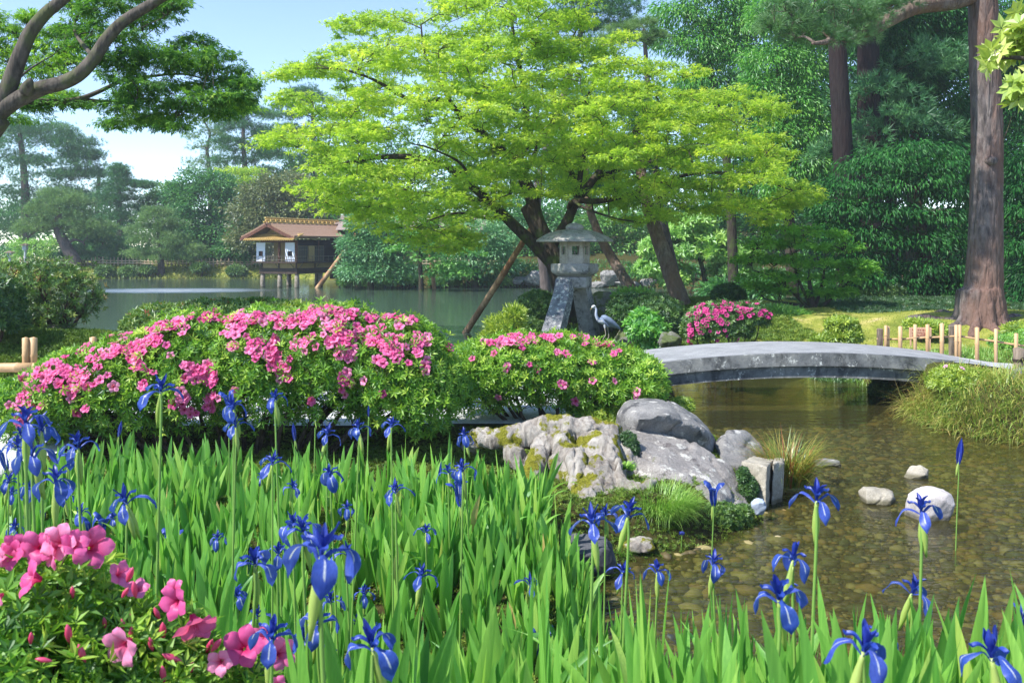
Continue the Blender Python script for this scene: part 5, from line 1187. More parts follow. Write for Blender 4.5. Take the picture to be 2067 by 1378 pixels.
n_ = noise(nt, 30, 4, .7, mapped(nt)); r_ = ramp(nt, [(.35, (.86, .74, .84, 1)), (.65, (1.06, 1.14, 1.08, 1))]); nt.links.new(n_.outputs[0], r_.inputs[0]); nt.links.new(mixc(nt, 1.0, src, r_.outputs[0], 'MULTIPLY'), d_.inputs[0])
L_bud = leaf_mat('pink_buds', [(0, hx(206, 44, 96)), (1, hx(232, 96, 140))], .25, .05)

def petal(path, widths, az, edge=-.03, nseg=None, tip_mark=None, wav=0.0, seed=0):
    path = spl(np.array(path, float), 3); n = len(path); w = np.interp(np.linspace(0, 1, n), np.linspace(0, 1, len(widths)), widths)
    T = norm(np.gradient(path, axis=0)); c, s = math.cos(az), math.sin(az); V = []; mk = []
    us = np.array([-1, -.6, -.14, 0, .14, .6, 1])
    for i in range(n):
        t = i / (n - 1); Nn = np.array([-T[i][1], T[i][0]])
        for u in us:
            h = edge * (w[i] / max(w.max(), 1e-6)) * u * u + wav * math.sin(seed + t * 9 + u * 3) * abs(u)
            r = path[i][0] + Nn[0] * h; z = path[i][1] + Nn[1] * h; l = u * w[i] / 2
            V.append((r * c - l * s, r * s + l * c, z)); mk.append(tip_mark(t, u) if tip_mark else 0)
    V = np.array(V); i = np.arange(n - 1)[:, None] * 7; j = np.arange(6)[None]; Q = np.stack([i + j, i + j + 1, i + 8 + j, i + 7 + j], -1).reshape(-1, 4)
    return V, Q, np.array(mk, float)

def azalea_flower(seed=0):
    V = [];Q = [];M_ = []; n = 0; r = random.Random(seed)
    for i in range(5):
        v, q, m = petal([(.03, -.34), (.08, -.16), (.20, -.02), (.38, .05 + r.uniform(-.03, .03)), (.54, .03)], [.08, .16, .33, .46, .40, .07], i * 1.2566 + r.uniform(-.08, .08), -.04,
                        tip_mark=lambda t, u, i=i: max(0, 1 - t * 1.7) + (.35 * max(0, 1 - abs(u) * 2) * (1 - t) if i in (0, 1) else 0), wav=.035, seed=i + seed)
        V.append(v); Q.append(q + n); M_.append(m); n += len(v)
    for i in range(5):
        a = i * 1.2566 + .6; v = np.array([(.0, 0, -.3), (.012, .0, -.3), (.13 * math.cos(a) * .6, .13 * math.sin(a) * .6, .22)]); V.append(v); Q.append(np.array([(n, n + 1, n + 2, n + 2)])); M_.append(np.ones(3)); n += 3
    return np.vstack(V), np.vstack(Q), np.clip(np.concatenate(M_), 0, 1)
AZF = [azalea_flower(s) for s in range(3)]
def az_mesh(name, s, size):
    V, Q, m = AZF[s]; return mesh_np(name, V * size, [Q], tint=np.full(len(V), .3 + .3 * s), mark=m, smooth=True)
def bud_mesh(size):
    mb = MB(); mb.lathe([(.02, -.5), (.09, -.35), (.15, -.1), (.17, .1), (.12, .35), (.02, .55)], sides=8); me = mb.mesh('flower_bud', True); me.transform(Matrix.Scale(size, 4)); return me

def place_flowers(th, spots, size, mat, maxparts=100, name='flower', seed=0, meshes=None):
    rng = np.random.default_rng(seed); me = meshes or [az_mesh(name, s, size) for s in range(3)]
    for m in me: m.materials.append(mat)
    VV = []; QQ = []; MM = []; TT = []; n = 0
    for i, (p, nr, sc) in enumerate(spots):
        zax = norm(nr + rng.normal(0, .28, 3)); q = Vector(zax).to_track_quat('Z', 'Y') @ Quaternion((0, 0, 1), rng.uniform(0, 6.28))
        if i < maxparts:
            o = bpy.data.objects.new(name, me[i % len(me)]); COL.objects.link(o); o.parent = th; o.location = Vector(p) - th.location; o.rotation_mode = 'QUATERNION'; o.rotation_quaternion = q; o.scale = (sc,) * 3
        else:
            V, Q, m = AZF[i % 3]; R = np.array(q.to_matrix()); VV.append(V * size * sc @ R.T + p); QQ.append(Q + n); MM.append(m); TT.append(np.full(len(V), rng.random())); n += len(V)
    if VV: add('flowers', mesh_np('flowers', np.vstack(VV), [np.vstack(QQ)], tint=np.concatenate(TT), mark=np.concatenate(MM), smooth=True), mat, th, kind='stuff')

def shrub(name, label, cat, d, blobs, leafm, n, k=1, cr=.05, spec=None, tmpl=T_ROS, size=.07, stems=6, seed=0, group=None, zmin=-.45, inner=.25, stem_r=.018, bury=.3, thick=.06, thin=-2, twigs=0, flower=None, basepx=None, loc=None):
    rng = np.random.default_rng(seed + 500); B = [pxblob(b, d) for b in blobs]; c0 = np.mean([b[0] for b in B], 0)
    base = W(basepx, 0, d) if basepx else c0; gzb = gz(base[0], base[1]); th = thing(name, label, cat, (base[0], base[1], gzb), group)
    mb = MB(); SK = []
    for i in range(stems):
        a = i * 6.283 / stems + rng.uniform(-.3, .3); b = B[i % len(B)]; x = base[0] * .0 + b[0][0] * .5 + base[0] * .5; r0 = .15 * b[1][0]
        s0 = np.array([x + r0 * math.cos(a), b[0][1] + r0 * math.sin(a), gz(x, b[0][1]) - .08]); e = b[0] + b[1] * np.array([.6 * math.cos(a), .6 * math.sin(a), .15])
        P = spl([s0, s0 * .6 + e * .4 + rng.normal(0, .05, 3), s0 * .2 + e * .8 + rng.normal(0, .05, 3), e], 4); rr = np.linspace(stem_r, stem_r * .3, len(P)); mb.tube(P, rr, 7); SK.append(np.hstack([P, rr[:, None]]))
    S = np.vstack(SK); C, Dd = on_blobs(rng, B, n, zmin=zmin, inner=inner, thick=thick, thin=thin)
    if twigs:
        S = grow(rng, mb, S, C[rng.choice(n, min(twigs, n), replace=False)], stem_r * .7, .002, sides=4, wig=.12)
    mb.add('stems', M_stem, th, smooth=True)
    sp = dict(t=tmpl, s=size, droop=-.35, up=.8, nj=.8, spread=.45, tc=.15, tl=.16); sp.update(spec or {})
    P, A, N, S_, T = clump_leaves(rng, C, np.full((n, 3), cr), k, Dd, sp); add('foliage', cloud_mesh('foliage', sp['t'], P, A, N, S_, T), leafm, th)
    return th, B

def flower_spots(B, clusters, seed, off=.05, up=.35, sc=(.7, 1.15)):
    rng = np.random.default_rng(seed); out = []
    for px, py, rx, ry, n in clusters:
        for i in range(n):
            for _ in range(6):
                h = ray_hit(px + rng.normal(0, rx * .55), py + rng.normal(0, ry * .55), B)
                if h is not None: break
            if h is None: continue
            nr = norm(h[2] + np.array([0, -.35, up])); out.append((h[1] + h[2] * off, nr, rng.uniform(*sc)))
    rng.shuffle(out := [tuple(o) for o in out]) if False else None
    return out

# big azalea hedge, left part
BL = [(95, 818, 92, 64), (165, 790, 80, 84), (265, 780, 105, 98), (390, 752, 130, 116), (530, 746, 125, 116), (670, 730, 130, 112), (800, 755, 115, 108), (860, 790, 72, 84)]
az1, B1 = shrub('azalea_bush', 'long pink flowering azalea hedge on dark twisted stems, the larger and nearer of the two', 'azalea', 8.4, [(*b, 0, .62) for b in BL], L_azal, 18500, 1, .03, size=.062, stems=30, seed=1, stem_r=.024, inner=.30, zmin=-.93, twigs=1500, thick=.07, thin=-.25)
CL1 = [(130, 765, 85, 28, 46), (60, 795, 26, 24, 9), (42, 830, 14, 26, 7), (200, 722, 40, 16, 12), (262, 705, 42, 14, 16), (325, 690, 24, 22, 12), (278, 728, 30, 16, 10), (345, 663, 34, 12, 12), (420, 650, 50, 12, 14), (485, 655, 30, 24, 20), (474, 700, 12, 20, 5), (575, 655, 26, 14, 12), (620, 655, 20, 14, 8), (655, 636, 40, 10, 14),
       (677, 668, 34, 20, 18), (690, 706, 30, 18, 14), (525, 708, 28, 18, 12), (560, 732, 28, 16, 13), (572, 755, 14, 8, 5), (406, 748, 32, 20, 16), (430, 765, 20, 14, 8), (311, 752, 8, 6, 2), (300, 775, 12, 6, 3), (372, 798, 14, 14, 7), (430, 808, 20, 16, 7), (383, 824, 20, 8, 4), (479, 786, 3, 3, 1), (633, 806, 8, 6, 2), (691, 776, 14, 18, 4), (691, 640, 30, 12, 8), (735, 682, 34, 18, 18), (775, 695, 26, 18, 14),
       (799, 715, 20, 16, 10), (760, 650, 30, 12, 8), (823, 655, 26, 12, 8), (843, 700, 16, 16, 8), (853, 734, 6, 8, 2), (769, 735, 10, 8, 3), (704, 756, 12, 8, 4), (741, 772, 4, 4, 1), (773, 790, 4, 4, 1), (857, 759, 4, 4, 1), (900, 702, 12, 10, 4), (921, 730, 8, 10, 3), (240, 680, 30, 10, 5), (600, 690, 40, 20, 8), (180, 830, 60, 20, 3), (520, 650, 40, 12, 8)]
sp1 = flower_spots(B1, [(a, b, c, d, int(n * 1.6 + .5) if n > 4 else n) for a, b, c, d, n in CL1], 3); random.Random(3).shuffle(sp1); place_flowers(az1, sp1, .09, L_petal, seed=4)
# right part of the hedge
BL = [(965, 765, 62, 70), (1040, 750, 95, 72), (1130, 750, 105, 72), (1215, 772, 95, 76), (1285, 775, 55, 58)]
az2, B2 = shrub('azalea_bush', 'lower azalea bush with fewer pink flowers between the big hedge and the bridge', 'azalea', 9.4, [(*b, 0, .5) for b in BL], L_azal, 9200, 1, .03, size=.062, stems=16, seed=2, stem_r=.022, inner=.28, zmin=-.85, thin=-.25, twigs=900, thick=.07, spec=dict(tm=.56))
CL2 = [(1002, 721, 3, 3, 1), (1019, 695, 12, 10, 6), (1046, 692, 20, 12, 12), (1076, 688, 16, 10, 8), (1110, 686, 22, 8, 8), (1131, 718, 14, 8, 4), (1067, 740, 3, 3, 1), (1087, 745, 3, 3, 1), (1029, 745, 8, 6, 2), (1160, 690, 20, 8, 4), (1185, 690, 16, 8, 4), (1215, 700, 20, 10, 8), (1243, 716, 12, 8, 4), (1192, 738, 4, 4, 1), (1134, 772, 12, 6, 3), (1199, 769, 4, 4, 1), (1239, 769, 4, 4, 1), (1161, 806, 4, 4, 1), (1009, 793, 5, 5, 1), (950, 728, 5, 5, 1), (930, 700, 6, 8, 2), (1290, 792, 6, 8, 2), (985, 700, 14, 8, 3)]
sp2 = flower_spots(B2, [(a, b, c, d, int(n * 1.4 + .5) if n > 4 else n) for a, b, c, d, n in CL2], 5); random.Random(5).shuffle(sp2); place_flowers(az2, sp2, .085, L_petal, seed=6)

CS = 'clipped shrubs'
shrub('azalea_bush', 'clipped green azalea with reddish young tips behind the pink hedge by the lake', 'shrub', 11.6, [(330, 662, 72, 42, 0, .6), (430, 648, 90, 38, 0, .6), (520, 640, 80, 32, 0, .6)], L_red, 5200, 1, .03, size=.075, stems=10, seed=3, zmin=-.3)
shrub('azalea_bush', 'small yellowish clipped azalea showing above the pink hedge before the tea house', 'shrub', 11.6, [(590, 648, 50, 34, 0, .45)], L_yell, 1500, 1, .03, size=.075, stems=5, seed=4, zmin=-.3, spec=dict(tm=.4))
shrub('azalea_bush', 'clipped green dome directly left of the lantern legs, higher of the two', 'shrub', 20.2, [(1086, 626, 42, 36, 0, .5), (1070, 640, 34, 30, 0, .45)], L_azdark, 2600, 1, .03, size=.085, stems=5, seed=5, zmin=-.3, group='clipped domes left of the lantern', spec=dict(tm=.6))
shrub('azalea_bush', 'clipped yellow green dome at the foot of the lantern front leg, lower of the two', 'shrub', 19.2, [(1062, 680, 50, 34, 0, .5), (1090, 690, 26, 34, 0, .4)], L_azdark, 2400, 1, .03, size=.085, stems=5, seed=6, zmin=-.3, group='clipped domes left of the lantern', spec=dict(tm=.8))
shrub('wispy_shrub', 'loose feathery yellow green shrub at the water left of the clipped domes', 'shrub', 17.6, [(1020, 665, 36, 26, 0, .4), (1000, 690, 30, 20, 0, .4), (1040, 640, 20, 20, 0, .3)], L_yell, 1100, 3, .05, size=.10, tmpl=T_LONG, stems=6, seed=7, thick=.18, spec=dict(droop=-.5, tm=.55))
shrub('azalea_bush', 'dark green clipped shrub with a few pink specks right of the heron', 'shrub', 18.6, [(1310, 640, 66, 44, 0, .7), (1270, 630, 40, 34, 0, .5), (1350, 660, 40, 34, 0, .5)], L_azdark, 3800, 1, .03, size=.085, stems=8, seed=8, zmin=-.3)
shrub('low_conifer', 'bright green low shrub above the dark clipped shrub below the leaning pines', 'shrub', 19.8, [(1278, 603, 42, 16, 0, .5)], L_bright, 900, 1, .04, size=.12, tmpl=T_LONG, stems=4, seed=9, zmin=-.1, spec=dict(tm=.4))
shrub('leafy_shrub', 'broad leaved bright green plant at the bridge end right of the heron', 'shrub', 16.4, [(1305, 668, 32, 26, 0, .35), (1325, 690, 28, 16, 0, .3), (1296, 648, 16, 18, .5, .3)], L_lgreen, 520, 2, .05, size=.13, tmpl=T_ROS5, stems=6, seed=10, thick=.2, spec=dict(tm=.55))
az5, B5 = shrub('azalea_bush', 'round dark magenta flowering azalea at the left edge of the lawn', 'azalea', 15.6, [(1450, 655, 66, 44, 0, .5), (1505, 640, 46, 28, 0, .4), (1410, 668, 30, 30, 0, .35)], L_azdark, 2600, 1, .03, size=.075, stems=9, seed=11, zmin=-.5, twigs=150, spec=dict(tm=.6))
sp5 = flower_spots(B5, [(1430, 632, 40, 12, 34), (1475, 622, 44, 10, 38), (1520, 628, 26, 10, 14), (1545, 635, 10, 8, 6), (1410, 655, 20, 16, 14), (1395, 672, 10, 14, 12), (1450, 648, 30, 10, 12), (1500, 640, 20, 10, 8), (1470, 675, 40, 14, 8), (1400, 690, 20, 8, 3)], 12); random.Random(7).shuffle(sp5); place_flowers(az5, sp5, .08, L_petal2, seed=8)
shrub('ground_cover', 'low bright green feathery mound between the magenta azalea and the small maple', 'shrub', 19.5, [(1565, 636, 56, 16, 0, .6), (1600, 640, 40, 12, 0, .5)], L_bright, 1500, 1, .04, size=.10, tmpl=T_LONG, stems=4, seed=13, zmin=-.1, spec=dict(tm=.3))
shrub('azalea_bush', 'small multi stemmed yellow green bush on the lawn just behind the bridge deck', 'shrub', 15.2, [(1695, 655, 24, 14, 0, .22), (1700, 678, 34, 18, 0, .3), (1662, 688, 20, 9, 0, .2), (1712, 662, 18, 16, 0, .2)], L_yell, 900, 1, .03, size=.085, stems=8, seed=14, zmin=-.4, spec=dict(tm=.45), twigs=60)
shrub('round_shrub', 'small very dark clipped round shrub at the water behind the magenta azalea', 'shrub', 22, [(1470, 598, 30, 22, 0, .4)], L_azdark, 900, 1, .03, size=.10, stems=3, seed=15, zmin=-.4, spec=dict(tm=.3))
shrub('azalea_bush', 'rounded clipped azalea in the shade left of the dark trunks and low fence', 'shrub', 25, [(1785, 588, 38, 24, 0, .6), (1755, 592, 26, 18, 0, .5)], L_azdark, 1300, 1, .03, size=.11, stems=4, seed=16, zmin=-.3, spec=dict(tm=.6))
az9, B9 = shrub('azalea_bush', 'low bright yellow green bush with two pale flowers at the right end of the bridge', 'azalea', 11.6, [(1930, 772, 46, 28, 0, .42), (1980, 778, 46, 28, 0, .42), (2010, 790, 30, 20, 0, .35)], L_yell, 2300, 1, .03, size=.06, stems=7, seed=17, zmin=-.4, spec=dict(tm=.5), twigs=120)
sp9 = flower_spots(B9, [(1911, 748, 2, 2, 1), (1943, 748, 2, 2, 1)], 18); place_flowers(az9, sp9, .075, leaf_mat('pale_pink_petals', [(0, hx(226, 160, 200)), (1, hx(240, 190, 220))], .4, .03, mark_col=hx(180, 60, 130)), seed=9)
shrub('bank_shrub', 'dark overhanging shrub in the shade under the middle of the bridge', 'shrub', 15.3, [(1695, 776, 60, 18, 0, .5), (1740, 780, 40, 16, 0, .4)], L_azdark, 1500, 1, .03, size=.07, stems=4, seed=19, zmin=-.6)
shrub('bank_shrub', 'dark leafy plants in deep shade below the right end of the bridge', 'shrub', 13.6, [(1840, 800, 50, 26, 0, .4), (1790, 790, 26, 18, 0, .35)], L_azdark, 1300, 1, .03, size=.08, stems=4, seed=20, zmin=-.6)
shrub('azalea_bush', 'tiny leaved yellow green azalea tucked behind the big grey boulder', 'shrub', 9.2, [(1215, 838, 48, 22, 0, .3), (1262, 826, 40, 16, 0, .3), (1375, 818, 24, 12, .2, .2)], L_yell, 2000, 1, .02, size=.04, stems=6, seed=21, zmin=-.5, twigs=120)
shrub('leafy_shrub', 'fresh green bush at the right edge behind the bamboo fence', 'shrub', 15.4, [(2050, 695, 44, 18, 0, .4), (2085, 690, 40, 24, 0, .4)], L_bright, 1200, 1, .03, size=.07, stems=4, seed=22, zmin=-.3, spec=dict(tm=.4))
shrub('leafy_shrub', 'low sprawling shrub behind the sign at the foot of the big pine', 'shrub', 16.0, [(1880, 664, 26, 12, 0, .3), (1850, 655, 20, 8, 0, .25)], L_yell, 500, 1, .03, size=.09, stems=4, seed=23, zmin=-.3, spec=dict(tm=.5))
shrub('leafy_shrub', 'green sprigs at the right edge in front of the pine roots', 'shrub', 15.8, [(2058, 668, 24, 12, 0, .25)], L_yell, 260, 1, .03, size=.10, stems=4, seed=24, zmin=-.3, spec=dict(tm=.5))
# open twiggy shrub at the left
tree_sh, _ = shrub('azalea_bush', 'tall open twiggy shrub with visible branches at the left shore', 'shrub', 13.4, [(58, 556, 64, 34, 0, .6), (118, 564, 48, 36, 0, .6), (162, 596, 36, 36, 0, .5), (60, 606, 70, 44, 0, .6), (138, 628, 42, 24, 0, .5), (30, 640, 50, 26, 0, .5), (95, 652, 50, 18, 0, .5)], L_red, 1400, 1, .06, size=.075, stems=22, seed=25, thick=.2, inner=.3, twigs=1500, stem_r=.03, spec=dict(tm=.4, tc=.16), zmin=-.6)
shrub('azalea_bush', 'dark dense shrub cut by the left edge of the frame', 'shrub', 12.0, [(-20, 610, 50, 52, 0, .5), (0, 650, 40, 30, 0, .4)], L_azdark, 1500, 1, .03, size=.08, stems=4, seed=26, zmin=-.4)
for i, (x, y, rx, ry, lab) in enumerate([(212, 549, 16, 9, 'leftmost small round bush'), (262, 550, 18, 9, 'second small round bush from the left'), (298, 546, 13, 6, 'small round bush just right of the second one'), (404, 541, 14, 7, 'small round bush nearer the tea house'), (478, 548, 16, 9, 'shaggy bush closest to the tea house posts')]):
    shrub('round_shrub', lab + ' on the far grassy bank', 'shrub', 65.5, [(x, y, rx, ry, 0, .5)], L_azdark, 260, 1, .1, size=.30, stems=2, seed=30 + i, zmin=-.3, group='bushes on the far bank', spec=dict(tm=.7), stem_r=.05)
for i, (x, y, rx, ry, lab) in enumerate([(710, 570, 24, 9, 'low plants at the water under the bluish tree'), (760, 572, 30, 9, 'low leafy mound between the tea house tree and the upright pole'), (900, 570, 28, 8, 'low shore shrub right of the upright pole'), (1000, 570, 30, 8, 'low shore shrub left of the long leaning pole'), (820, 566, 22, 9, 'small shore shrub left of the upright pole')]):
    shrub('shore_shrub', lab, 'shrub', 50.8, [(x, y, rx, ry, 0, .5)], L_broadmid, 320, 1, .1, size=.26, stems=2, seed=40 + i, zmin=-.2, group='plants along the middle shore', spec=dict(tm=.45), stem_r=.04)

# foreground azalea, bottom left
BL = [(70, 1325, 180, 190, 0, .22), (235, 1430, 190, 190, .0, .22), (390, 1480, 170, 160, .05, .2), (30, 1450, 200, 200, -.15, .2)]
az0, B0 = shrub('azalea_bush', 'close pink azalea with large open flowers and red buds at the bottom left corner', 'azalea', 1.95, BL, L_azal, 3400, 1, .012, size=.038, tmpl=T_ROS, stems=10, seed=50, stem_r=.007, inner=.4, thick=.07, twigs=260, zmin=-.9, spec=dict(tm=.5))
def fs(lst, B, off): 
    out = []
    for px, py, w, dx, dz in lst:
        h = ray_hit(px, py, B); 
        if h is None: p = W(px, py, 1.9); n_ = np.array([0, -1, .4])
        else: p = h[1] + h[2] * off; n_ = h[2]
        nr = norm(np.array([dx * .8, -1.0, dz * .6 + .1]) * 1.0 + n_ * .12); out.append((p, nr, w * p[1] / F / 1.14))
    return out
sp0 = fs([(22, 1118, 70, -.3, .6), (72, 1105, 80, .1, .7), (118, 1092, 80, .2, .9), (152, 1096, 66, .5, .8), (160, 1150, 92, .25, .15), (92, 1160, 84, -.3, .3), (58, 1204, 84, -.5, .1), (205, 1192, 62, .4, .9), (6, 1165, 60, -.4, .2), (350, 1215, 78, -.4, .8), (396, 1266, 98, .25, .05), (240, 1336, 96, -.2, .1), (468, 1348, 92, 0, .2), (530, 1356, 74, .8, .4), (8, 1236, 50, -.6, .2), (120, 1140, 66, 0, .3), (40, 1150, 60, -.3, .4), (232, 1215, 50, .6, .5), (325, 1238, 50, -.6, .3), (500, 1330, 60, .2, .6), (430, 1375, 60, -.3, .3), (376, 1300, 50, .6, -.4), (560, 1385, 50, .8, .6)], B0, .055)
place_flowers(az0, sp0, 1.0, L_petal, seed=51)
bm_ = bud_mesh(1.0); bm_.materials.append(L_bud); rngb = np.random.default_rng(52)
for px, py, w, ax, az_ in [(262, 1160, 40, .5, 1), (272, 1190, 40, 0, 1), (140, 1205, 30, .1, 1), (131, 1292, 44, 0, 1), (156, 1328, 42, -.2, 1), (248, 1272, 28, -.2, 1), (262, 1288, 30, .2, 1), (312, 1252, 34, -.3, 1), (322, 1285, 44, .1, 1), (340, 1335, 44, -.8, .5), (262, 1262, 26, 0, 1), (410, 1312, 40, .5, 1), (436, 1302, 40, .8, 1), (85, 1340, 30, -1, .3), (322, 1366, 40, 0, 1), (252, 1196, 30, .7, 1), (300, 1310, 34, -.1, 1), (376, 1352, 30, .2, 1), (200, 1262, 28, 0, 1), (60, 1300, 28, .2, 1)]:
    h = ray_hit(px, py, B0); p = h[1] + h[2] * .015 if h else W(px, py, 1.9); o = bpy.data.objects.new('flower_bud', bm_); COL.objects.link(o); o.parent = az0; o.location = Vector(p) - az0.location; o.rotation_mode = 'QUATERNION'; o.rotation_quaternion = Vector((ax, -.3, az_)).to_track_quat('Z', 'Y'); o.scale = (w * 1.9 / F * .75,) * 3; o.scale = (w * 1.9 / F * .95,) * 3

# ------------------------------------------------------------------ rocks
M_rockA = stone_mat('grey_boulder', hx(112, 112, 113), hx(166, 164, 162), 1.3, dark=hx(80, 80, 84), dth=.58, lichen=hx(204, 202, 196), lth=.58, bd=.05, bs=1.0)
M_rockB = stone_mat('pinkish_lichen_boulder', hx(124, 120, 118), hx(172, 167, 163), 1.2, lichen=hx(214, 212, 204), lth=.55, moss=hx(104, 112, 52), mth=.64, dark=hx(96, 90, 90), dth=.6, bd=.05, bs=1.0)
M_rockC = stone_mat('buff_stone', hx(132, 126, 114), hx(184, 178, 164), 1.5, dark=hx(92, 86, 72), dth=.6, lichen=hx(200, 196, 184), lth=.62, bd=.015)
M_rockD = stone_mat('dark_wet_stone', hx(62, 64, 70), hx(98, 100, 106), 1.5, bd=.02)
M_rockM = stone_mat('mossy_stone', hx(92, 92, 88), hx(138, 136, 130), 1.2, moss=hx(84, 98, 48), mth=.48, bd=.03)
def rock(label, pts, mat, voxel=.025, amp=.026, fr=3.0, seed=0, group=None, px=True, name='boulder'):
    P = np.array([W(*p) for p in pts]) if px else np.array(pts); bm = bmesh.new(); vs = [bm.verts.new(p) for p in P]; r = bmesh.ops.convex_hull(bm, input=vs); 
    bmesh.ops.delete(bm, geom=[v for v in bm.verts if not v.link_faces], context='VERTS')
    bmesh.ops.recalc_face_normals(bm, faces=bm.faces); bmesh.ops.triangulate(bm, faces=bm.faces); bm.verts.index_update(); V = np.array([v.co[:] for v in bm.verts]); Fq = np.array([[v.index for v in f.verts] for f in bm.faces]); bm.free()
    mb = MB(); mb.raw(V, [Fq]); off = seed * 3.7
    me, Vv_, _ = fuse(mb, voxel, name, lambda V, N: amp * wob(V + off, fr, 4) + amp * .35 * wob(V + off, fr * 5, 3) - amp * 1.1 * np.maximum(0, 1 - 7 * np.abs(wob(V * [1, 1, 1.6] + off, fr * .7, 2))))
    bm = bmesh.new(); bm.from_mesh(me); bm.to_mesh(me); bm.free()
    o = add(name, me, mat); set_props(o, label, 'rock', group)
    return o
def pebrock(label, px, py, rx, ry, d, mat, seed, group=None, flat=.6, name='stone', sink=.35):
    rng = np.random.default_rng(seed); c = W(px, py, d); k = d / F; pts = []
    for i in range(26):
        v = norm(rng.normal(0, 1, 3)); v = np.sign(v) * np.abs(v) ** .8; pts.append(c + v * np.array([rx * k, rx * k * .8, ry * k]) + np.array([0, 0, 0]))
    return rock(label, pts, mat, voxel=max(rx * k / 22, .006), amp=rx * k * .05, fr=.9 / (rx * k), seed=seed, group=group, px=False, name=name)
rock('largest grey boulder with a shaded overhanging front, standing behind the long stone', [(1242, 880, 8.6), (1246, 835, 8.5), (1266, 811, 8.6), (1320, 804, 8.8), (1362, 810, 8.9), (1406, 838, 8.9), (1440, 872, 8.8), (1452, 905, 8.7), (1288, 846, 8.0), (1345, 834, 8.05), (1418, 866, 8.2), (1290, 905, 8.45), (1410, 910, 8.5), (1450, 980, 8.7), (1245, 980, 8.6), (1260, 820, 9.4), (1400, 850, 9.5), (1440, 900, 9.4), (1260, 960, 9.4), (1440, 960, 9.4)], M_rockA, .03, .025, 2.6, 1)
rock('long sloping pinkish grey lichen covered boulder in front of the largest one', [(1252, 876, 7.95), (1276, 860, 8.2), (1335, 872, 8.2), (1400, 895, 8.1), (1472, 934, 7.95), (1496, 975, 7.8), (1522, 1042, 7.4), (1512, 1075, 7.25), (1255, 950, 7.6), (1305, 1010, 7.35), (1400, 1085, 7.15), (1480, 1095, 7.15), (1500, 1090, 7.6), (1300, 1010, 8.4), (1480, 1050, 8.2), (1260, 960, 8.3), (1445, 1000, 7.25), (1350, 950, 7.42)], M_rockB, .028, .028, 3.0, 2)
rock('rounded speckled rock right of the largest boulder', [(1446, 892, 8.6), (1466, 868, 8.7), (1502, 867, 8.8), (1532, 890, 8.8), (1552, 926, 8.6), (1500, 942, 8.2), (1455, 930, 8.2), (1450, 985, 8.3), (1550, 985, 8.3), (1470, 880, 9.3), (1535, 900, 9.3), (1455, 960, 9.2), (1545, 960, 9.2)], M_rockA, .025, .02, 3.5, 3)
rock('square cut buff stone block standing at the water right of the long boulder', [(1496, 930, 7.9), (1548, 941, 7.65), (1563, 926, 8.1), (1520, 918, 8.3), (1508, 1015, 7.8), (1546, 1030, 7.6), (1562, 1020, 8.1), (1522, 1010, 8.3)], M_rockC, .014, .008, 5, 4, name='stone_block')
rock('narrow upright stone slice against the right side of the square block', [(1560, 934, 7.85), (1583, 931, 7.95), (1582, 924, 8.2), (1562, 922, 8.2), (1556, 1026, 7.78), (1578, 1024, 7.88), (1580, 1010, 8.2), (1560, 1010, 8.2)], M_rockC, .014, .007, 5, 5, name='stone_block')
WS = 'stones in the stream'
pebrock('flat grey oval stone in the stream, farthest of the four', 1670, 936, 29, 11, 9.25, M_rockA, 11, WS)
pebrock('small pale rounded stone in the stream above the large white one', 1848, 957, 27, 19, 8.75, M_rockC, 12, WS)
pebrock('low mottled stone in the stream left of the large white one', 1768, 1003, 38, 22, 7.9, M_rockC, 13, WS)
pebrock('largest whitish stone in the stream behind the iris bloom', 1877, 1026, 50, 44, 7.45, stone_mat('pale_stone', hx(164, 158, 158), hx(206, 200, 198), 1.5, dark=hx(120, 112, 108), dth=.64, bd=.015), 14, WS)
pebrock('small bluish white stone at the foot of the square block', 1531, 1022, 16, 18, 7.35, stone_mat('bluish_stone', hx(150, 162, 182), hx(180, 192, 208), 3), 15)
pebrock('smooth grey boulder cut by the right edge above the grassy bank', 2068, 785, 42, 44, 11.2, M_rockA, 16, name='boulder')
pebrock('dark wet rock at the water below the old root stump', 1186, 1120, 64, 42, 6.15, M_rockD, 17, name='boulder')
pebrock('mossy upright rock between the lantern legs and the dark clipped shrub', 1216, 636, 30, 52, 19.9, M_rockM, 18, name='boulder')
pebrock('small mossy boulder behind the heron tail', 1262, 684, 24, 24, 18.4, M_rockM, 19, name='boulder')
pebrock('low dark rock under the feet of the heron', 1222, 704, 24, 15, 18.0, M_rockM, 20, name='boulder')
pebrock('mossy rock at the foot of the magenta azalea beside the bridge', 1352, 686, 26, 18, 15.6, M_rockM, 21, name='boulder')
pebrock('mossy stone under the twiggy shrub at the left shore', 112, 668, 30, 16, 13.2, M_rockM, 22, name='boulder')
pebrock('mossy stone cut by the left edge on the green bank', 4, 680, 22, 20, 12.6, M_rockM, 23, name='boulder')
pebrock('grey rock resting on the lawn below the small maple', 1652, 655, 18, 12, 20.4, M_rockM, 24, name='boulder')
pebrock('grey stone on the lawn right of the small maple', 1700, 640, 22, 14, 20.8, M_rockM, 25, name='boulder')
SR = 'rocks along the middle shore'
for i, (x, y, rx, ry, lab) in enumerate([(1080, 562, 30, 16, 'large grey shore rock seen left of the lantern platform'), (1050, 566, 18, 10, 'smaller shore rock left of the large one by the lantern'), (1232, 560, 24, 18, 'upright pale shore rock right of the lantern'), (1262, 574, 34, 7, 'flat pale shore slab under the thin leaning pine'), (1205, 575, 22, 8, 'low shore rock just right of the lantern block'), (1310, 572, 20, 10, 'grey shore rock between the two leaning pines'), (1160, 572, 20, 8, 'shore rock directly behind the lantern')]):
    pebrock(lab, x, y, rx, ry, 50.3, M_rockA, 30 + i, SR, name='boulder')

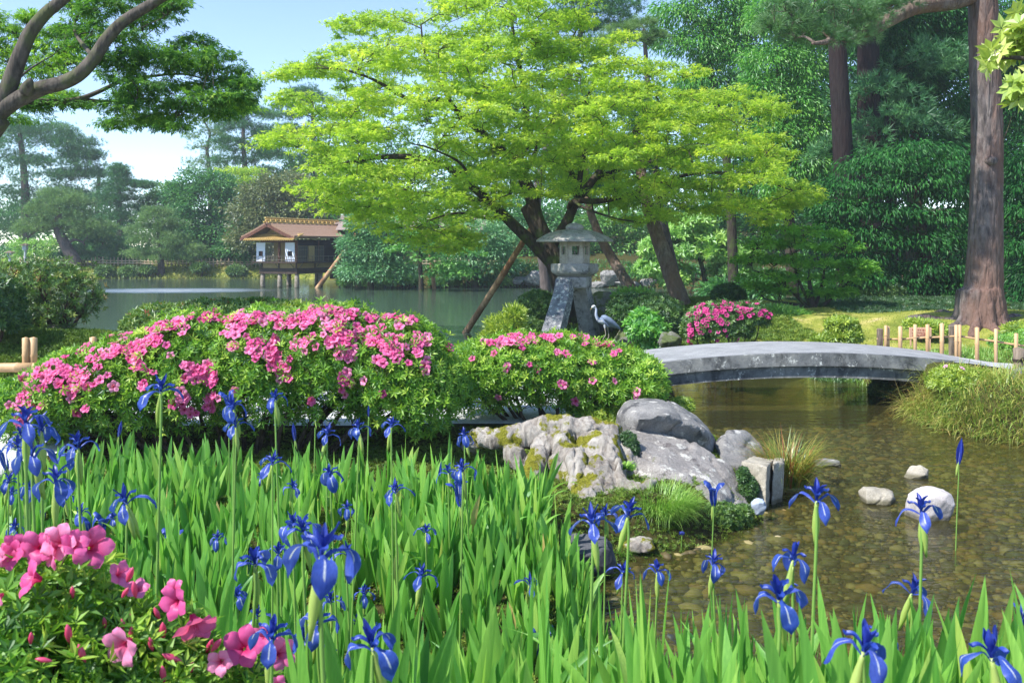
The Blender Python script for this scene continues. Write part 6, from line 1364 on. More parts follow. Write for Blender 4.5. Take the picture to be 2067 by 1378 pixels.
# ------------------------------------------------------------------ weathered root stump
def _stc(nt):
    p = mapped(nt, (1.4, 1.4, .6)); n = noise(nt, 5, 9, .75, p, 1.2); r = ramp(nt, [(.3, hx(104, 94, 88)), (.46, hx(160, 152, 144)), (.6, hx(196, 190, 182)), (.75, hx(220, 214, 206))]); nt.links.new(n.outputs[0], r.inputs[0])
    k = noise(nt, 4.2, 5, .6, mapped(nt)); rk = ramp(nt, [(.53, (0, 0, 0, 1)), (.57, (1, 1, 1, 1))]); nt.links.new(k.outputs[0], rk.inputs[0])
    f = noise(nt, 60, 3, .8, mapped(nt)); mo = ramp(nt, [(.3, hx(84, 88, 28)), (.7, hx(160, 158, 60))]); nt.links.new(f.outputs[0], mo.inputs[0])
    return mixc(nt, rk.outputs[0], r.outputs[0], mo.outputs[0])
M_stump = solid('weathered_root_wood', _stc, .95, lambda nt: mixc(nt, .5, noise(nt, 14, 8, .75, mapped(nt, (1.6, 1.6, .5)), .8).outputs[0], noise(nt, 70, 4, .8, mapped(nt)).outputs[0]), .9, .05, .1)
mb = MB(); rng = np.random.default_rng(61)
def rt(pts, r): P = spl([W(*p) for p in pts], 5); mb.tube(P, np.interp(np.linspace(0, 1, len(P)), np.linspace(0, 1, len(r)), r), 12)
rt([(945, 905, 8.2), (965, 884, 8.0), (1010, 886, 7.9), (1060, 880, 7.9), (1120, 868, 7.9), (1180, 872, 7.9), (1235, 884, 7.9)], [.05, .07, .085, .10, .13, .13, .08])
rt([(1080, 885, 7.9), (1110, 862, 8.0), (1160, 858, 8.0), (1205, 866, 8.0)], [.05, .07, .07, .03])
rt([(1215, 890, 7.8), (1215, 930, 7.55), (1200, 980, 7.3), (1175, 1030, 7.0), (1150, 1075, 6.8), (1140, 1110, 6.7)], [.14, .16, .15, .12, .09, .05])
rt([(1225, 900, 7.8), (1228, 960, 7.45), (1225, 1010, 7.15), (1232, 1060, 6.95), (1240, 1100, 6.8)], [.12, .13, .11, .09, .05])
rt([(1190, 900, 7.8), (1180, 960, 7.4), (1150, 1010, 7.1), (1120, 1040, 7.0)], [.12, .10, .07, .04])
rt([(1130, 880, 7.8), (1150, 930, 7.6), (1165, 980, 7.4), (1170, 1020, 7.2)], [.10, .10, .09, .06])
rt([(1105, 890, 7.8), (1085, 925, 7.65), (1072, 965, 7.5), (1068, 1010, 7.4)], [.08, .08, .07, .05])
rt([(1120, 930, 7.6), (1135, 950, 7.5), (1132, 990, 7.45), (1125, 1030, 7.4)], [.055, .06, .055, .05])
rt([(1030, 890, 7.9), (1040, 920, 7.8), (1060, 950, 7.7)], [.07, .08, .05])
rt([(1225, 960, 7.4), (1255, 985, 7.2), (1290, 988, 7.15), (1325, 968, 7.2)], [.07, .06, .05, .02])
rt([(1240, 900, 7.8), (1262, 925, 7.7), (1280, 960, 7.6)], [.08, .10, .06])
rt([(1200, 880, 7.9), (1222, 872, 7.9), (1250, 872, 7.9)], [.08, .08, .05])
for i in range(16):
    a = rng.uniform(1150, 1250); y0 = rng.uniform(900, 1000); rt([(a, y0, 7.45 - (y0 - 900) / 400 - .02), (a + rng.uniform(-14, 10), y0 + 40, 7.3 - (y0 - 900) / 400), (a + rng.uniform(-26, 16), y0 + 80, 7.2 - (y0 - 900) / 350)], [.03, .035, .015])
def sdp(V, N):
    g = V * np.array([1.6, 1.6, .55]); g = V * np.array([1.9, 1.9, .32]); return .024 * (1 - 2.8 * np.abs(wob(g, 3.4, 3))) + .007 * (1 - 2.5 * np.abs(wob(V * [2.2, 2.2, .4], 11, 2)))
me, _, _ = fuse(mb, .012, 'root_stump', sdp); o = add('root_stump', me, M_stump); set_props(o, 'weathered pale tree root stump with yellow moss patches beside the boulders', 'tree stump')
pebrock('grey striped driftwood slab at the water below the root stump', 1290, 1098, 36, 15, 6.55, M_stump, 62, name='driftwood')
# dark moss and a fern tucked beside the stump
shrub('moss_clump', 'dark rounded moss cushion between the stump and the long boulder', 'moss', 7.75, [(1268, 905, 22, 32, 0, .1), (1290, 940, 12, 20, 0, .08)], L_azdark, 1200, 1, .008, size=.022, stems=1, seed=70, zmin=-.8, spec=dict(tm=.25), stem_r=.004)
shrub('moss_clump', 'green moss cushion under the right end of the long boulder', 'moss', 7.15, [(1455, 1045, 42, 30, 0, .10), (1500, 1035, 18, 16, .1, .08)], L_azdark, 1500, 1, .008, size=.026, stems=1, seed=71, zmin=-.8, spec=dict(tm=.75), stem_r=.004)
shrub('moss_clump', 'dark green leafy clump left of the square stone block', 'moss', 7.7, [(1510, 988, 17, 27, 0, .09), (1500, 960, 10, 16, 0, .06)], L_azdark, 800, 1, .008, size=.03, stems=1, seed=72, zmin=-.8, spec=dict(tm=.4), stem_r=.004)
fe = thing('fern', 'small bright green fern growing between the stump and the long boulder', 'fern', tuple(W(1262, 945, 7.45)))
n = 9; a = np.linspace(.2, 2.9, n); A = np.stack([np.cos(a), -.5 + 0 * a, np.sin(a) * .5 - .05], -1); me = cloud_mesh('foliage', (np.vstack([T_LONG[0] * [.28, 1.3, 1] * [1, 1, 1] + [x, 0, 0] + 0 for x in (0,)]), T_LONG[1]), np.repeat(W(1262, 942, 7.4)[None], n, 0), A, np.tile([0, -.5, 1.], (n, 1)), .22, np.full(n, .7)); add('foliage', me, L_bright, fe)
P_ = []; A_ = []; N_ = []
for q in A:
    for t in np.linspace(.15, 1, 9):
        for s in (-1, 1): P_.append(W(1262, 942, 7.4) + norm(q) * .085 * t); A_.append(norm(q) * .5 + s * norm(np.cross(q, [0, -.5, 1]))); N_.append([0, -.5, 1])
add('fronds', cloud_mesh('fronds', T_LONG, np.array(P_), np.array(A_), np.array(N_, float), .035, np.full(len(P_), .8)), L_bright, fe)

# ------------------------------------------------------------------ blades: irises, grasses
def blades(P, L, w, lean, curv, az, waz, nseg=7, prof='iris'):
    """sword or grass blades. P base (N,3); lean, curv in radians; az = lean heading; waz = heading of the blade's width"""
    n = len(P); s = np.linspace(0, 1, nseg + 1); ang = lean[:, None] + curv[:, None] * s[None] ** 1.6; ds = L[:, None] / nseg
    hx_ = np.concatenate([np.zeros((n, 1)), np.cumsum(np.sin(ang[:, :-1] * .5 + ang[:, 1:] * .5) * ds, 1)], 1); vz = np.concatenate([np.zeros((n, 1)), np.cumsum(np.cos(ang[:, :-1] * .5 + ang[:, 1:] * .5) * ds, 1)], 1)
    C = np.stack([P[:, 0, None] + hx_ * np.cos(az)[:, None], P[:, 1, None] + hx_ * np.sin(az)[:, None], P[:, 2, None] + vz], -1)
    if prof == 'iris': wp = np.interp(s, [0, .25, .55, .8, .93, 1], [.62, .9, 1.0, .72, .32, .0])
    else: wp = np.interp(s, [0, .3, .7, 1], [.8, 1, .6, 0])
    Wd = np.stack([np.cos(waz), np.sin(waz), 0 * waz], -1); nrm_ = np.stack([-np.sin(waz), np.cos(waz), 0 * waz], -1)
    half = w[:, None] * wp[None] / 2
    if prof == 'iris':
        V = np.stack([C - half[..., None] * Wd[:, None], C + nrm_[:, None] * half[..., None] * .22, C + half[..., None] * Wd[:, None]], 2); m = 3
    else: V = np.stack([C - half[..., None] * Wd[:, None], C + half[..., None] * Wd[:, None]], 2); m = 2
    k = (nseg + 1) * m; i = np.arange(nseg)[:, None] * m; j = np.arange(m - 1)[None]; q = np.stack([i + j, i + j + 1, i + m + j + 1, i + m + j], -1).reshape(-1, 4)
    Q = (q[None] + (np.arange(n) * k)[:, None, None]).reshape(-1, 4); return V.reshape(-1, 3), Q, k
def grass(name, P, L, w, lean, curv, az, mat, tint, nseg=5, prof='grass', waz=None, parent=None, kind='stuff', label=None):
    if waz is None: waz = az + math.pi / 2
    V, Q, k = blades(P, L, w, lean, curv, az, waz, nseg, prof)
    return add(name, mesh_np(name, V, [Q], tint=np.clip(np.repeat(tint, k), 0, 1), smooth=(prof == 'iris')), mat, parent, kind=kind, label=label)

def iris_leaf_mat():
    m = leaf_mat('iris_leaves', [(.03, hx(62, 120, 50)), (.3, hx(96, 158, 64)), (.55, hx(126, 184, 78)), (.8, hx(156, 200, 92)), (.96, hx(180, 206, 100)), (1, hx(200, 178, 116))], .46, .04, .5, tb=1.2)
    nt = m.node_tree; d = [n for n in nt.nodes if n.type == 'BSDF_DIFFUSE'][0]; src = d.inputs[0].links[0].from_socket
    n = noise(nt, 16, 3, .6, mapped(nt, (12, 12, .35))); r = ramp(nt, [(.35, (.7, .78, .7, 1)), (.65, (1.16, 1.12, 1.08, 1))]); nt.links.new(n.outputs[0], r.inputs[0])
    nt.links.new(mixc(nt, 1.0, src, r.outputs[0], 'MULTIPLY'), d.inputs[0]); return m
L_iris = iris_leaf_mat()
L_grass = leaf_mat('bank_grass', gstops((86, 128, 48), (128, 160, 62), (176, 184, 92), (198, 172, 108)), .35, .04)
L_tuft = leaf_mat('fresh_grass_tuft', gstops((88, 138, 52), (132, 178, 72), (176, 206, 104)), .4, .05)
L_sedge = leaf_mat('reddish_sedge', [(.0, hx(74, 112, 40)), (.35, hx(128, 150, 56)), (.6, hx(176, 160, 78)), (.8, hx(186, 116, 74)), (1, hx(160, 84, 60))], .35, .05)
rng = np.random.default_rng(201)

# iris bed foliage
def iris_bed(x0, x1, y0, y1, dens, hlo, hhi, wlo, whi, cond, tm=.5):
    n = int((x1 - x0) * (y1 - y0) * dens); X = rng.uniform(x0, x1, n); Y = rng.uniform(y0, y1, n); ok = cond(X, Y); X = X[ok]; Y = Y[ok]
    k = rng.integers(4, 8, len(X)); X = np.repeat(X, k); Y = np.repeat(Y, k); n = len(X); fan = np.repeat(rng.uniform(0, math.pi, len(k)), k); u = rng.uniform(-1, 1, n)
    X = X + np.cos(fan) * u * .045; Y = Y + np.sin(fan) * u * .045
    P = np.stack([X, Y, np.maximum(ground_z(X, Y), -.08) - .02], -1); plant_h = np.repeat(rng.uniform(.72, 1.12, len(k)), k)
    L = rng.uniform(hlo, hhi, n) * plant_h * (1 - .22 * np.abs(u)); lean = np.abs(u) * .22 + np.abs(rng.normal(0, .07, n)); az = np.where(u > 0, fan, fan + math.pi) + rng.normal(0, .3, n)
    curv = np.abs(rng.normal(.08, .16, n)); flop = rng.random(n) < .10; curv = np.where(flop, rng.uniform(.9, 1.9, n), curv)
    waz = fan + rng.normal(0, .35, n); tint = np.repeat(rng.normal(tm, .12, len(k)), k) + rng.normal(0, .14, n)
    return P, L, rng.uniform(wlo, whi, n), lean, curv, az, waz, tint
def bed(name, args, label):
    P, L, w, lean, curv, az, waz, tint = args; grass(name, P, L, w, lean, curv, az, L_iris, tint, 8, 'iris', waz, label=label); print(name, len(P))
wd = lambda X, Y: sdist(X, Y, WATER)
bed('iris_leaves', iris_bed(-4.6, .75, 3.1, 7.35, 34, .28, .52, .038, .060, lambda X, Y: (wd(X, Y) < .15) & (Y < 7.3 - .05 * X) & (X > -.62 * Y + .05 - .6) & (X < .58 - (Y - 5.0) * .22) & ((Y < 6.65) | (X < -.7)) & (sdist(X, Y, PATH_L) < -.25)), 'green sword shaped iris leaves filling the bed below the azalea hedge')
bed('iris_leaves', iris_bed(-2.2, 2.9, 1.55, 3.1, 46, .48, .70, .034, .056, lambda X, Y: (np.abs(X) < .75 * Y + .3) & ~((X < -.15) & (Y < 2.25) & (X < -.55 * (2.75 - Y) + .1))), 'tall near iris leaves along the bottom edge')

bed('iris_leaves', iris_bed(.35, 2.3, 1.6, 2.75, 55, .50, .66, .034, .056, lambda X, Y: X < .75 * Y + .2, .55), 'thick iris leaves at the bottom right against the stream')
bed('iris_leaves', iris_bed(-.75, .5, 4.9, 6.75, 42, .34, .56, .034, .052, lambda X, Y: (wd(X, Y) < .05) & (X < .5 - (Y - 5) * .12), .55), 'iris leaves standing right up to the old stump and the dark wet rock')

# grass clumps
def tuft(name, label, cat, px, py, d, n, rx, L, w, lean, curv, mat, seed, tm=.5, flat=0, heading=None, spread=math.pi, z=None):
    r = np.random.default_rng(seed); c = W(px, py, d); a = r.uniform(0, 6.283, n); q = np.sqrt(r.random(n)) * rx; P = np.stack([c[0] + np.cos(a) * q, c[1] + np.sin(a) * q * .7, c[2] - .02 + 0 * a], -1)
    az = a + r.normal(0, .5, n) if heading is None else r.normal(heading, spread, n)
    me_o = grass('blades', P, r.uniform(.6, 1.1, n) * L, r.uniform(.7, 1.2, n) * w, np.abs(r.normal(lean, lean * .5, n)), np.abs(r.normal(curv, curv * .35, n)), az, mat, r.normal(tm, .2, n), 7, kind=None)
    t = thing(name, label, cat, tuple(c)); me_o.parent = t; me_o.location = -Vector(c); return t
tuft('grass_clump', 'dense fine fresh green grass tuft drooping over the water below the long boulder', 'grass clump', 1330, 1045, 6.95, 2600, .20, .34, .0045, .35, 1.5, L_tuft, 301, .55)
tuft('sedge_clump', 'reddish green sedge tuft arching over the stream right of the square block', 'grass clump', 1588, 975, 8.3, 700, .16, .55, .008, .35, 1.2, L_sedge, 302, .45)
tuft('grass_clump', 'small moss edged grass tuft at the foot of the root stump beside the water', 'grass clump', 1240, 1120, 6.5, 400, .10, .16, .004, .4, 1.3, L_tuft, 303, .3)
def near_lane(px, d): return W(px, 0, d)[0]
# right bank grass
r = np.random.default_rng(310); n = 26000; X = r.uniform(5.1, 8.2, n); Y = r.uniform(8.4, 12.5, n); s = wd(X, Y); ok = (s < .0) & (s > -1.7) & (sdist(X, Y, PATH_R) < -.1); X = X[ok]; Y = Y[ok]; n = len(X)
Z = np.maximum(ground_z(X, Y), -.02) - .02; edge = wd(X, Y) > -.35
pn_ = .5 + .5 * wob(np.stack([X, Y, 0 * X], -1), 1.3, 2)
grass('bank_grass', np.stack([X, Y, Z], -1), r.uniform(.12, .34, n) * np.where(edge, 1.15, .9) * (.7 + .8 * pn_), r.uniform(.006, .012, n), np.abs(r.normal(.6, .35, n)), np.abs(r.normal(1.5, .6, n)), np.where(edge, r.normal(math.pi * 1.15, .6, n), r.uniform(0, 6.28, n)), L_grass, .3 + pn_ * .45 + r.normal(0, .22, n), 5, label='mixed green and straw coloured grass on the right bank')
# low grass behind the right fence and on the lawn
X = r.uniform(5.3, 10.5, 9000); Y = r.uniform(14.0, 15.1, 9000); ok = sdist(X, Y, PATH_R) < -.08; X = X[ok]; Y = Y[ok]; n = len(X)
cl = wob(np.stack([X, Y, 0 * X], -1), 2.2, 2) > -.25; X = X[cl]; Y = Y[cl]; n = len(X)
grass('low_grass', np.stack([X, Y, ground_z(X, Y) - .01], -1), r.uniform(.08, .2, n), r.uniform(.006, .010, n), np.abs(r.normal(.4, .25, n)), np.abs(r.normal(.9, .4, n)), r.uniform(0, 6.28, n), L_tuft, r.normal(.55, .2, n), 4, label='short tufted grass behind the right bamboo fence')
L_lawn = leaf_mat('lawn_grass', gstops((96, 122, 46), (136, 150, 62), (172, 172, 92), (192, 178, 116)), .3, .03)
X = r.uniform(2.0, 13, 90000); Y = r.uniform(14.6, 24.5, 90000); s = wd(X, Y); pt = wob(np.stack([X, Y, 0 * X], -1), .8, 3); ok = (s < -.1) & ~((Y > 18.6 + .25 * np.abs(X - 8)) & (X > 7.4)) & (sdist(X, Y, PATH_R) < -.1) & (pt < .45 + r.normal(0, .15, 90000)); X = X[ok]; Y = Y[ok]; n = len(X)
grass('lawn_grass', np.stack([X, Y, ground_z(X, Y) - .01], -1), r.uniform(.02, .055, n), r.uniform(.006, .012, n), np.abs(r.normal(.5, .3, n)), np.abs(r.normal(.5, .3, n)), r.uniform(0, 6.28, n), L_lawn, .35 + .35 * wob(np.stack([X, Y, 0 * X], -1), 1.6, 2) + r.normal(0, .15, n), 2, label='thin yellow green grass of the lawn')
# moss and small plants on the left bank, around the hedge foot and among the irises
def cover(name, label, x0, x1, y0, y1, n, cond, mat, size, tm, up=.5, lift=.012, tmpl=T_ROS):
    X = r.uniform(x0, x1, n); Y = r.uniform(y0, y1, n); ok = cond(X, Y); X = X[ok]; Y = Y[ok]; n = len(X); P = np.stack([X, Y, ground_z(X, Y) + lift * r.random(n)], -1)
    A = norm(r.normal(0, .6, (n, 3)) + [0, 0, .8]); add(name, cloud_mesh(name, tmpl, P, A, r.normal(0, 1, (n, 3)), size * r.uniform(.6, 1.2, n), tm + .22 * wob(P, 1.2, 2) + r.normal(0, .12, n)), mat, kind='stuff', label=label)
L_moss = leaf_mat('moss', gstops((58, 86, 34), (88, 118, 42), (124, 146, 56), (150, 158, 70)), .2, .02)
cover('moss_cover', 'thick green moss and creeping plants on the left bank', -9.5, -2.5, 10.6, 17.4, 60000, lambda X, Y: (wd(X, Y) < -.05) & (sdist(X, Y, PATH_L) < -.15), L_moss, .06, .45)
cover('moss_cover', 'mossy ground below the azalea hedge', -4.5, 2.3, 3.0, 9.2, 60000, lambda X, Y: (wd(X, Y) < .05) & (sdist(X, Y, PATH_L) < -.06), L_moss, .028, .5)
cover('moss_cover', 'mossy shore around the lantern and on the point', .2, 5.6, 16.4, 25, 26000, lambda X, Y: (wd(X, Y) < .0), L_moss, .07, .45)
cover('moss_cover', 'dark moss and creeping plants over the roots in the shade behind the lawn', 7.2, 17, 18.5, 27, 22000, lambda X, Y: (wd(X, Y) < 0) & (Y > 18.5 + .25 * np.abs(X - 8)), L_azdark, .075, .2)  # mossy roots; the low tint also paints in the tree shade
cover('bank_plants', 'grass and weeds on the far bank below the long fence', -42, -11, 63, 70, 9000, lambda X, Y: (wd(X, Y) < .3), L_lawn, .22, .35, tmpl=T_LONG)
cover('bank_plants', 'low plants along the middle shore', -10, 20, 36, 56, 16000, lambda X, Y: (wd(X, Y) < .3) & (wd(X, Y) > -6), L_broadmid, .22, .2, tmpl=T_LONG, lift=.1)

# ------------------------------------------------------------------ iris flowers
L_ir = leaf_mat('iris_petals', [(0, hx(36, 58, 158)), (.5, hx(54, 84, 188)), (1, hx(92, 120, 206))], .42, .03, .4, mark_col=hx(232, 236, 236), tb=1.15, vary=[(0, (.72, .85, .85, 1)), (1, (1.5, 1.15, 1.1, 1))])
L_ird = leaf_mat('iris_petals_deep', [(0, hx(30, 44, 142)), (1, hx(50, 72, 180))], .3, .05, .4, mark_col=hx(200, 206, 236), tb=1.1)
L_sheath = leaf_mat('iris_sheath', [(0, hx(140, 176, 72)), (1, hx(200, 214, 120))], .3, .06)
L_stemg = leaf_mat('iris_stem', [(0, hx(96, 148, 60)), (1, hx(150, 184, 90))], .15, .06)
def fall_mark(t, u): return (1.0 if abs(u) < .05 else .0) if .34 < t < .72 else 0.0
FALLS = [[(.02, -.02), (.13, .10), (.27, .13), (.41, .05), (.50, -.10), (.53, -.26), (.50, -.38)], [(.02, -.02), (.14, .08), (.32, .12), (.48, .05), (.60, -.08), (.66, -.22), (.66, -.32)], [(.02, 0), (.12, .12), (.24, .14), (.36, .03), (.43, -.14), (.42, -.32), (.36, -.44)]]
FW = [[.07, .08, .11, .20, .33, .33, .18, .02], [.07, .08, .11, .18, .31, .31, .17, .02], [.07, .09, .12, .24, .36, .34, .18, .02]]
def pm(name, parts, size, mat):
    V = [];Q = [];M_ = [];n = 0
    for v, q, m in parts: V.append(v); Q.append(q + n); M_.append(m); n += len(v)
    V = np.vstack(V) * size; me = mesh_np(name, V, [np.vstack(Q)], tint=np.random.default_rng(len(V)).random() * .3 + .35 + .25 * V[:, 2] / size, mark=np.concatenate(M_), smooth=True); me.materials.append(mat); return me
for m_ in (L_ir, L_ird):   # fine darker veins along the petals
    nt = m_.node_tree; d_ = [n for n in nt.nodes if n.type == 'BSDF_DIFFUSE'][0]; src = d_.inputs[0].links[0].from_socket
    n_ = noise(nt, 14, 3, .6, mapped(nt, (3, 3, .7), 'obj')); r_ = ramp(nt, [(.35, (.62, .62, .78, 1)), (.65, (1.12, 1.1, 1.05, 1))]); nt.links.new(n_.outputs[0], r_.inputs[0]); nt.links.new(mixc(nt, 1.0, src, r_.outputs[0], 'MULTIPLY'), d_.inputs[0])
VAR = []
for s in range(7):
    rv = random.Random(s * 13 + 5); b3 = s % 3; jp = lambda pts, a: [(x + rv.uniform(-a, a) * (i > 1), z + rv.uniform(-a, a) * (i > 1)) for i, (x, z) in enumerate(pts)]; jw = rv.uniform(.85, 1.12)
    fms = [pm('fall_petal', [petal(jp(FALLS[b3], .035), [w_ * jw for w_ in FW[b3]], 0, rv.uniform(-.05, .015), tip_mark=fall_mark, wav=.028, seed=s * 3 + j)], 1, L_ir) for j in range(2)]
    sm = pm('standard_petal', [petal(jp([(.0, .0), (.03, .14), (.09, .32), (.13 + .05 * b3, .48)], .03), [.05, .06, .10, .13, .10, .02], 0, .05, wav=.02, seed=s)], 1, L_ird)
    st = pm('style_arm', [petal([(.0, .02), (.06, .14), (.17, .24), (.28, .22), (.33, .28)], [.06, .08, .11, .12, .05], 0, .05)], 1, L_ir)
    VAR.append((fms, sm, st))
mb = MB(); mb.lathe([(.022, -1.05), (.05, -.85), (.085, -.6), (.075, -.35), (.045, -.12), (.03, .03)], sides=10); SHE = mb.mesh('bud_sheath', True); SHE.materials.append(L_sheath)
mb = MB(); mb.lathe([(.02, -.95), (.06, -.75), (.09, -.52), (.07, -.3), (.035, -.12), (.02, 0)], (.05, 0, -.12), sides=8); SHE2 = mb.mesh('side_bud', True); SHE2.materials.append(L_sheath)
# furled flower (opening bud) and trumpet like half open flower
FUR = pm('furled_petals', [petal([(.012, -.1), (.03, .1), (.045, .35), (.03, .55), (.004, .78)], [.07, .12, .13, .09, .0], a, -.04, tip_mark=lambda t, u: .7 if abs(u) < .05 and t < .5 else 0) for a in (0, 2.09, 4.19)], 1, L_ird)
TRU = pm('half_open_petals', [petal([(.02, -.15), (.05, .1), (.10, .38), (.20, .58), (.36, .62)], [.08, .13, .18, .26, .12], a, -.05, tip_mark=lambda t, u: .9 if abs(u) < .05 and t < .55 else 0, wav=.03) for a in (0, 2.09, 4.19)], 1, L_ir)
WIL = pm('curled_petals', [petal([(.02, -.05), (.07, .06), (.13, .05), (.14, -.05), (.08, -.09), (.05, -.03)], [.06, .10, .13, .10, .06], a, .03, wav=.03, seed=int(a * 5)) for a in (0, 1.3, 2.5, 3.8, 5.0)], 1, L_ird)
IG = 'iris flowers in the bed'
def iris(px, py, w, kind, loc_txt, rot=0, d=None, tilt=0, gone=None):
    """w = width of the open flower in photo pixels; kind o open, f furled bud, t trumpet, c curled, g green bud"""
    rr = random.Random(int(px * 7 + py)); size = .125
    if d is None: d = min(size * F / w, 6.6)
    w *= .92; sc = w * d / F; head = W(px, py, d); hz_ = gz(head[0], d) - .03
    if kind in 'ftcg': sc = w * d / F * (2.6 if kind in 'fg' else 1.7 if kind == 't' else 2.6)
    desc = {'o': 'open blue iris bloom ', 'f': 'slim furled blue iris bud ', 't': 'half open trumpet shaped blue iris ', 'c': 'curled small blue iris flower ', 'g': 'closed green iris bud '}[kind]
    th = thing('iris_flower', desc + loc_txt, 'iris', tuple(head), IG); v = VAR[rr.randrange(7)]; q0 = Quaternion((0, 1, 0), rr.uniform(-.2, .2)) @ Quaternion((1, 0, 0), rr.uniform(-.05, .28))
    def put(me, az=0, dz=0, s=1.0, dx=0):
        o = bpy.data.objects.new(me.name.split('.')[0], me); COL.objects.link(o); o.parent = th; o.rotation_mode = 'QUATERNION'; o.rotation_quaternion = q0 @ Quaternion((0, 0, 1), az) @ Quaternion((0, 1, 0), rr.uniform(-.10, .10)); o.scale = (sc * s,) * 3; o.location = (dx, 0, dz * sc); return o
    if kind == 'o':
        a0 = math.radians(-90 + rot + rr.uniform(-14, 14))
        for i in range(3): put(v[0][rr.randrange(2)], a0 + i * 2.094 + rr.uniform(-.25, .25), s=rr.uniform(.85, 1.04)); put(v[2], a0 + i * 2.094, s=.95); put(v[1], a0 + 1.047 + i * 2.094, s=rr.uniform(.85, 1.1))
    elif kind == 'f': put(FUR)
    elif kind == 't': put(TRU, rr.uniform(0, 2))
    elif kind == 'c': put(WIL, rr.uniform(0, 2))
    if kind != 'g': put(SHE, rr.uniform(0, 6), s=(1.0 if kind == 'o' else .5 if kind == 'f' else .65 if kind == 't' else .55))
    else: put(SHE, 0, dz=.4, s=.6)
    if kind == 'o' and rr.random() < .4: put(SHE2, rr.uniform(0, 6), s=.9)
    lean = rr.uniform(-.05, .05); P = spl([(lean, .02, hz_ - head[2]), (lean * .4, .01, (hz_ - head[2]) * .45), (0, 0, -.8 * sc * (1 if kind == 'o' else .6)), (0, 0, -.1 * sc)], 5); mb = MB(); mb.tube(P, np.linspace(.0048, .0036, len(P)), 7, cap=False)
    me = mb.mesh('stem', True); me.materials.append(L_stemg); o = bpy.data.objects.new('stem', me); COL.objects.link(o); o.parent = th
    return th
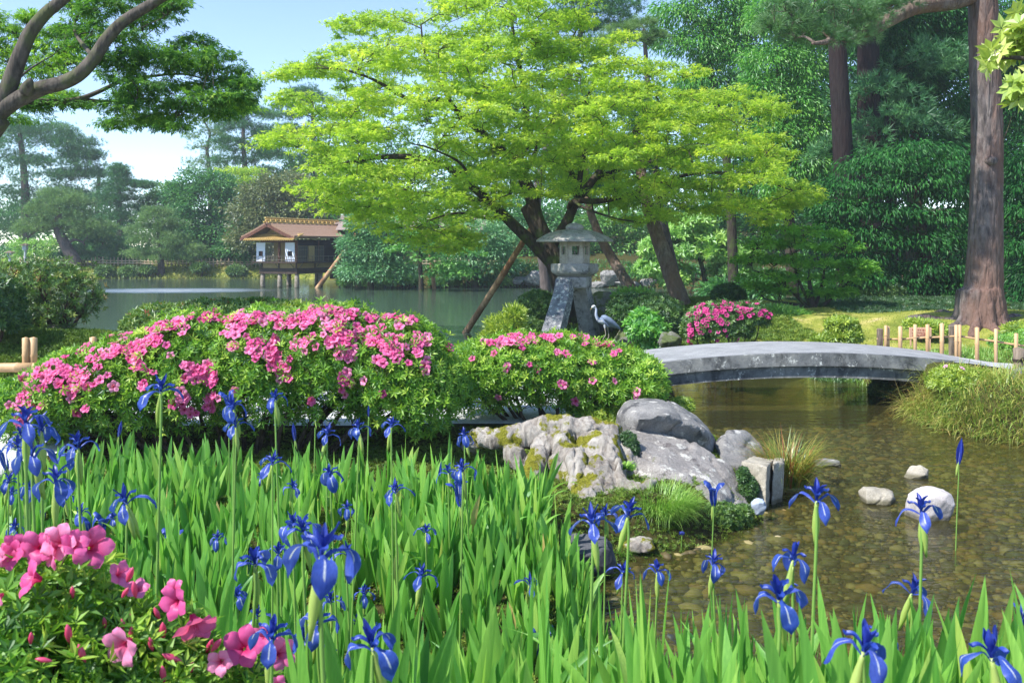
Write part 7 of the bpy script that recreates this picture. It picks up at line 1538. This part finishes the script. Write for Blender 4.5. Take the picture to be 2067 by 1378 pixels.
for a in [
 (325, 792, 84, 'o', 'alone on the tallest stem against the hedge left of centre'), (472, 826, 62, 'o', 'upper of the pair in front of the six flower azalea cluster'), (476, 862, 62, 'o', 'lower of the pair in front of the six flower azalea cluster'), (556, 808, 56, 'o', 'on a thin pale stem before the dark middle of the hedge'),
 (52, 858, 100, 'o', 'in the top left cluster against the azalea flowers', 20), (84, 872, 84, 'o', 'right one of the top left cluster', -30), (66, 925, 92, 'o', 'directly beneath the top left cluster', 10), (158, 905, 80, 'o', 'with wide wings, right of the left cluster'), (112, 978, 96, 'o', 'with one petal stretched right, below the left cluster', 50), (256, 1016, 86, 'o', 'flat and pale, in the leaves below the tallest left leaf fan', 15), (18, 975, 50, 'o', 'small, at the left edge beside the kerb'), (25, 1000, 44, 'o', 'small, at the left edge below the kerb'),
 (240, 878, 16, 'f', 'between the left flowers and the hedge trunk'), (595, 885, 18, 'f', 'left of the blooms lined up before the hedge foot'), (660, 880, 54, 'o', 'first from the left in the row before the hedge foot'), (724, 868, 52, 'o', 'second in the row before the hedge foot'), (790, 862, 54, 'o', 'third in the row before the hedge foot'), (744, 838, 12, 'f', 'standing just above the row before the hedge foot'), (938, 884, 44, 'o', 'near the left root of the stump'),
 (550, 938, 64, 'o', 'left of centre just over the leaf tips'), (528, 965, 34, 'o', 'small, touching the bloom left of centre'), (668, 962, 62, 'o', 'under the first one of the hedge foot row'), (934, 952, 60, 'o', 'above the pale sheath left of the stump'), (799, 995, 62, 'o', 'low in the leaves between the hedge and the centre'), (758, 1010, 26, 'f', 'tall and dark in the middle of the bed'), (768, 1060, 24, 'c', 'on the yellow sheath in the middle of the bed'), (890, 980, 28, 'f', 'bent to the left below the bloom near the stump'), (928, 1012, 44, 't', 'facing us below the bloom near the stump'),
 (205, 1075, 40, 't', 'dark, above the pink corner azalea'), (182, 1082, 40, 't', 'dark, left twin above the pink corner azalea'), (140, 1068, 30, 'c', 'dark, above the open pink corner flowers'), (88, 1082, 22, 'c', 'dark, near the left edge above the pink corner flowers'), (345, 1110, 42, 't', 'bent over beside the single red corner bud'), (396, 1092, 18, 'c', 'tiny, deep among the leaves right of the bent one'), (612, 1075, 90, 'o', 'behind the biggest bloom', 30), (648, 1128, 170, 'o', 'biggest in the bed, with a broad white striped petal toward us', 0, 1.42), (515, 1140, 100, 'o', 'seen from the side left of the biggest bloom', 60),
 (548, 1292, 116, 'o', 'large and deep blue right of the pink corner flowers', 0, 1.75), (642, 1262, 92, 'o', 'with ruffled petals below the biggest bloom'), (752, 1308, 130, 'o', 'wide, at the bottom edge below the centre', 30, 1.7), (688, 1225, 50, 'o', 'half hidden under the biggest bloom', 50), (850, 1165, 66, 'o', 'low in the dark gap right of the biggest bloom'), (772, 1160, 22, 'f', 'white streaked, left of the low bloom in the dark gap'), (772, 1178, 18, 'c', 'left of the low bloom in the dark gap'), (917, 1150, 24, 'f', 'leaning in the gap before the broad front leaves'), (1090, 1318, 52, 't', 'low between the broad front leaves at the bottom'),
 (1196, 1062, 96, 'o', 'below the root stump, left of the pair before the grass tuft', 10), (1268, 1042, 84, 'o', 'right of the pair before the grass tuft', -25), (1110, 1190, 22, 'f', 'hidden in the leaves under the dark rock'), (1256, 1156, 54, 'o', 'small, over dark water below the driftwood'), (1326, 1156, 62, 'o', 'over the dark water right of the driftwood'), (1440, 1142, 68, 'o', 'above the front leaves, below the yellow green double bud'), (1376, 1075, 12, 'c', 'tiny, at a leaf tip below the grass tuft'), (1440, 1012, 40, 't', 'on the fat yellow green bud before the moss cushion'),
 (1648, 1012, 100, 'o', 'on a thin brown stem over the open stream', 0), (1860, 1036, 92, 'o', 'in front of the largest white stream stone', 0), (1935, 930, 26, 'f', 'highest at the right on a tall stem over the stream'), (1600, 1132, 94, 'o', 'over the pebbles behind the lower right leaves', 30), (1572, 1212, 126, 'o', 'with a withered petal, low among the right leaves', 15, 1.8), (1840, 1198, 88, 'o', 'right over the pebbles below the white stone bloom', 5), (1375, 1320, 44, 't', 'at the bottom between broad leaves right of centre'), (1742, 1318, 150, 'o', 'large, at the bottom of the right corner leaves', 0, 1.5), (1915, 1275, 20, 'c', 'dark and shaded, near the right corner'), (2002, 1330, 140, 'o', 'large, cut by the bottom right corner', 20, 1.6), (2040, 1290, 20, 'f', 'slim, on a pale sheath at the right edge'), (2060, 1255, 44, 't', 'cut by the right edge above the corner bloom'), (1028, 1160, 22, 'f', 'low, left of the broad front leaf fan'),
 (36, 905, 60, 'o', 'half hidden between the flowers of the top left cluster', 40), (130, 1006, 44, 'o', 'small, tucked under the one with a petal stretched right'), (70, 1040, 40, 'c', 'among the leaves at the left edge above the corner azalea'), (592, 1062, 70, 'o', 'behind and left of the biggest bloom', -20), (560, 1118, 60, 'o', 'ruffled, touching the left side of the biggest bloom', 10), (700, 1120, 60, 'o', 'peeping out right of the biggest bloom', 60), (612, 1290, 70, 'o', 'crowded against the large deep blue one near the bottom', 70), (668, 1215, 60, 'o', 'straight under the biggest bloom', 80), (720, 1262, 50, 'o', 'small, over the wide one at the bottom edge', 35), (1222, 1040, 50, 'o', 'between the pair before the grass tuft', 60), (1068, 1180, 50, 'o', 'dark, under the low leaves left of the dark rock', 20), (1592, 1188, 60, 'o', 'just above the one with the withered petal', 45), (1700, 1345, 80, 'o', 'left of the large bottom bloom at the right', 50), (1772, 1290, 80, 'o', 'behind the large bottom bloom at the right', -30), (1960, 1350, 70, 'o', 'next to the large corner bloom', 40), (905, 955, 44, 'o', 'left of the bloom above the pale sheath', 30), (500, 1165, 44, 't', 'folded, below the side seen bloom'), (462, 818, 30, 't', 'narrow, above the pair before the flower cluster'),
 (42, 880, 50, 'o', 'pale, at the far left edge of the top left cluster', 80), (12, 940, 40, 't', 'cut by the left edge under the top left cluster'), (60, 990, 56, 'o', 'between the left edge pair and the one with a stretched petal', 15), (140, 925, 46, 'o', 'half behind the one with wide wings', 60), (30, 1070, 46, 'o', 'dark, at the left edge over the pink corner flowers', 25), (165, 1040, 50, 'o', 'low behind the top of the corner azalea', 0), (228, 1050, 40, 'o', 'small, right above the dark twins', 30), (440, 1090, 46, 'o', 'small, alone in the open leaves left of the side seen bloom', 10), (480, 1205, 60, 'o', 'in the leaves over the right end of the corner azalea', 40), (520, 1245, 60, 'o', 'between the corner azalea and the large deep blue bloom', -20), (640, 1320, 70, 'o', 'at the bottom below the ruffled bloom', 20), (735, 1200, 50, 'o', 'small, right below the biggest bloom', 0), (820, 1262, 46, 'o', 'low in shade right of the wide bottom bloom', 30), (590, 985, 44, 'o', 'small, right of the tiny left of centre bloom', 50), (700, 1030, 44, 'o', 'small, in the middle leaves above the biggest bloom', 15), (860, 1075, 46, 'o', 'small, in the leaves below the trumpet near the stump', 30),
 (498, 1010, 10, 'g', 'left of centre amid the leaves'), (636, 860, 12, 'g', 'thin, before the hedge left of the row'), (1222, 1100, 14, 'g', 'on a straw stem before the dark wet rock')]:
    iris(*a)

# ------------------------------------------------------------------ grey heron
D = 18.0
def hp_(px, py, dd=0): return W(px, py, D + dd)
mb = MB(); k = D / F
def hb(pts, r): P = spl([hp_(*p) for p in pts], 5); mb.tube(P, np.interp(np.linspace(0, 1, len(P)), np.linspace(0, 1, len(r)), r), 14)
hb([(1253, 664.5), (1247, 660), (1239, 655), (1229, 649), (1219, 643.5), (1213, 643)], [.012, .035, .062, .088, .085, .045])
hb([(1222, 648), (1215, 647), (1209, 646), (1205.5, 641.5), (1203.2, 635), (1203.4, 628), (1203.2, 623), (1201.2, 619.6)], [.075, .07, .048, .034, .027, .023, .021, .022])
hb([(1202, 620.4), (1199, 618.6), (1196.6, 619.0), (1194.8, 620.6)], [.020, .030, .026, .014])
hb([(1195.6, 620.2), (1193.2, 623.2), (1190.6, 626.8)], [.013, .009, .003])
for a in ([(1221, 655, -.02), (1221.3, 664, -.03), (1222.6, 675, -.03), (1218.6, 682, -.04), (1215.6, 689, -.05)], [(1226.5, 653, .04), (1227, 664, .05), (1229, 678, .05), (1226.4, 684, .04), (1224.4, 690, .03)]):
    hb(a, [.034, .013, .009, .0075, .008])
for fx, fd in ((1215.6, -.05), (1224.4, .03)):
    for dx, dd in ((-7, -.02), (-5, -.06), (-5, .04), (4, .0)): hb([(fx, 690 if fd > 0 else 689, fd), (fx + dx * .6, 691, fd + dd), (fx + dx, 691.5, fd + dd * 1.5)], [.007, .006, .004])
me, V, N = fuse(mb, .0065, 'heron')
px_ = 1033.5 + V[:, 0] / V[:, 1] * F; py_ = HY + (CH - V[:, 2]) / V[:, 1] * F
t = np.full(len(V), .45); t[py_ > 656 + (px_ - 1221) * .2] = .45
wh = (py_ < 624) | ((px_ < 1206) & (py_ < 645)); t[wh] = .85; t[(py_ < 622) & (px_ < 1204)] = 1.0
t[(px_ < 1196) & (py_ > 620.6) & (py_ < 630)] = .66; t[(py_ > 660) & (px_ < 1234)] = .72; t[(px_ > 1207) & (py_ > 646) & (px_ < 1226) & (py_ < 662)] = .8
bk = (np.abs(py_ - (618.6 - (px_ - 1199) * -.35)) < .9) & (px_ > 1198) & (px_ < 1205); t[bk] = 0.0
t[(px_ > 1244) & (py_ > 660)] = .25
a_ = me.attributes.new('tint', 'FLOAT', 'POINT'); a_.data.foreach_set('value', t.astype(np.float32))
def hcol(nt):
    r = ramp(nt, [(0, hx(34, 38, 52)), (.25, hx(74, 86, 110)), (.45, hx(120, 136, 164)), (.66, hx(168, 150, 112)), (.72, hx(160, 152, 138)), (.8, hx(186, 192, 204)), (.85, hx(176, 184, 202)), (1, hx(232, 236, 240))]); nt.links.new(attr(nt, 'tint'), r.inputs[0]); return r.outputs[0]
M_heron = solid('heron_plumage', hcol, .8, lambda nt: noise(nt, 60, 4, .6, mapped(nt, (1, 1, 2.5))).outputs[0], .4, .006)
ho = add('heron', me, M_heron); set_props(ho, 'grey heron standing on long legs beside the stone lantern, facing left', 'heron')
M_wing = solid('heron_wing', lambda nt: mixc(nt, noise(nt, 16, 5, .7, mapped(nt, (1.5, 1, 4), rot=(0, .8, 0))).outputs[0], hx(78, 92, 120), hx(150, 166, 192)), .8)
mb = MB()
def hb2(pts, r, sq=.35): P = spl([hp_(*p) for p in pts], 5); mb.tube(P, np.interp(np.linspace(0, 1, len(P)), np.linspace(0, 1, len(r)), r), 12)
hb2([(1214.5, 638, -.055), (1222, 641.5, -.075), (1232, 648, -.07), (1243, 656.5, -.05), (1252.5, 665.5, -.02)], [.022, .055, .055, .035, .006]); mb.add('wing', M_wing, ho, smooth=True)
mb = MB(); hb2([(1216, 641.5, -.10), (1220, 650, -.115), (1226, 657, -.10), (1232, 660, -.08)], [.006, .022, .018, .004]); mb.add('wing_feathers', M_wing, ho, smooth=True)
mb = MB(); hb2([(1217.6, 646.5, -.122), (1221, 652, -.13), (1224.6, 656.5, -.122)], [.002, .006, .002]); mb.add('shoulder_stripe', solid('heron_black', lambda nt: hx(30, 32, 44), .8), ho)
mb = MB(); P = spl([hp_(1202.5, 619.2, -.012), hp_(1206, 622, -.012), hp_(1208.5, 626, -.01)], 4); mb.tube(P, .003, 5); mb.add('head_plume', bpy.data.materials['heron_black'], ho)

# ------------------------------------------------------------------ the air
m_, nt, N, L = nodes('haze_air'); pv = N.new('ShaderNodeVolumePrincipled'); pv.inputs['Color'].default_value = (.80, .90, 1.0, 1); pv.inputs['Density'].default_value = .0009; pv.inputs['Anisotropy'].default_value = .1
o_ = N.new('ShaderNodeOutputMaterial'); L.new(pv.outputs[0], o_.inputs['Volume'])
mb = MB(); mb.box((-15, 55, 16), (262, 185, 39)); mb.add('haze', m_, kind='stuff', label='thin pale summer haze')
